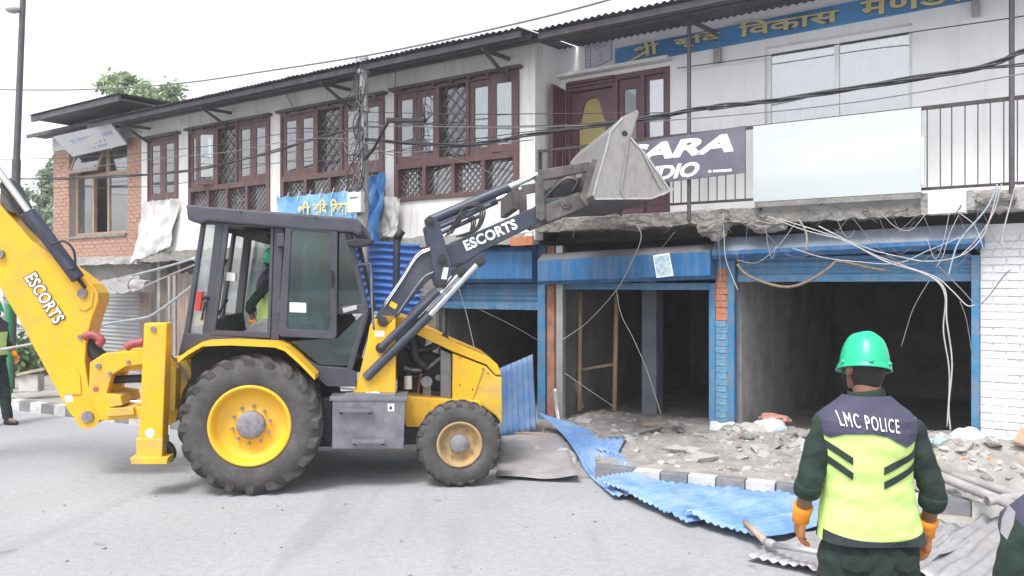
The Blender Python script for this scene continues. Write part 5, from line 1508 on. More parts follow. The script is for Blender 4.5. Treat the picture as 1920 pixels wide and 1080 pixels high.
# ------------------------------------------------------------------ poles
UP_ = B.p3(681, 300, -1.0)
up = Thing('utility_pole', 'grey tubular utility pole wrapped in tangled cables before the white house', 'utility pole', B, (UP_.x, -1.0, .1))
ztop = B.px(683, 112, -1.0)[1]
zs = B.px(681, 290, -1.0)[1]
up.part('lower_tube', G().cyl((UP_.x, -1, .08), (UP_.x, -1, zs), .095, 20, .088), M['pole_metal'], smooth=True)
up.part('upper_tube', G().cyl((UP_.x + .01, -1, zs), (UP_.x + .02, -1, ztop), .072, 20, .066), M['pole_metal'], smooth=True)
up.part('pole_cap', G().cyl((UP_.x + .02, -1, ztop), (UP_.x + .02, -1, ztop + .04), .075, 16), M['pole_metal'], smooth=True)
for z in (zs, zs + .7, zs + 1.3): up.part('clamp', G().cyl((UP_.x + .01, -1, z - .03), (UP_.x + .01, -1, z + .03), .1, 20), M['pipe_grey'], smooth=True)
rnd = random.Random(11)
for k in range(26):
    pz = zs + rnd.uniform(-.4, 1.5); a = rnd.uniform(-.35, .45); b = rnd.uniform(.2, .9)
    pts = [Vector((UP_.x + rnd.uniform(-.1, .1), -1.1, pz)), Vector((UP_.x + a, -1.12 - rnd.uniform(0, .1), pz - b * .5)), Vector((UP_.x + a * .4, -1.13, pz - b)), Vector((UP_.x - a * .5, -1.12, pz - b * .5)), Vector((UP_.x + rnd.uniform(-.08, .08), -1.08, pz + .12))]
    up.part('cable_loop', G().tube(spline(pts, 6), rnd.uniform(.004, .010), 6), M[rnd.choice(['cable_black', 'cable_grey', 'cable_black', 'cable_grey', 'cable_black'])], smooth='all')
a, z1_ = B.px(656, 362, -1.14); b, z0_ = B.px(681, 398, -1.14)
jb = Thing('junction_box', 'cream junction box fixed low on the utility pole', 'junction box', B, ((a + b) / 2, -1.14, z0_))
jb.part('case', G().box((a, -1.2, z0_), (b, -1.1, z1_)), M['box_cream'], bevel=.012)
jb.part('vent_lines', G().box((a + .06, -1.203, z1_ - .1), (b - .06, -1.2, z1_ - .07)), M['cable_grey'])
L0, L1 = B.p3(730, 227, -1.5), B.p3(797, 226, -1.5)
sl_ = Thing('street_lamp', 'flat dark street lamp head reaching out from the utility pole', 'street lamp', B, tuple(L0))
sl_.part('lamp_head', G().hexa([L0 + Vector((0, -.07, -.02)), L1 + Vector((0, -.05, -.02)), L1 + Vector((0, .05, -.02)), L0 + Vector((0, .07, -.02)), L0 + Vector((0, -.07, .04)), L1 + Vector((0, -.04, .025)), L1 + Vector((0, .04, .025)), L0 + Vector((0, .07, .04))]), M['black_metal'], bevel=.01)
sl_.part('arm', G().tube(spline([B.p3(683, 300, -1.08), B.p3(700, 280, -1.2), B.p3(718, 246, -1.4), L0 + Vector((0, 0, .01))], 6), .022, 8), M['black_metal'], smooth='all')

lp = [wp(44, -25, 15.2), wp(31, 300, 15.2), wp(18, 735, 15.2)]
tp_ = Thing('lamp_pole', 'tall brown grey lamp pole leaning slightly beside the brick house', 'street lamp', W, (lp[2].x, 15.2, .1))
tp_.part('lower_tube', G().cyl(lp[2], lp[1], .085, 14, .075), M['pole_dark'], smooth=True)
tp_.part('upper_tube', G().cyl(lp[1], lp[0], .06, 14, .05), M['pole_dark'], smooth=True)
c = wp(34, 20, 15.2)
tp_.part('lamp_head', G().ball(c + Vector((-.06, -.06, 0)), (.14, .1, .07), 14, 8), M['pipe_grey'], smooth='all')
gp = wp(17, 720, 14.6)
th = Thing('green_post', 'short green painted post by the bushes', 'post', W, (gp.x, 14.6, .12))
mat('paint_green', (.03, .20, .09), .5, var=.15)
th.part('tube', G().cyl((gp.x, 14.6, .1), (gp.x, 14.6, 1.75), .06, 12), M['paint_green'], smooth=True); th.part('cap', G().ball((gp.x, 14.6, 1.76), .065, 12, 6), M['paint_green'], smooth='all')

# ------------------------------------------------------------------ overhead cables
def cable(label, pts, r, m, group=None, name='overhead_cable', n=10, strands=1):
    P = spline([B.p3(*p) for p in pts], n)
    g = G()
    for s in range(strands):
        if strands > 1:
            ph = s * 2.1
            Q = [p + Vector((0, math.sin(i * .35 + ph) * r * 1.1, math.cos(i * .35 + ph) * r * 1.1)) for i, p in enumerate(P)]
            g.tube(Q, r * .75, 6)
        else:
            g.tube(P, r, 6)
    return single(name, label, 'cable', g, m, B, tuple(P[0]), group, smooth='all')
D = -1.05
cable('thick twisted black cable bundle sagging in front of the balcony door', [(2080, 45, -1.0), (1920, 96, D), (1830, 128, D), (1600, 166, D), (1440, 190, D), (1330, 201, D), (1200, 224, D), (1000, 252, D), (860, 272, D), (684, 262, D)], .016, M['cable_black'], strands=3)
cable('black cable bundle splitting off above the white sliding window', [(2080, 100, -1.0), (1920, 121, D), (1700, 146, D), (1500, 180, D), (1330, 205, D - .03)], .011, M['cable_black'], strands=2)
TL = ['thin cable under the twisted bundle, crossing the blank signboard top to the utility pole', 'thin cable from the slim steel post straight across the casement tops',
      'thin cable sloping from the carved door down to the utility pole', 'short thin cable in front of the lower casement panes beside the end wall', 'thin cable from the door glass running level to the pole',
      'thin cable clipped across the wall under the gold lettered board', 'thin cable from the utility pole over the three middle windows to the brick house', 'thin cable passing high over the small window towards the lamp pole',
      'thin low cable crossing the bottom panes of the left windows', 'thin cable rising from the loader links to the utility pole']
GT = 'thin cables along the house fronts'
for k, q in enumerate([
    [(2080, 110, D), (1920, 138, D), (1600, 192, D), (1300, 222, D), (1000, 238, D), (684, 236, D)],
    [(1292, 211, -.5), (1050, 213, -.9), (860, 214, -1.0), (684, 210, D)],
    [(1258, 222, -.9), (1000, 246, -1.0), (840, 268, -1.05), (684, 290, D)],
    [(1000, 262, -.9), (860, 276, -1.0), (760, 286, -1.05), (684, 280, D)],
    [(1250, 212, -.9), (1100, 232, -1.0), (900, 236, -1.0), (684, 228, D)],
    [(2080, 0, -.6), (1920, 30, -.3), (1700, 62, .2), (1440, 104, .25), (1270, 128, .25)],
    [(684, 260, D), (560, 262, -1.0), (420, 286, -1.0), (270, 300, -1.0), (60, 330, -1.0)],
    [(684, 246, D), (540, 250, -1.0), (380, 275, -1.0), (150, 295, -1.0), (-80, 300, -1.0)],
    [(684, 300, D), (500, 308, -1.0), (330, 345, -1.0), (200, 352, -1.0), (60, 352, -1.0)],
    [(960, 345, -.6), (860, 300, -.9), (740, 292, -1.0), (684, 270, D)]]):
    cable(TL[k], q, .0065, M['cable_black'] if k % 3 else M['cable_grey'], GT)
cable('thick black cable dipping across the first casement windows to the utility pole', [(684, 232, D), (600, 258, -1.0), (500, 287, -1.0), (335, 323, -1.0), (180, 332, -1.0), (60, 336, -1.0), (-120, 335, -1.0)], .017, M['cable_black'], strands=2)
cable('single cable running above the roof line from the lamp pole', [(-90, 166, -2.5), (0, 168, -2.5), (150, 168, -2.5), (330, 157, -2.5), (515, 131, -2.5), (720, 98, -2.5), (960, 46, -2.5), (1140, 0, -2.5), (1260, -40, -2.5)], .012, M['cable_grey'])
for k, q in enumerate([[(735, 110, -.5), (742, 140, -.45), (738, 175, -.4)], [(540, 140, -.5), (536, 170, -.42), (548, 200, -.4)]]):
    cable('short loose wire dangling below the eave of the white house', q, .006, M['cable_black'], 'loose eave wires', name='loose_wire')

# loose wires and rope in front of the shops
rnd_ = random.Random(21)
# bent reinforcing bars poking out of the broken edge
for k in range(9):
    x = 1100 + 88 * k + rnd_.uniform(-25, 25); y = 446 - .062 * (x - 1100) - 18
    P0_ = B.p3(x, y, PV - .02); P = [P0_, P0_ + Vector((rnd_.uniform(-.05, .05), -.12, -.03)), P0_ + Vector((rnd_.uniform(-.15, .15), -.2, rnd_.uniform(-.22, -.05)))]
    single('reinforcing_bar', 'rusty bent reinforcing bar poking out of the broken slab edge', 'steel bar', G().tube(spline(P, 5), .005, 6), M['rail_metal'], B, tuple(P0_), 'reinforcing bars of the broken slab', smooth='all')
LW = 'pale loose wire hanging from the broken balcony edge before the wide shop'
GW = 'loose wires torn from the balcony edge'
V = -.48
for k, (q, mm, r) in enumerate([
    ([(1870, 345, V), (1850, 390, V), (1800, 450, V), (1785, 490, V), (1779, 515, V)], 'cable_blue', .011),
    ([(1878, 345, V), (1862, 400, V), (1830, 450, V), (1800, 480, V)], 'cable_white', .008),
    ([(1872, 350, V), (1856, 410, V), (1838, 450, V), (1800, 480, V), (1740, 490, V), (1690, 482, V), (1640, 470, V), (1590, 452, V), (1510, 432, V), (1440, 406, V)], 'cable_white', .009),
    ([(1460, 410, V), (1560, 442, V), (1640, 478, V), (1700, 500, V), (1755, 520, V), (1785, 545, V), (1812, 572, V), (1828, 572, V)], 'cable_white', .009),
    ([(1535, 424, V), (1590, 452, V), (1660, 490, V), (1730, 512, V), (1770, 540, V), (1775, 600, V - .02), (1785, 680, V), (1779, 760, V), (1782, 806, V)], 'cable_white', .011),
    ([(1690, 497, V), (1750, 522, V), (1772, 556, V), (1769, 620, V), (1780, 700, V), (1776, 800, V)], 'cable_white', .010),
    ([(1800, 445, V), (1740, 470, V), (1680, 494, V), (1600, 490, V), (1540, 482, V), (1485, 465, V)], 'cable_white', .007),
    ([(1798, 402, V), (1780, 440, V), (1768, 480, V), (1756, 500, V)], 'cable_white', .005),
    ([(1742, 527, V), (1722, 560, V), (1708, 590, V), (1690, 650, V)], 'cable_grey', .007),
    ([(1760, 500, V), (1800, 540, V), (1830, 570, V), (1850, 560, V), (1880, 520, V), (1895, 505, V)], 'cable_grey', .008),
    ([(1800, 400, V), (1828, 424, V), (1845, 470, V)], 'cable_white', .006),
    ([(1905, 345, V), (1880, 440, V), (1884, 470, V)], 'cable_white', .009),
    ([(1800, 565, V), (1812, 600, V), (1822, 660, V)], 'cable_grey', .006)]):
    cable({'cable_blue': 'pale blue loose wire curling down over the end of the long shutter box', 'cable_grey': 'thin dark grey loose wire before the wide dark shop'}.get(mm, ('thick ' if r >= .009 else 'thin ') + LW), q, r * .72, M[mm], GW, name='loose_wire')
for k in range(15):
    xa = rnd_.uniform(1400, 1890); xb = min(1915, max(1380, xa + rnd_.uniform(-170, 170))); ya = 425 - .075 * (xa - 1400) ; yb = 425 - .075 * (xb - 1400) + rnd_.uniform(0, 70); sg_ = rnd_.uniform(15, 75)
    cable('hair thin grey wire drooping from the cracked balcony edge', [(xa, ya, V), (xa * .7 + xb * .3, ya * .7 + yb * .3 + sg_ * .8, V - .03), (xa * .35 + xb * .65, ya * .35 + yb * .65 + sg_, V - .02), (xb, yb, V)], rnd_.uniform(.0018, .0032), M[rnd_.choice(['cable_white', 'cable_grey', 'cable_grey'])], 'hair thin drooping wires', name='loose_wire')
LW2 = 'thin loose wire dangling before the shop with the bent shutter box'
for k, (q, mm, r) in enumerate([
    ([(1194, 420, V), (1202, 448, V), (1180, 500, V), (1155, 545, V), (1100, 605, -.3), (1050, 640, -.2)], 'cable_white', .007),
    ([(1156, 545, -.3), (1165, 590, -.3), (1190, 640, -.3), (1215, 700, -.25), (1240, 778, -.2)], 'cable_white', .007),
    ([(1342, 400, V), (1346, 440, V), (1350, 490, V), (1352, 578, V)], 'cable_grey', .007),
    ([(1356, 400, V), (1358, 450, V), (1362, 490, V), (1384, 545, V)], 'cable_white', .007),
    ([(1060, 700, -.2), (1110, 735, -.1), (1155, 765, .1)], 'cable_white', .006),
    ([(860, 540, -.6), (875, 590, -.5), (890, 655, -.5)], 'cable_white', .006),
    ([(1012, 640, -.3), (960, 610, -.3), (895, 578, -.3)], 'cable_grey', .005),
    ([(1265, 435, V), (1240, 465, V), (1200, 500, -.35), (1165, 540, -.3)], 'cable_grey', .005)]):
    cable(('dark grey ' if mm == 'cable_grey' else 'pale ') + LW2, q, r * .75, M[mm], 'loose wires before the middle shops', name='loose_wire')
cable('dried brown garland rope looped across the wide shutter', [(1382, 496, -.35), (1400, 515, -.36), (1440, 532, -.37), (1480, 538, -.37), (1520, 525, -.37), (1555, 502, -.36), (1572, 490, -.35), (1620, 500, -.36), (1660, 508, -.35)], .017, M['rope'], name='garland')
cable('frayed end of the broken cable bundle over the long shutter box', [(1498, 412, V), (1510, 432, V), (1513, 452, V), (1512, 470, V)], .013, M['rubble'], name='frayed_cable', n=4)

# ------------------------------------------------------------------ corrugated sheets
def sheet_obj(label, fn, nu, nv, m, name='corrugated_sheet', group=None, fr=W):
    g = G().grid(fn, nu, nv)
    zmin = min(g.v, key=lambda p: p[2])
    g2 = G()
    # give the metal a real thickness
    n = len(g.v)
    me = g.mesh(name, m, zmin, smooth='all')
    o = newobj(name, me); o.location = fr.w(zmin); o.rotation_euler = (0, 0, fr.ang)
    o['label'] = label; o['category'] = 'metal sheet'
    if group: o['group'] = group
    md = o.modifiers.new('thickness', 'SOLIDIFY'); md.thickness = .003; md.offset = 0
    return o
def flat_sheet(label, P0, e, d, we, ld, m, z=.02, lens=None, pitch=.076, amp=.011, bend=None, tiltz=0, seed=0, group=None):
    P0, e, d = Vector(P0), Vector(e).normalized(), Vector(d).normalized()
    n = round(we / pitch) * 6
    def fn(a, b):
        L = ld if lens is None else lens[0] + (lens[1] - lens[0]) * a
        p = P0 + e * we * a + d * L * b
        jag = .03 * noise.noise(Vector((a * 7, seed, 0))) * (1 - b)
        p = p + d * jag
        zz = z + tiltz * a + amp * (1 + math.sin(2 * math.pi * a * we / pitch)) + .025 * (1 + noise.noise(Vector((p.x * 1.3, p.y * 1.3, seed)))) 
        zz += .035 * (1 - abs(noise.noise(Vector((p.x * 1.9, p.y * 1.9, seed + 7))) * 2.2)) ** 3 if abs(noise.noise(Vector((p.x * 1.9, p.y * 1.9, seed + 7)))) < .4 else 0
        if bend: zz += bend(a, b)
        return Vector((p.x, p.y, zz))
    return sheet_obj(label, fn, n, 14, m, group=group)
Zv = Vector((0, 0, 1))
# twisted strip that climbs to the shop post
Lc = spline([wp(1006, 771, 11.2), wp(1052, 812, 10.3), wp(1080, 850, 9.55), wp(1100, 888, 8.95), gnd(1150, 930, .05)], 8)
Rc = spline([wp(1020, 777, 11.25), wp(1108, 808, 10.5), wp(1163, 850, 9.2), wp(1204, 888, 8.42), gnd(1300, 921, .09)], 8)
nL = len(Lc) - 1
def tw(a, b):
    i = min(int(b * nL), nL - 1); f = b * nL - i
    l, r = Lc[i].lerp(Lc[i + 1], f), Rc[i].lerp(Rc[i + 1], f)
    w_ = (r - l).length
    k = 11
    p = l.lerp(r, a)
    zz = .011 * math.sin(2 * math.pi * a * k) * min(1, w_ / .5) + .05 * math.sin(math.pi * a) * math.sin(b * 3.1)
    return p + Vector((0, 0, zz))
sheet_obj('twisted blue corrugated sheet climbing from the road to the brown shop post', tw, 66, 32, M['sheet_blue'])
A1 = gnd(1128, 914, .05); B1 = gnd(1292, 986, .03)
dd = Vector((.89, .46, 0)); 
flat_sheet('blue corrugated sheet lying ragged along the foot of the painted kerb', A1, (B1 - A1) * 1, dd, (B1 - A1).length, 1, M['sheet_blue'], z=.02, lens=(.55, 1.62), bend=lambda a, b: .05 * max(0, b - .8) * 5 * .4 + .05 * math.exp(-((a - .35) ** 2 + (b - .5) ** 2) * 30) + .05 * (1 - a) * (1 - b), seed=2)
C1 = gnd(1422, 1025, .02); B2 = gnd(1276, 978, .03)
flat_sheet('blue corrugated sheet with a straight toothed end overlapping the grey sheet', B2 + Vector((.02, .02, 0)), C1 - B2, dd, (C1 - B2).length, 1.95, M['sheet_blue'], z=.045, seed=5, bend=lambda a, b: .04 * math.exp(-((a - .1) ** 2 * 40 + (b - .35) ** 2 * 6)))
d2 = Vector((.70, .71, 0)); e2 = Vector((.71, -.70, 0))
flat_sheet('bare grey corrugated sheet with a toothed end beside the blue sheets', gnd(1399, 1049, .02), (.78, -.62, 0), (.80, .6, 0), .95, 1.75, M['sheet_grey'], z=.01, seed=8)
flat_sheet('bare grey corrugated sheet with wide ridges next to the kerb end and grey pipes', Vector((2.78, 5.72, 0)), e2, d2, .95, 2.0, M['sheet_grey'], z=.012, seed=9, pitch=.11, amp=.014)
flat_sheet('bare grey corrugated sheet half under the other grey one beside the officer', Vector((2.45, 6.2, 0)), e2, d2, .6, 1.5, M['sheet_grey'], z=.0, seed=19, pitch=.11, amp=.012)
# the dull sheet in front of the wheel
Q = [gnd(930, 896, .02), gnd(1086, 904, .02), gnd(1052, 815, .12), gnd(940, 820, .06)]
def dull(a, b):
    p = Q[0].lerp(Q[1], b).lerp(Q[3].lerp(Q[2], b), a)
    return p + Zv * (.02 + .009 * math.sin(2 * math.pi * a * 26) + .10 * max(0, b - .55) ** 1.5 * 1.6 * (1 - .6 * a) + .02 * noise.noise(p * 2))
sheet_obj('dull grey corrugated sheet lying in front of the loader wheel', dull, 156, 10, M['sheet_dull'])
# standing blue sheet
S0, S1, S2, S3 = wp(940, 820, 10.95), wp(1006, 806, 11.0), wp(999, 664, 11.15), wp(938, 690, 11.1)
def stand(a, b):
    p = S0.lerp(S1, a).lerp(S3.lerp(S2, a), b)
    return p + Vector((.0, .012 * math.sin(2 * math.pi * a * 6), 0)) + Vector((0, .05 * math.sin(b * 3) * a, 0))
sheet_obj('pale blue corrugated sheet standing upright beside the loader nose', stand, 48, 10, M['sheet_blue'])
# deep blue sheet behind the cab
(ua, z1_), (ub, z0_) = B.px(668, 458, -.75), B.px(788, 590, -.75)
def deep(a, b):
    return Vector((ua + (ub - ua) * b, -.75 + .03 * math.sin(2 * math.pi * a * 10) + .05 * noise.noise(Vector((b * 3, a * 2, 1))), z0_ + (z1_ - z0_) * a + .03 * math.sin(b * 5)))
sheet_obj('deep blue sheet with level ribs hung behind the cab under the white wall', deep, 80, 14, M['sheet_deepblue'], fr=B)
# scrap of blue sheet on the pavement
K0, K1, K2, K3 = wp(1118, 842, 9.3), wp(1156, 852, 9.1), wp(1174, 824, 9.8), wp(1140, 826, 9.8)
sheet_obj('small bent scrap of blue sheet on the dusty pavement', lambda a, b: K0.lerp(K1, a).lerp(K3.lerp(K2, a), b) + Zv * (.01 * math.sin(a * 18) + .04 * b), 18, 4, M['sheet_blue'])

# ------------------------------------------------------------------ cloths
def cloth(name, label, cat, pts, v0, m, seed, amp=.06, nu=24, nv=24, kind=None):
    q = [B.p3(x, y, v0 if len(p_) == 2 else p_[2]) for p_ in pts for x, y in [p_[:2]]]
    def fn(a, b):
        p = q[0].lerp(q[1], a).lerp(q[3].lerp(q[2], a), b)
        k = noise.noise(Vector((a * 4 + seed, b * 2.2, seed))) + .5 * noise.noise(Vector((a * 11, b * 5, seed)))
        return p + Vector((.3 * amp * noise.noise(Vector((b * 6, a * 3, seed + 3))), amp * k - .02, .4 * amp * noise.noise(Vector((a * 9, b * 3, seed + 5)))))
    return single(name, label, cat, G().grid(fn, nu, nv), m, B, tuple((q[2] + q[3]) / 2), smooth='all')
cloth('blue_tarp', 'crumpled blue tarpaulin hanging below the eave behind the utility pole', 'tarpaulin', [(694, 335), (722, 322), (712, 470), (668, 470)], -.55, M['tarp_blue'], 2, .14)
cloth('torn_cloth', 'torn off white cloth hanging from the wall below the window row', 'cloth', [(716, 366), (752, 372), (744, 446), (700, 440)], -.47, M['tarp_white'], 4, .08)
cloth('white_tarp', 'white sheet draped down the wall under the small window', 'tarpaulin', [(272, 378), (336, 372), (322, 462), (246, 492)], -.43, M['tarp_white'], 6, .09)
cloth('tin_awning', 'crumpled pale tin awning sagging over the grey roller shutter', 'awning', [(172, 530, -.3), (262, 512, -.3), (266, 544, -.8), (180, 556, -.8)], -.5, M['sheet_dull'], 8, .1)

# pipes by the left shops
for lab, q, r, mm in (('bent steel pipe leaning across the grey roller shutter', [(168, 614), (220, 604), (270, 596), (290, 588), (330, 560), (366, 532)], .03, 'pipe_steel'),
                      ('straight steel awning pipe under the cracked slab edge', [(250, 516), (305, 502), (366, 484)], .025, 'pipe_steel'),
                      ('thin rusty awning rod below the straight pipe', [(248, 548), (300, 524), (366, 496)], .015, 'pipe_grey')):
    P = [B.p3(x, y, -.9) for x, y in q]
    single('steel_pipe', lab, 'pipe', G().tube(spline(P, 6), r, 8), M[mm], B, tuple(P[0]), smooth='all')
P = [B.p3(252, 530, -.7), B.p3(272, 530, -.7)]
th = Thing('rolled_awning', 'dark rolled awning drum beside the brick house shutter', 'awning', B, tuple(P[0]))
th.part('drum', G().cyl(P[0] + Vector((0, 0, -.05)), P[1] + Vector((.15, 0, -.08)), .13, 18), M['pipe_grey'], smooth=True); th.part('end_cap', G().cyl(P[0] + Vector((-.02, 0, -.05)), P[0] + Vector((0, 0, -.05)), .14, 18), M['pole_dark'], smooth=True)
for x in (318, 328):
    P = [B.p3(x, 516, -.5), B.p3(x - 2, 640, -.5)]
    single('white_post', 'slim white post before the brown boarded shop front', 'post', G().cyl(P[0], (P[0].x, -.5, .12), .035, 10), M['pole_metal'], B, (P[0].x, -.5, .12), 'white posts', smooth=True)

# ------------------------------------------------------------------ inside the shops: props and planks
for lab, q, r in (('upright bamboo prop just inside the shop with the bent shutter box', [(1088, 548, .7), (1086, 770, .6)], .035), ('bamboo prop against the inner grey column', [(1156, 552, .9), (1152, 770, .9)], .035),
                  ('slanting bamboo brace between two props', [(1060, 660, .5), (1092, 765, .7)], .028), ('level bamboo rail lashed to the props', [(1050, 700, .7), (1156, 682, .9)], .022)):
    P = [B.p3(*p) for p in q]
    single('bamboo_pole', lab, 'pole', G().tube([P[0], P[0].lerp(P[1], .33), P[0].lerp(P[1], .66), P[1]], [r, r * 1.06, r * 1.02, r * 1.1], 8), M['bamboo'], B, tuple(P[1]), smooth='all')
P_ = [B.p3(x, y, vv) for x, y, vv in ((1332, 790, -.12), (1378, 792, -.12), (1374, 838, -.2), (1326, 828, -.22))]
th = Thing('tin_wrap', 'bent white tin sheet wrapped round the foot of the blue pillar', 'metal sheet', B, tuple(P_[3]))
th.part('front', G().grid(lambda a, b: P_[3].lerp(P_[2], a).lerp(P_[0].lerp(P_[1], a), b) + Vector((0, -.03 * math.sin(a * 3.1), .012 * math.sin(a * 9))), 10, 6), M['sign_white'], smooth='all')
th.part('side', G().grid(lambda a, b: P_[2].lerp(P_[2] + Vector((.05, .25, 0)), a).lerp(P_[1].lerp(P_[1] + Vector((.03, .22, 0)), a), b), 4, 4), M['shutter_grey'], smooth='all')
single('bent_strip', 'bent aluminium strip curling out at the foot of the shop post', 'metal strip', G().tube(spline([B.p3(1040, 728, -.2), B.p3(1044, 770, -.25), B.p3(1052, 800, -.4), B.p3(1075, 815, -.7)], 6), .035, 6, sy=.2), M['aluminium'], B, tuple(B.p3(1075, 815, -.7)), smooth='all')

# ------------------------------------------------------------------ rubble
def base_h(x, y):
    if x >= KR[0].x: return PZ
    s_ = (Vector((x, y, 0)) - KR[0]).dot(Vector((.5, .86, 0)).normalized()) - 1.1
    if s_ <= 0: return .004
    v_ = max(0, -B.loc(Vector((x, y, 0))).y)
    return .004 + (PZ - .004) * s_ / (s_ + v_ + 1e-6)
def pave_h(x, y):
    """height of the rubble drift over the pavement"""
    p = B.loc(Vector((x, y, 0)))
    e = max(0, 1 - ((p.x - 3.0) / 1.3) ** 2) * max(0, 1 - ((p.y + .5) / .85) ** 2) * .42
    f = max(0, 1 - ((p.x - .9) / 1.6) ** 2) * max(0, 1 - ((p.y + .25) / .8) ** 2) * .19
    h = max(0, 1 - ((p.x + 1.1) / 1.2) ** 2) * max(0, 1 - ((p.y + .7) / .6) ** 2) * .08
    fl = min(1, max(0, (x - .1) / .8))
    return base_h(x, y) + ((e + f + h) * (.75 + .7 * noise.noise(Vector((x * 2.3, y * 2.3, 0)))) + .03 * noise.noise(Vector((x * 4, y * 4, 2))) + .02 * noise.noise(Vector((x * 11, y * 11, 5)))) * fl
def kerb_y(x):
    for p, q in zip(KR, KR[1:]):
        if p.x <= x <= q.x: return p.y + (q.y - p.y) * (x - p.x) / (q.x - p.x)
    return KR[0].y if x < KR[0].x else KR[-1].y
def drift(a, b):
    u = -2.2 + 6.2 * a
    f_ = facade(u, .9)
    x0 = f_.x - .55 * 0
    # from the kerb to just inside the shops
    k = B.w((u, -2.6, 0)); t0, t1 = 0, 1
    p = B.w((u, -3.2 + 4.3 * b, 0))
    ky = kerb_y(p.x) + .03 if p.x > KR[0].x else KR[0].y
    y = max(p.y, ky)
    p = Vector((p.x, y, 0))
    edge = min(1, max(0, (p.y - ky) / .25))
    bz = base_h(p.x, p.y); fl = min(1, max(0, (p.x - .1) / .8))
    return Vector((p.x, p.y, bz + .003 + (pave_h(p.x, p.y) - bz + .02 * fl) * edge - .012 * (1 - fl)))
single('rubble_bed', 'drift of grey demolition dust over the pavement before the shops', None, G().grid(drift, 180, 110), M['rubble'], kind='stuff', smooth='all')
rnd = random.Random(5)
shapes = [stone(i, 1.0, rnd.uniform(.4, .75)) for i in range(14)]
def drop(g, n, ulo, uhi, vlo, vhi, r0, r1, bias=None, zf=pave_h):
    for _ in range(n):
        u = rnd.uniform(ulo, uhi); vv = rnd.uniform(vlo, vhi)
        p = B.w((u, vv, 0))
        if p.x > KR[0].x and p.y < kerb_y(p.x) + .1: continue
        if p.x < KR[0].x and p.y < 9.6: continue
        if bias and rnd.random() > bias(u, vv): continue
        r = r0 * (r1 / r0) ** (rnd.random() ** 2.2)
        vs_, fs = shapes[rnd.randrange(len(shapes))]
        rot = Matrix.Rotation(rnd.uniform(0, 6.3), 3, 'Z') @ Matrix.Rotation(rnd.uniform(-.6, .6), 3, 'X')
        c = Vector((p.x, p.y, zf(p.x, p.y) + r * .25))
        g.add([c + rot @ (v_ * r) for v_ in vs_], fs)
dens = lambda u, vv: .25 + .75 * max(math.exp(-((u - 2.9) / 1.0) ** 2), .8 * math.exp(-((u - .8) / .9) ** 2)) * math.exp(-((vv + .5) / .7) ** 2)
g = G(); drop(g, 15000, -2.3, 4.2, -2.2, .9, .008, .055, dens)
single('rubble_gravel', 'small broken concrete crumbs scattered over the pavement', None, g, M['rubble'], kind='stuff')
g = G(); drop(g, 2600, -2.3, 4.2, -2.2, .9, .015, .07, dens)
single('rubble_bits', 'pale plaster bits scattered over the pavement rubble', None, g, M['rubble_pale'], kind='stuff')
g = G(); drop(g, 130, -2.0, 4.0, -1.6, .5, .02, .06, dens)
single('brick_crumbs', 'orange brick crumbs mixed into the pavement rubble', None, g, M['brick_orange'], kind='stuff')
gr = G()
for _ in range(900):
    x, y = rnd.uniform(-5, 4), rnd.uniform(3.5, 9.2)
    if x > .9 and y > kerb_y(x) - .2: continue
    r = rnd.uniform(.002, .007) if _ % 12 else rnd.uniform(.008, .02); vs_, fs = shapes[rnd.randrange(len(shapes))]
    gr.add([Vector((x, y, r * .3)) + v_ * r for v_ in vs_], fs)
single('road_grit', 'grit and small stone crumbs lying on the road', None, gr, M['concrete'], kind='stuff')
ms = {}
for k in range(230):
    while True:
        u = rnd.uniform(-1.9, 3.9); vv = rnd.uniform(-1.9, .3); p = B.w((u, vv, 0))
        if rnd.random() < dens(u, vv) and p.y > kerb_y(p.x) + .15: break
    r = rnd.uniform(.04, .13) if k % 4 else rnd.uniform(.12, .22 + (.08 if u > 1.8 else 0))
    i = rnd.randrange(14); mm = M['rubble_pale'] if rnd.random() < .45 else M['rubble']
    key = (i, mm.name)
    if key not in ms:
        me = bpy.data.meshes.new('concrete_chunk'); me.from_pydata(shapes[i][0], [], shapes[i][1]); me.materials.append(mm); ms[key] = me
    o = newobj('concrete_chunk', ms[key]); o.scale = (r, r * rnd.uniform(.7, 1), r * rnd.uniform(.5, .9))
    o.location = (p.x, p.y, pave_h(p.x, p.y) + r * .16); o.rotation_euler = (rnd.uniform(-.4, .4), rnd.uniform(-.4, .4), rnd.uniform(0, 6.3))
    o['label'] = ('large ' if r > .12 else 'small ') + ('pale plaster covered' if mm is M['rubble_pale'] else 'dark grey') + ' concrete chunk among the pavement rubble'; o['category'] = 'rubble'; o['group'] = 'broken concrete chunks before the shops'
def lumpy(name, label, cat, px, py, v0, size, m, seed, amp=.25):
    c = B.p3(px, py, v0); g = G()
    def fn(a, b):
        t, ph = 2 * math.pi * a, -math.pi / 2 + math.pi * b
        d = Vector((math.cos(ph) * math.cos(t), math.cos(ph) * math.sin(t), math.sin(ph)))
        k = 1 + amp * noise.noise(d * 1.7 + Vector((seed, 0, 0))) + amp * .5 * noise.noise(d * 4.5 + Vector((0, seed, 0)))
        return c + Vector((d.x * size[0], d.y * size[1], d.z * size[2])) * k
    g.grid(fn, 28, 14, closed=True)
    single(name, label, cat, g, m, B, (c.x, c.y, c.z - size[2] * .8), smooth='all')
mat('sack_white', (.62, .60, .58), .9, var=.08, scale=8, dirt=(.45, .4, .36), damt=.5, dscale=5)
mat('plastic_blue', (.34, .45, .62), .6, var=.15, scale=8)
mat('cloth_rust', (.42, .22, .18), .9, var=.15, scale=8)
lumpy('sack', 'full white plaster sack slumped inside the wide shop', 'sack', 1440, 803, .15, (.24, .2, .12), M['sack_white'], 3)
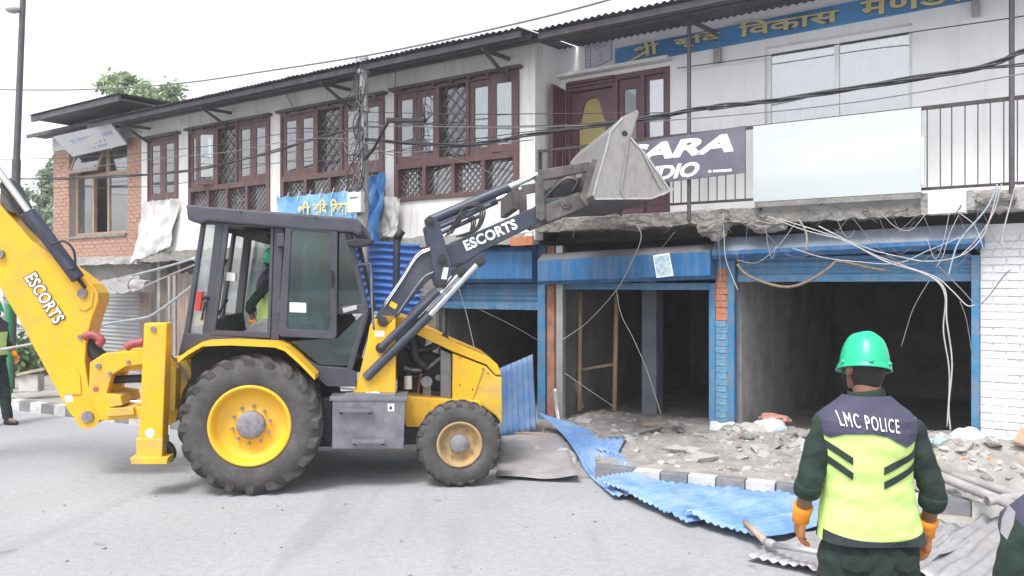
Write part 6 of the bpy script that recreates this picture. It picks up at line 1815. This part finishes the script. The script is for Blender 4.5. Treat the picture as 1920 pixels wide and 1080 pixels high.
lumpy('sack', 'flat white sack lying in front of the slumped one', 'sack', 1424, 822, -.1, (.2, .12, .04), M['sack_white'], 5)
lumpy('plastic_bag', 'crumpled pale blue plastic bag beside the white sack', 'bag', 1474, 812, .0, (.12, .1, .07), M['plastic_blue'], 7, .4)
lumpy('cloth_bundle', 'rust red cloth bundle behind the white sack', 'cloth', 1452, 784, .45, (.2, .12, .06), M['cloth_rust'], 9, .4)
lumpy('sack', 'white sack leaning on the pier by the blue post', 'sack', 1815, 826, -.3, (.19, .14, .14), M['sack_white'], 11)
lumpy('sack', 'crumpled white sack on the heap by the brick pier', 'sack', 1875, 836, -.35, (.22, .16, .11), M['sack_white'], 13)
lumpy('plastic_bag', 'crumpled pale blue plastic bag on the rubble heap', 'bag', 1826, 872, -.8, (.13, .09, .05), M['plastic_blue'], 15, .45)
lumpy('plastic_bag', 'small clear bluish bag left of the heap', 'bag', 1766, 838, -.5, (.13, .1, .1), M['plastic_blue'], 17, .45)
for lab, q, r in (('long grey drain pipe lying across the kerb end', [(1740, 884, 7.75), (1905, 950, 6.75)], .045), ('second grey drain pipe resting on the long one', [(1790, 892, 7.7), (1925, 935, 6.9)], .04), ('short grey pipe stub under the other pipes', [(1850, 940, 6.9), (1925, 928, 6.95)], .04)):
    P = [wp(*p) for p in q]; g = G().cyl(P[0], P[1], r, 14); g.cyl(P[0], P[0].lerp(P[1], .04), r * 1.18, 14)
    single('drain_pipe', lab, 'pipe', g, M['pipe_grey'], W, tuple(P[1]), smooth=True)
g = G().box((0, 0, 0), (.5, .28, .03))
o = single('plywood_piece', 'tan plywood offcut on the rubble heap beside the pier', 'board', g, M['tan_wood'], W, (0, 0, 0)); p = wp(1900, 832, 8.0); o.location = p; o.rotation_euler = (.4, .2, -.7)
for lab, q, r in (('broken wooden plank along the step by the brown post', [(955, 812, 11.1), (1120, 822, 10.3)], .05), ('thin lath on the floor of the middle shop', [(1205, 795, 10.9), (1250, 792, 10.8)], .025)):
    P = [wp(*p) for p in q]; single('wood_plank', lab, 'plank', G().bar(P[0], P[1], .11, r), M['wood_raw'], W, tuple(P[1]))
st_ = [gnd(1396, 978, .14), gnd(1436, 1016, .12), gnd(1452, 1022, .13), gnd(1535, 1036, .2)]
th = Thing('wooden_pole', 'weathered wooden pole with pale bound grip lying on the sheets by the officer', 'pole', W, tuple(st_[0]))
th.part('shaft', G().tube([st_[0], st_[1]], [.022, .028], 10), M['wood_raw'], smooth='all'); th.part('joint', G().tube([st_[1], st_[1].lerp(st_[2], .5), st_[2]], [.03, .038, .03], 10), M['pipe_grey'], smooth='all'); th.part('grip', G().tube([st_[2], st_[3]], [.024, .02], 10), M['pole_metal'], smooth='all')

# ------------------------------------------------------------------ trees and far background
def tree(label, c, rad, hgt, m, n=3500, seed=0, name='tree', group=None, leaf=.16, lean=0):
    rnd = random.Random(seed)
    c = Vector(c)
    th = Thing(name, label, 'tree', W, (c.x, c.y, 0), group)
    tr = G(); top = c + Vector((lean, 0, hgt))
    trunk = [Vector((c.x, c.y, -.1)), Vector((c.x + lean * .3 + .1, c.y, hgt * .35)), top - Vector((0, 0, rad[2] * .6)), top + Vector((0, 0, rad[2] * .3))]
    tr.tube(spline(trunk, 5), [.16 - .13 * i / 15 for i in range(16)], 8)
    cl = []
    for k in range(26):
        d = Vector((rnd.gauss(0, 1), rnd.gauss(0, 1), rnd.gauss(0, .8))).normalized() * rnd.uniform(.35, 1)
        q = top + Vector((d.x * rad[0], d.y * rad[1], d.z * rad[2])); cl.append((q, rnd.uniform(.2, .42) * min(rad)))
        if k < 12: tr.tube(spline([top - Vector((0, 0, rad[2] * rnd.uniform(.2, .7))), top.lerp(q, .5) - Vector((0, 0, .1)), q], 4), [.05 - .004 * i for i in range(9)], 5)
    th.part('trunk', tr, M['bark'], smooth='all')
    g = G()
    for _ in range(n):
        q, rr = cl[rnd.randrange(len(cl))]
        p = q + Vector((rnd.gauss(0, .55), rnd.gauss(0, .55), rnd.gauss(0, .45))) * rr
        a = Vector((rnd.gauss(0, 1), rnd.gauss(0, 1), rnd.gauss(0, 1))).normalized(); b = a.cross(Vector((rnd.gauss(0, 1), rnd.gauss(0, 1), .3))).normalized()
        s = leaf * rnd.uniform(.6, 1.3)
        g.add([p - a * s, p + b * s * .45, p + a * s, p - b * s * .45], [(0, 1, 2, 3)])
    th.part('crown', g, m)
tree('leafy tree crown rising behind the brick house roof', wp(255, 400, 27) * Vector((1, 1, 0)) if False else Vector((wp(255, 400, 27).x, 27, 0)), (1.6, 1.4, .75), 8.4, M['leaf_tree_hazed'], 5200, 1, leaf=.10)
tree('pale feathery tree beyond the lamp pole', Vector((wp(78, 300, 34).x, 34, 0)), (.9, 1.0, 2.2), 5.8, M['leaf_grey'], 2200, 4, leaf=.14)
tree('low pale tree at the end of the street', Vector((wp(20, 300, 40).x, 40, 0)), (1.6, 1.6, 1.6), 4.0, M['leaf_grey'], 2600, 6, leaf=.16)
for k, (x, Y, h_) in enumerate(((4, 17.5, .9), (34, 18.6, .8), (-60, 18, 1.1))):
    rn = random.Random(k); c = Vector((wp(x, 600, Y).x, Y, 0)); g = G()
    for _ in range(1500):
        d = Vector((rn.gauss(0, .5), rn.gauss(0, .4), abs(rn.gauss(0, .5)) + .1)) * h_; p = c + d
        a = Vector((rn.gauss(0, 1), rn.gauss(0, 1), rn.gauss(0, 1))).normalized() * .09; b = a.cross(Vector((0, .3, 1))).normalized() * .045
        g.add([p - a, p + b, p + a, p - b], [(0, 1, 2, 3)])
    th = Thing('bush', 'green roadside bush beyond the kerb near the green post', 'bush', W, tuple(c), 'roadside bushes')
    th.part('foliage', g, M['leaf_pale']); th.part('stem', G().cyl(c, c + Vector((0, 0, h_ * .6)), .03, 6), M['bark'])
fh = Thing('far_house', 'pale plastered house far down the street behind the trees', 'house', W, (-26, 44, 0))
fh.part('wall', G().wall(-33, -25.2, 0, 6.2, 44, 44.3, [(-31, -29.8, 3.6, 5), (-28, -26.8, 3.6, 5), (-31, -29.8, .9, 2.3), (-28, -26.6, 0, 2.2)]), M['far_wall'], weld=True)
fh.part('roof', G().box((-33.5, 43.2, 6.2), (-24.7, 50, 6.4)), M['sign_grey'])
for h in ((-31, -29.8, 3.6, 5), (-28, -26.8, 3.6, 5), (-31, -29.8, .9, 2.3)): fh.part('window', G().box((h[0], 44.1, h[2]), (h[1], 44.15, h[3])), M['pane_dark'])
fh.part('body', G().box((-33, 44.31, 0), (-25.2, 50, 6.19)), M['far_wall'])
# ------------------------------------------------------------------ people
mat('skin', (.20, .10, .065), .55, var=.1, scale=12)
mat('hair', (.012, .010, .010), .7, var=.3, scale=40)
mat('cloth_green', (.012, .026, .020), .9, var=.35, scale=9, bump=.4, bscale=26)
mat('cloth_trousers', (.014, .026, .023), .9, var=.35, scale=9, bump=.4, bscale=26)
mat('vest_navy', (.05, .048, .085), .8, var=.12, scale=8, bump=.15, bscale=30)
mat('vest_hem', (.022, .03, .035), .8, var=.15, scale=8)
mat('vest_lime', (.54, .74, .23), .75, var=.06, scale=7, bump=.25, bscale=16)
mat('vest_stripe', (.018, .03, .026), .8, var=.2, scale=8)
mat('helmet_green', (.012, .40, .215), .32, var=.05, scale=6)
mat('glove_orange', (.80, .29, .02), .8, var=.12, scale=14, bump=.2, bscale=60)
mat('glove_palm', (.40, .155, .05), .8, var=.18, scale=14, bump=.2, bscale=60)
mat('boot', (.02, .018, .018), .5, var=.2)

def fuse(caps, voxel, mats, name, smooth=6, wrinkle=0, seed=0):
    """one continuous skin over overlapping tapered limbs: (p, q, r_p, r_q) or ('e', centre, radii)"""
    g = G()
    for c in caps:
        if c[0] == 'e':
            g.ball(c[1], c[2], 20, 14)
        elif c[0] == 'l':                      # loft: rings of (centre, rx, ry)
            n = 24
            vs_ = []
            for ce, rx, ry in c[1]:
                for k in range(n):
                    t = 2 * math.pi * k / n
                    cx_, sy_ = math.cos(t), math.sin(t)
                    e = 2 / 2.5
                    vs_.append((ce[0] + rx * math.copysign(abs(cx_) ** e, cx_), ce[1] + ry * math.copysign(abs(sy_) ** e, sy_), ce[2]))
            m_ = len(c[1])
            fs = [(i * n + k, i * n + (k + 1) % n, (i + 1) * n + (k + 1) % n, (i + 1) * n + k) for i in range(m_ - 1) for k in range(n)]
            fs += [tuple(range(n - 1, -1, -1)), tuple((m_ - 1) * n + k for k in range(n))]
            g.add(vs_, fs)
        else:
            p, q, r0, r1 = Vector(c[0]), Vector(c[1]), c[2], c[3]
            g.tube([p, p.lerp(q, .5), q], [r0, (r0 + r1) / 2, r1], 14)
            g.ball(p, r0, 14, 10); g.ball(q, r1, 14, 10)
    me = g.mesh('tmp', mats, recalc=False)
    o = bpy.data.objects.new('tmp', me)
    rm = o.modifiers.new('r', 'REMESH'); rm.mode = 'VOXEL'; rm.voxel_size = voxel
    if smooth:
        sm = o.modifiers.new('s', 'SMOOTH'); sm.factor = .5; sm.iterations = smooth
    out = baked(o)
    bpy.data.objects.remove(o); bpy.data.meshes.remove(me)
    out.name = name
    out.materials.clear()
    out.materials.append(mats)
    if wrinkle:
        ns = [v_.normal.copy() for v_ in out.vertices]; cs = [v_.co.copy() for v_ in out.vertices]; fl = []
        for c, nn in zip(cs, ns):
            k = .5 - 2.2 * abs(noise.noise(Vector((c.x * 8 + c.z * 7 + seed, c.y * 9, c.z * 11 - c.x * 5)))) + .35 * noise.noise(Vector((c.x * 24, c.y * 24 + seed, c.z * 24)))
            fl.extend(c + nn * wrinkle * k)
        out.vertices.foreach_set('co', fl)
    out.polygons.foreach_set('use_smooth', [True] * len(out.polygons))
    return out

RINGS = [(1.022, .012, .216, .137), (1.10, .008, .205, .132), (1.19, .0, .191, .127), (1.28, -.008, .185, .127), (1.36, -.013, .190, .132), (1.44, -.015, .197, .137), (1.50, -.013, .206, .136), (1.545, -.011, .200, .126), (1.58, -.008, .170, .106), (1.61, -.005, .128, .088), (1.645, -.004, .088, .072)]
def ring_at(z):
    z = min(max(z, RINGS[0][0]), RINGS[-1][0])
    for a, b in zip(RINGS, RINGS[1:]):
        if z <= b[0]:
            f = (z - a[0]) / (b[0] - a[0]); f = f
            return tuple(a[i] + (b[i] - a[i]) * f for i in (1, 2, 3))
def vest_y(x, z, off=0):
    cx, hw, d = ring_at(z)
    t = min(.999, abs((x - cx) / hw))
    wr = .009 * noise.noise(Vector((x * 8, z * 12, 3))) + .008 * noise.noise(Vector((x * 6 + z * 14, z * 6 - x * 4, 8))) + .004 * noise.noise(Vector((x * 20 - z * 16, z * 22, 5)))
    return -d * (1 - t ** 2.6) ** (1 / 2.6) + wr - off
def MX(px): return (px - 1633) / 447.8
def MZ(py): return H - (py - HY) / 447.8
def poly_interp(pts, x):
    if x <= pts[0][0]: return pts[0][1]
    for a, b in zip(pts, pts[1:]):
        if x <= b[0]: return a[1] + (b[1] - a[1]) * (x - a[0]) / (b[0] - a[0])
    return pts[-1][1]

def hand(side, wrist, down, fwd, s=1.0):
    """a relaxed gloved hand: palm, four curled fingers of unequal length, thumb from the side of the palm"""
    d = Vector(down).normalized(); f = Vector(fwd); f = (f - d * f.dot(d)).normalized(); k = d.cross(f).normalized()
    # d along the hand, f towards the thumb side, k out of the back of the hand
    w = Vector(wrist); caps = []
    c0 = w + d * .03 * s; c1 = w + d * .085 * s
    for o in (-.03, -.01, .01, .03):
        caps.append((c0 + f * o * .75 * s, c1 + f * o * s, .0155 * s, .0145 * s))
    caps.append((w - d * .01, c0, .025 * s, .022 * s))
    inn = k * (-side)
    for i, (o, L) in enumerate(((.031, .066), (.011, .076), (-.010, .070), (-.030, .054))):
        a = c1 + f * o * s; b = a + (d * .93 + inn * .25 + f * o * 1.5).normalized() * L * .5 * s; c = b + (d * .72 + inn * .7).normalized() * L * .34 * s; e = c + (d * .35 + inn * .94).normalized() * L * .28 * s
        caps += [(a, b, .0105 * s, .0098 * s), (b, c, .0098 * s, .009 * s), (c, e, .009 * s, .0078 * s)]
    a = c0 + f * .030 * s; b = a + (d * .62 + f * .72 + inn * .25).normalized() * .038 * s; c = b + (d * .9 + f * .2 + inn * .35).normalized() * .034 * s
    caps += [(a, b, .0135 * s, .0115 * s), (b, c, .0115 * s, .009 * s)]
    return caps

def officer(label, loc, yaw, scale=1.0, arms=None, lettering=True, helmet=True, legs=None, lime=True, headyaw=14, lean=0, seat=False, gloves='glove_palm', helm_tilt=(-6, 10)):
    th = Thing('person', label, 'person', W, loc)
    th.o.rotation_euler = (0, lean, yaw); th.o.scale = (scale,) * 3
    th.base = Vector((0, 0, 0))
    A = arms or dict(LS=(-.185, 0, 1.49), LE=(-.258, -.035, 1.275), LW=(-.262, .05, 1.105), RS=(.18, 0, 1.48), RE=(.268, -.03, 1.225), RW=(.272, .045, 1.045))
    A = {k: Vector(v_) for k, v_ in A.items()}
    LG = legs or dict(LH=(-.10, 0, .95), LK=(-.115, .02, .52), LA=(-.12, -.02, .10), RH=(.11, 0, .95), RK=(.125, .03, .52), RA=(.135, 0, .10))
    LG = {k: Vector(v_) for k, v_ in LG.items()}
    hc = Vector((0, .035, 1.765))
    HR = Matrix.Rotation(R(headyaw), 4, 'Z') @ Matrix.Rotation(R(-6), 4, 'X')
    def hp(x, y, z): return hc + (HR @ Vector((x, y, z)))
    # body: one continuous mesh
    caps = [('l', [((0, 0, .93), .15, .10), ((0, 0, 1.05), .155, .10), ((0, 0, 1.2), .14, .095), ((0, 0, 1.35), .155, .10), ((0, 0, 1.47), .165, .10), ((0, 0, 1.55), .10, .07)]),
            ((0, .0, 1.54), hp(0, -.015, -.05), .062, .056), ('e', hp(0, -.005, .03), (.077, .094, .098)), ('e', hp(0, .03, -.055), (.056, .062, .062)),
            (hp(0, .085, .0), hp(0, .108, -.03), .010, .014), (hp(-.018, .07, -.085), hp(.018, .07, -.085), .02, .02),
            ('e', hp(-.078, -.004, -.015), (.014, .022, .034)), ('e', hp(.078, -.004, -.015), (.014, .022, .034)),
            (hp(-.03, .083, .022), hp(.03, .083, .022), .014, .014), (hp(-.017, .093, -.062), hp(.017, .093, -.062), .010, .010)]
    for s_ in 'LR':
        caps += [(A[s_ + 'S'], A[s_ + 'E'], .040, .034), (A[s_ + 'E'], A[s_ + 'W'], .034, .03),
                 (LG[s_ + 'H'], LG[s_ + 'K'], .075, .052), (LG[s_ + 'K'], LG[s_ + 'A'], .05, .036), (LG[s_ + 'A'], LG[s_ + 'A'] + Vector((0, .13, -.05)), .035, .03)]
    body = th.part('body', fuse(caps, .010, M['skin'], 'body', 3), None)
    for sx in (-1, 1): th.part('eye', G().ball(hp(.031 * sx, .083, .004), .010, 10, 6), M['letter_white'], body, smooth='all')
    # hair: cap over the back and sides of the skull
    def hair_pt(a, b):
        back = abs(a - .5) > .24
        z = (-.092 if back else .045) + (((.085 if helmet else .1285) - (-.092 if back else .045)) * b)
        k = math.sqrt(max(0, 1 - max(0, (z - .03) / .100) ** 2)) if z > .03 else 1 - .34 * ((.03 - z) / .122) ** 1.7
        return hp(.082 * math.sin(a * 6.283) * k, -(.098 if back else .096) * math.cos(a * 6.283) * k - .005, z)
    g = G().grid(hair_pt, 48, 14, closed=True)
    th.part('hair', g, M['hair'], body, smooth='all')
    # shirt with sleeves
    caps = [('l', [((.008, 0, .97), .19, .118), ((.005, 0, 1.1), .188, .118), ((0, 0, 1.22), .175, .115), ((-.012, 0, 1.4), .18, .12), ((-.012, 0, 1.5), .19, .12), ((-.01, 0, 1.56), .15, .095), ((0, 0, 1.61), .09, .075), ((0, .01, 1.64), .07, .065)])]
    for s_ in 'LR':
        e, w_, s0 = A[s_ + 'E'], A[s_ + 'W'], A[s_ + 'S']
        cf = e.lerp(w_, .28)
        caps += [(s0, e, .062, .050), (e, cf, .050, .049), (s0 + Vector((.05 if s_ == 'L' else -.05, 0, .03)), s0, .06, .065)]
    shirt = th.part('shirt', fuse(caps, .011, M['cloth_green'], 'shirt', 3, .010, 1), None)
    for s_ in 'LR':
        e, w_ = A[s_ + 'E'], A[s_ + 'W']; a, b = e.lerp(w_, .02), e.lerp(w_, .34)
        prof_r = [.052, .056, .057, .056, .053]
        th.part('rolled_cuff', G().tube([a.lerp(b, k / 4) for k in range(5)], prof_r, 20), M['cloth_green'], shirt, smooth='all')
    g = G().grid(lambda a, b: Vector(((.082 - .012 * b + .01 * (1 - b)) * math.cos(a * 6.283), .01 + (.076 - .008 * b) * math.sin(a * 6.283) + .012 * b, 1.60 + .068 * b + .012 * math.sin(a * 6.283 - 1.57) * -1)), 36, 4, closed=True)
    col_ = th.part('collar', g, M['cloth_green'], shirt, smooth='all'); col_.modifiers.new('t', 'SOLIDIFY').thickness = .008
    # trousers
    caps = [('l', [((.005, 0, .84), .185, .125), ((.006, 0, .95), .198, .13), ((.008, 0, 1.03), .19, .122), ((.008, 0, 1.06), .18, .115)])] if not seat else [('l', [((.0, 0, .88), .18, .13), ((.006, 0, 1.03), .185, .122), ((.008, 0, 1.06), .18, .115)])]
    for s_ in 'LR':
        caps += [(LG[s_ + 'H'] - Vector((0, 0, .02)), LG[s_ + 'K'], .105, .08), (LG[s_ + 'K'], LG[s_ + 'A'] + Vector((0, 0, .03)), .08, .07)]
    tr = th.part('trousers', fuse(caps, .013, M['cloth_trousers'], 'trousers', 3, .010, 5), None)
    if not seat:
        for x0 in (-.15, .06):
            th.part('pocket_flap', G().grid(lambda a, b: Vector((x0 + .10 * a, -.135 * (1 - min(.99, abs((x0 + .1 * a - .006) / .2)) ** 2.5) ** (1 / 2.5) - .014, .93 + .055 * b - .012 * (1 - abs(2 * a - 1)) * (1 - b))), 8, 3), M['cloth_trousers'], tr, smooth='all')
    for s_ in 'LR':
        a = LG[s_ + 'A']
        th.part('boot', fuse([(a + Vector((0, -.01, .06)), a + Vector((0, 0, -.03)), .055, .05), (a + Vector((0, 0, -.05)), a + Vector((0, .15, -.062)), .046, .036), (a + Vector((0, -.03, -.06)), a + Vector((0, .1, -.065)), .038, .034)], .012, M['boot'], 'boot', 3), None)
    # vest
    g = G()
    def vs_fn(a, b):
        z = RINGS[0][0] + (RINGS[-1][0] - RINGS[0][0]) * b
        cx, hw, d = ring_at(z); t = 2 * math.pi * a
        c_, s_ = math.cos(t), math.sin(t); e = 2 / 2.6
        x = cx + hw * math.copysign(abs(c_) ** e, c_)
        if s_ <= 0: return Vector((x, vest_y(x, z), z))
        return Vector((x, -vest_y(x, z) + .0, z))
    g.grid(vs_fn, 72, 60, closed=True)
    g.m = [1 if sum(g.v[i][2] for i in f) / len(f) > (1.515 if lime else 0) else 0 for f in g.f]
    vest = th.part('vest', g, [M['vest_lime'], M['vest_navy']], smooth='all')
    def patch(name, xa, xb, zlo, zhi, m, off, nx=40, nz=16, front=False):
        def fn(a, b):
            x = xa + (xb - xa) * a
            lo, hi = zlo(x), zhi(x); z = lo + (hi - lo) * b
            cx, hw, d = ring_at(z); x2 = min(max(x, cx - hw * .995), cx + hw * .995)
            y = vest_y(x2, z, off)
            return Vector((x2, -y if front else y, z))
        return th.part(name, G().grid(fn, nx, nz), m, vest, smooth='all')
    YB = [(MX(x), MZ(y)) for x, y in ((1533, 818), (1547, 825), (1569, 815), (1618, 814), (1644, 820), (1680, 840), (1704, 830), (1725, 826))]
    def ztop(x):
        z = 1.645
        while z > 1.3:
            cx, hw, d = ring_at(z)
            if abs(x - cx) <= hw * .985: return z
            z -= .005
        return z
    if lime:
        patch('yoke', -.212, .196, lambda x: poly_interp(YB, x), ztop, M['vest_navy'], .006, 130, 44)
        patch('yoke', -.212, .196, lambda x: 1.42, ztop, M['vest_navy'], .006, 60, 20, front=True)
        for (x0, y0, x1, y1) in ((1530, 829, 1582, 866), (1530, 855, 1583, 895), (1637, 884, 1716, 847), (1638, 911, 1716, 874)):
            xa, xb = MX(x0), MX(x1)
            za, zb = MZ(y0), MZ(y1)
            patch('reflective_stripe', xa, xb, lambda x: za + (zb - za) * (x - xa) / (xb - xa) - .016, lambda x: za + (zb - za) * (x - xa) / (xb - xa) + .016, M['vest_stripe'], .007, 20, 2)
    patch('hem', -.21, .234, lambda x: 1.022, lambda x: 1.075 - .03 * (1 - (x / .21) ** 2) + .0, M['vest_hem'], .006, 40, 4)
    patch('hem', -.21, .234, lambda x: 1.022, lambda x: 1.07, M['vest_hem'], .006, 40, 4, front=True)
    if lettering:
        v2, fs = text_geo('LMC POLICE', MX(1665) - MX(1561), .056, 0, .0, spacing=1.2)
        g = G(); pts = []
        for a, b in v2:
            x = MX(1561) + a; z = MZ(799) - .13 * a + b
            pts.append((x, vest_y(x, z, .014), z))
        g.add(pts, fs); th.part('back_lettering', g, M['letter_white'], vest)
    for sx, x0 in ((-1, -.15), (1, .135)):
        g = G().grid(lambda a, b: Vector((x0 + (a - .5) * .10, (b - .5) * .055, 1.60 - .48 * abs(x0 + (a - .5) * .10 + .005) + .022)), 6, 3)
        ep = th.part('epaulette', g, M['boot'], shirt, smooth='all'); ep.modifiers.new('t', 'SOLIDIFY').thickness = .008
        th.part('shoulder_badge', G().box((x0 + sx * .045 - .012, -.03, 1.60 - .48 * abs(x0 + sx * .045) + .022), (x0 + sx * .045 + .012, .0, 1.60 - .48 * abs(x0 + sx * .045) + .036)), M['letter_white'], shirt)
    # gloves
    for s_, sd_ in (('L', -1), ('R', 1)):
        e, w_ = A[s_ + 'E'], A[s_ + 'W']; d = (w_ - e).normalized(); d2 = (d + Vector((0, 0, -.9))).normalized() if not seat else d
        th.part('glove', fuse(hand(sd_, w_, d2, (0, 1, 0)), .0045, M[gloves], 'glove', 2), None)
        th.part('glove_cuff', G().tube([w_ - d * .055, w_ - d * .03, w_, w_ + d2 * .03], [.041, .040, .037, .036], 18), M['glove_orange'], smooth='all')
    if helmet:
        HT = Matrix.Translation(hp(0, -.004, -.002)) @ HR.to_4x4() @ Matrix.Rotation(R(helm_tilt[0]), 4, 'X') @ Matrix.Rotation(R(helm_tilt[1]), 4, 'Y')
        def dome(a, b):
            t = 2 * math.pi * a; ph = b * math.pi / 2
            rx, ry = .096, .108
            ridge = .006 * max(0, math.cos(ph)) * 0 + .005 * (math.exp(-(math.sin(t) * 0 + (math.cos(t) * math.cos(ph) * rx / .012)) ** 2)) + .004 * sum(math.exp(-((math.cos(t) * math.cos(ph) * rx - s__ * .045) / .010) ** 2) for s__ in (-1, 1))
            p = Vector((rx * math.cos(ph) ** .72 * math.cos(t), ry * math.cos(ph) ** .72 * math.sin(t), .152 * math.sin(ph) + ridge * math.sin(ph)))
            return HT @ p
        hm = th.part('helmet', G().grid(dome, 56, 18, closed=True), M['helmet_green'], smooth='all')
        def brim(a, b):
            t = 2 * math.pi * a
            out = .002 + .004 * b + (.022 * max(0, math.sin(t)) ** 3 * b)
            return HT @ Vector(((.096 + out) * math.cos(t), (.108 + out) * math.sin(t), .006 - .020 * (1 - (1 - b) ** 2) + (.0 if b < 1 else -.004)))
        bo_ = th.part('helmet_brim', G().grid(brim, 56, 5, closed=True), M['helmet_green'], hm, smooth='all'); bo_.modifiers.new('t', 'SOLIDIFY').thickness = .004
        for t in (-115, -65, 180, 0):
            c = HT @ Vector((.101 * math.cos(R(t)), .113 * math.sin(R(t)), .006)); th.part('strap_clip', G().ball(c, (.012, .012, .011), 10, 6), M['helmet_green'], hm, smooth='all')
        th.part('chin_strap', G().tube(spline([HT @ Vector((-.10, 0, -.01)), hp(-.08, .03, -.06), hp(0, .07, -.125), hp(.08, .03, -.06), HT @ Vector((.10, 0, -.01))], 6), .004, 6), M['boot'], hm, smooth='all')
    return th

mm_ = officer('person in green helmet, lime and navy vest and orange gloves, seen from behind', ((1629 - CX) / F * 3.47, 3.35 + .135, 0), 0)
mm_.o.scale = (1.03, 1, 1)
officer('person in dark green shirt and navy vest standing beside the bare sheets', (1.69, 2.42, 0), R(8), .92, lettering=False, lime=False, helmet=False)
# a crumpled clear tag hanging at the second one's sleeve
P = [wp(x, y, 2.27) for x, y in ((1893, 948), (1880, 975), (1877, 1000), (1888, 1012), (1900, 985), (1904, 960))]
single('plastic_tag', 'small crumpled white plastic tag hanging at the navy clad sleeve', 'tag', G().add(P + [p + Vector((.004, .012, 0)) for p in P], [(5, 4, 3, 2, 1, 0), (6, 7, 8, 9, 10, 11)] + [(i, (i + 1) % 6, (i + 1) % 6 + 6, i + 6) for i in range(6)]), M['shutter_grey'], W, tuple(P[3]), recalc=True)
# walker at the far left
pX = wp(2, 797, 12.05)
officer('person in lime vest and dark uniform carrying a rod by the far kerb', (pX.x - .12, 12.05, 0), R(-100), 1.0, lettering=False, headyaw=0,
        arms=dict(LS=(-.205, 0, 1.515), LE=(-.25, .0, 1.24), LW=(-.22, .18, 1.06), RS=(.20, 0, 1.505), RE=(.26, -.02, 1.235), RW=(.25, .16, 1.05)),
        legs=dict(LH=(-.10, 0, .95), LK=(-.11, .1, .53), LA=(-.12, .14, .10), RH=(.11, 0, .95), RK=(.12, -.02, .52), RA=(.13, -.22, .13)))
P = [wp(-70, 668, 11.75), wp(62, 645, 11.75)]
single('carried_rod', 'long pale rod held level by the person at the far kerb', 'rod', G().cyl(P[0], P[1], .022, 8), M['pipe_grey'], W, tuple(P[0]), smooth=True)
P = [wp(40, 716, 13.9), wp(92, 705, 13.9)]
th = Thing('plank_seat', 'low plank resting on a whitewashed block behind the kerb', 'bench', W, (P[0].x, 13.9, .15))
th.part('plank', G().bar(P[0] + Zv * .14, P[1] + Zv * .14, .3, .05), M['wood_raw']); th.part('block', G().box(P[0].lerp(P[1], .35) + Vector((-.16, -.1, -.2)), P[0].lerp(P[1], .35) + Vector((.18, .1, .11))), M['kerb_white'], bevel=.02); th.part('leg', G().bar(P[0] + Vector((.05, 0, -.18)), P[0] + Vector((.05, 0, .12)), .05), M['wood_raw'])

# operator in the cab: seated, facing forward (local +y points along the machine)
op = T.w((T.px(506, 620, 1.05)[0], 1.05, 0))
zs_ = T.px(500, 612, 1.05)[1]
officer('operator in green helmet sitting inside the backhoe loader cab', (op.x, op.y, zs_ - 1.02), R(7 - 90), 1.0, lettering=False, lime=True, headyaw=0, seat=True, gloves='seat_grey',
        arms=dict(LS=(-.20, 0, 1.49), LE=(-.27, .10, 1.25), LW=(-.2, .36, 1.22), RS=(.20, 0, 1.49), RE=(.29, -.16, 1.27), RW=(.24, -.13, 1.06)),
        legs=dict(LH=(-.10, .02, .93), LK=(-.13, .44, .96), LA=(-.13, .55, .56), RH=(.10, .02, .93), RK=(.13, .44, .96), RA=(.13, .55, .56)))

# ------------------------------------------------------------------ dusty air over the street
hz = bpy.data.materials.new('haze'); hz.use_nodes = True
N, L = hz.node_tree.nodes, hz.node_tree.links
N.remove(N['Principled BSDF'])
pv_ = N.new('ShaderNodeVolumePrincipled'); pv_.inputs['Color'].default_value = (.97, .97, 1, 1); pv_.inputs['Density'].default_value = .0022
pv_.inputs['Anisotropy'].default_value = .2
L.new(pv_.outputs[0], N['Material Output'].inputs['Volume'])
single('haze', 'pale dust haze hanging in the street air', None, G().box((-60, -6, -1), (40, 70, 14)), hz, kind='stuff')
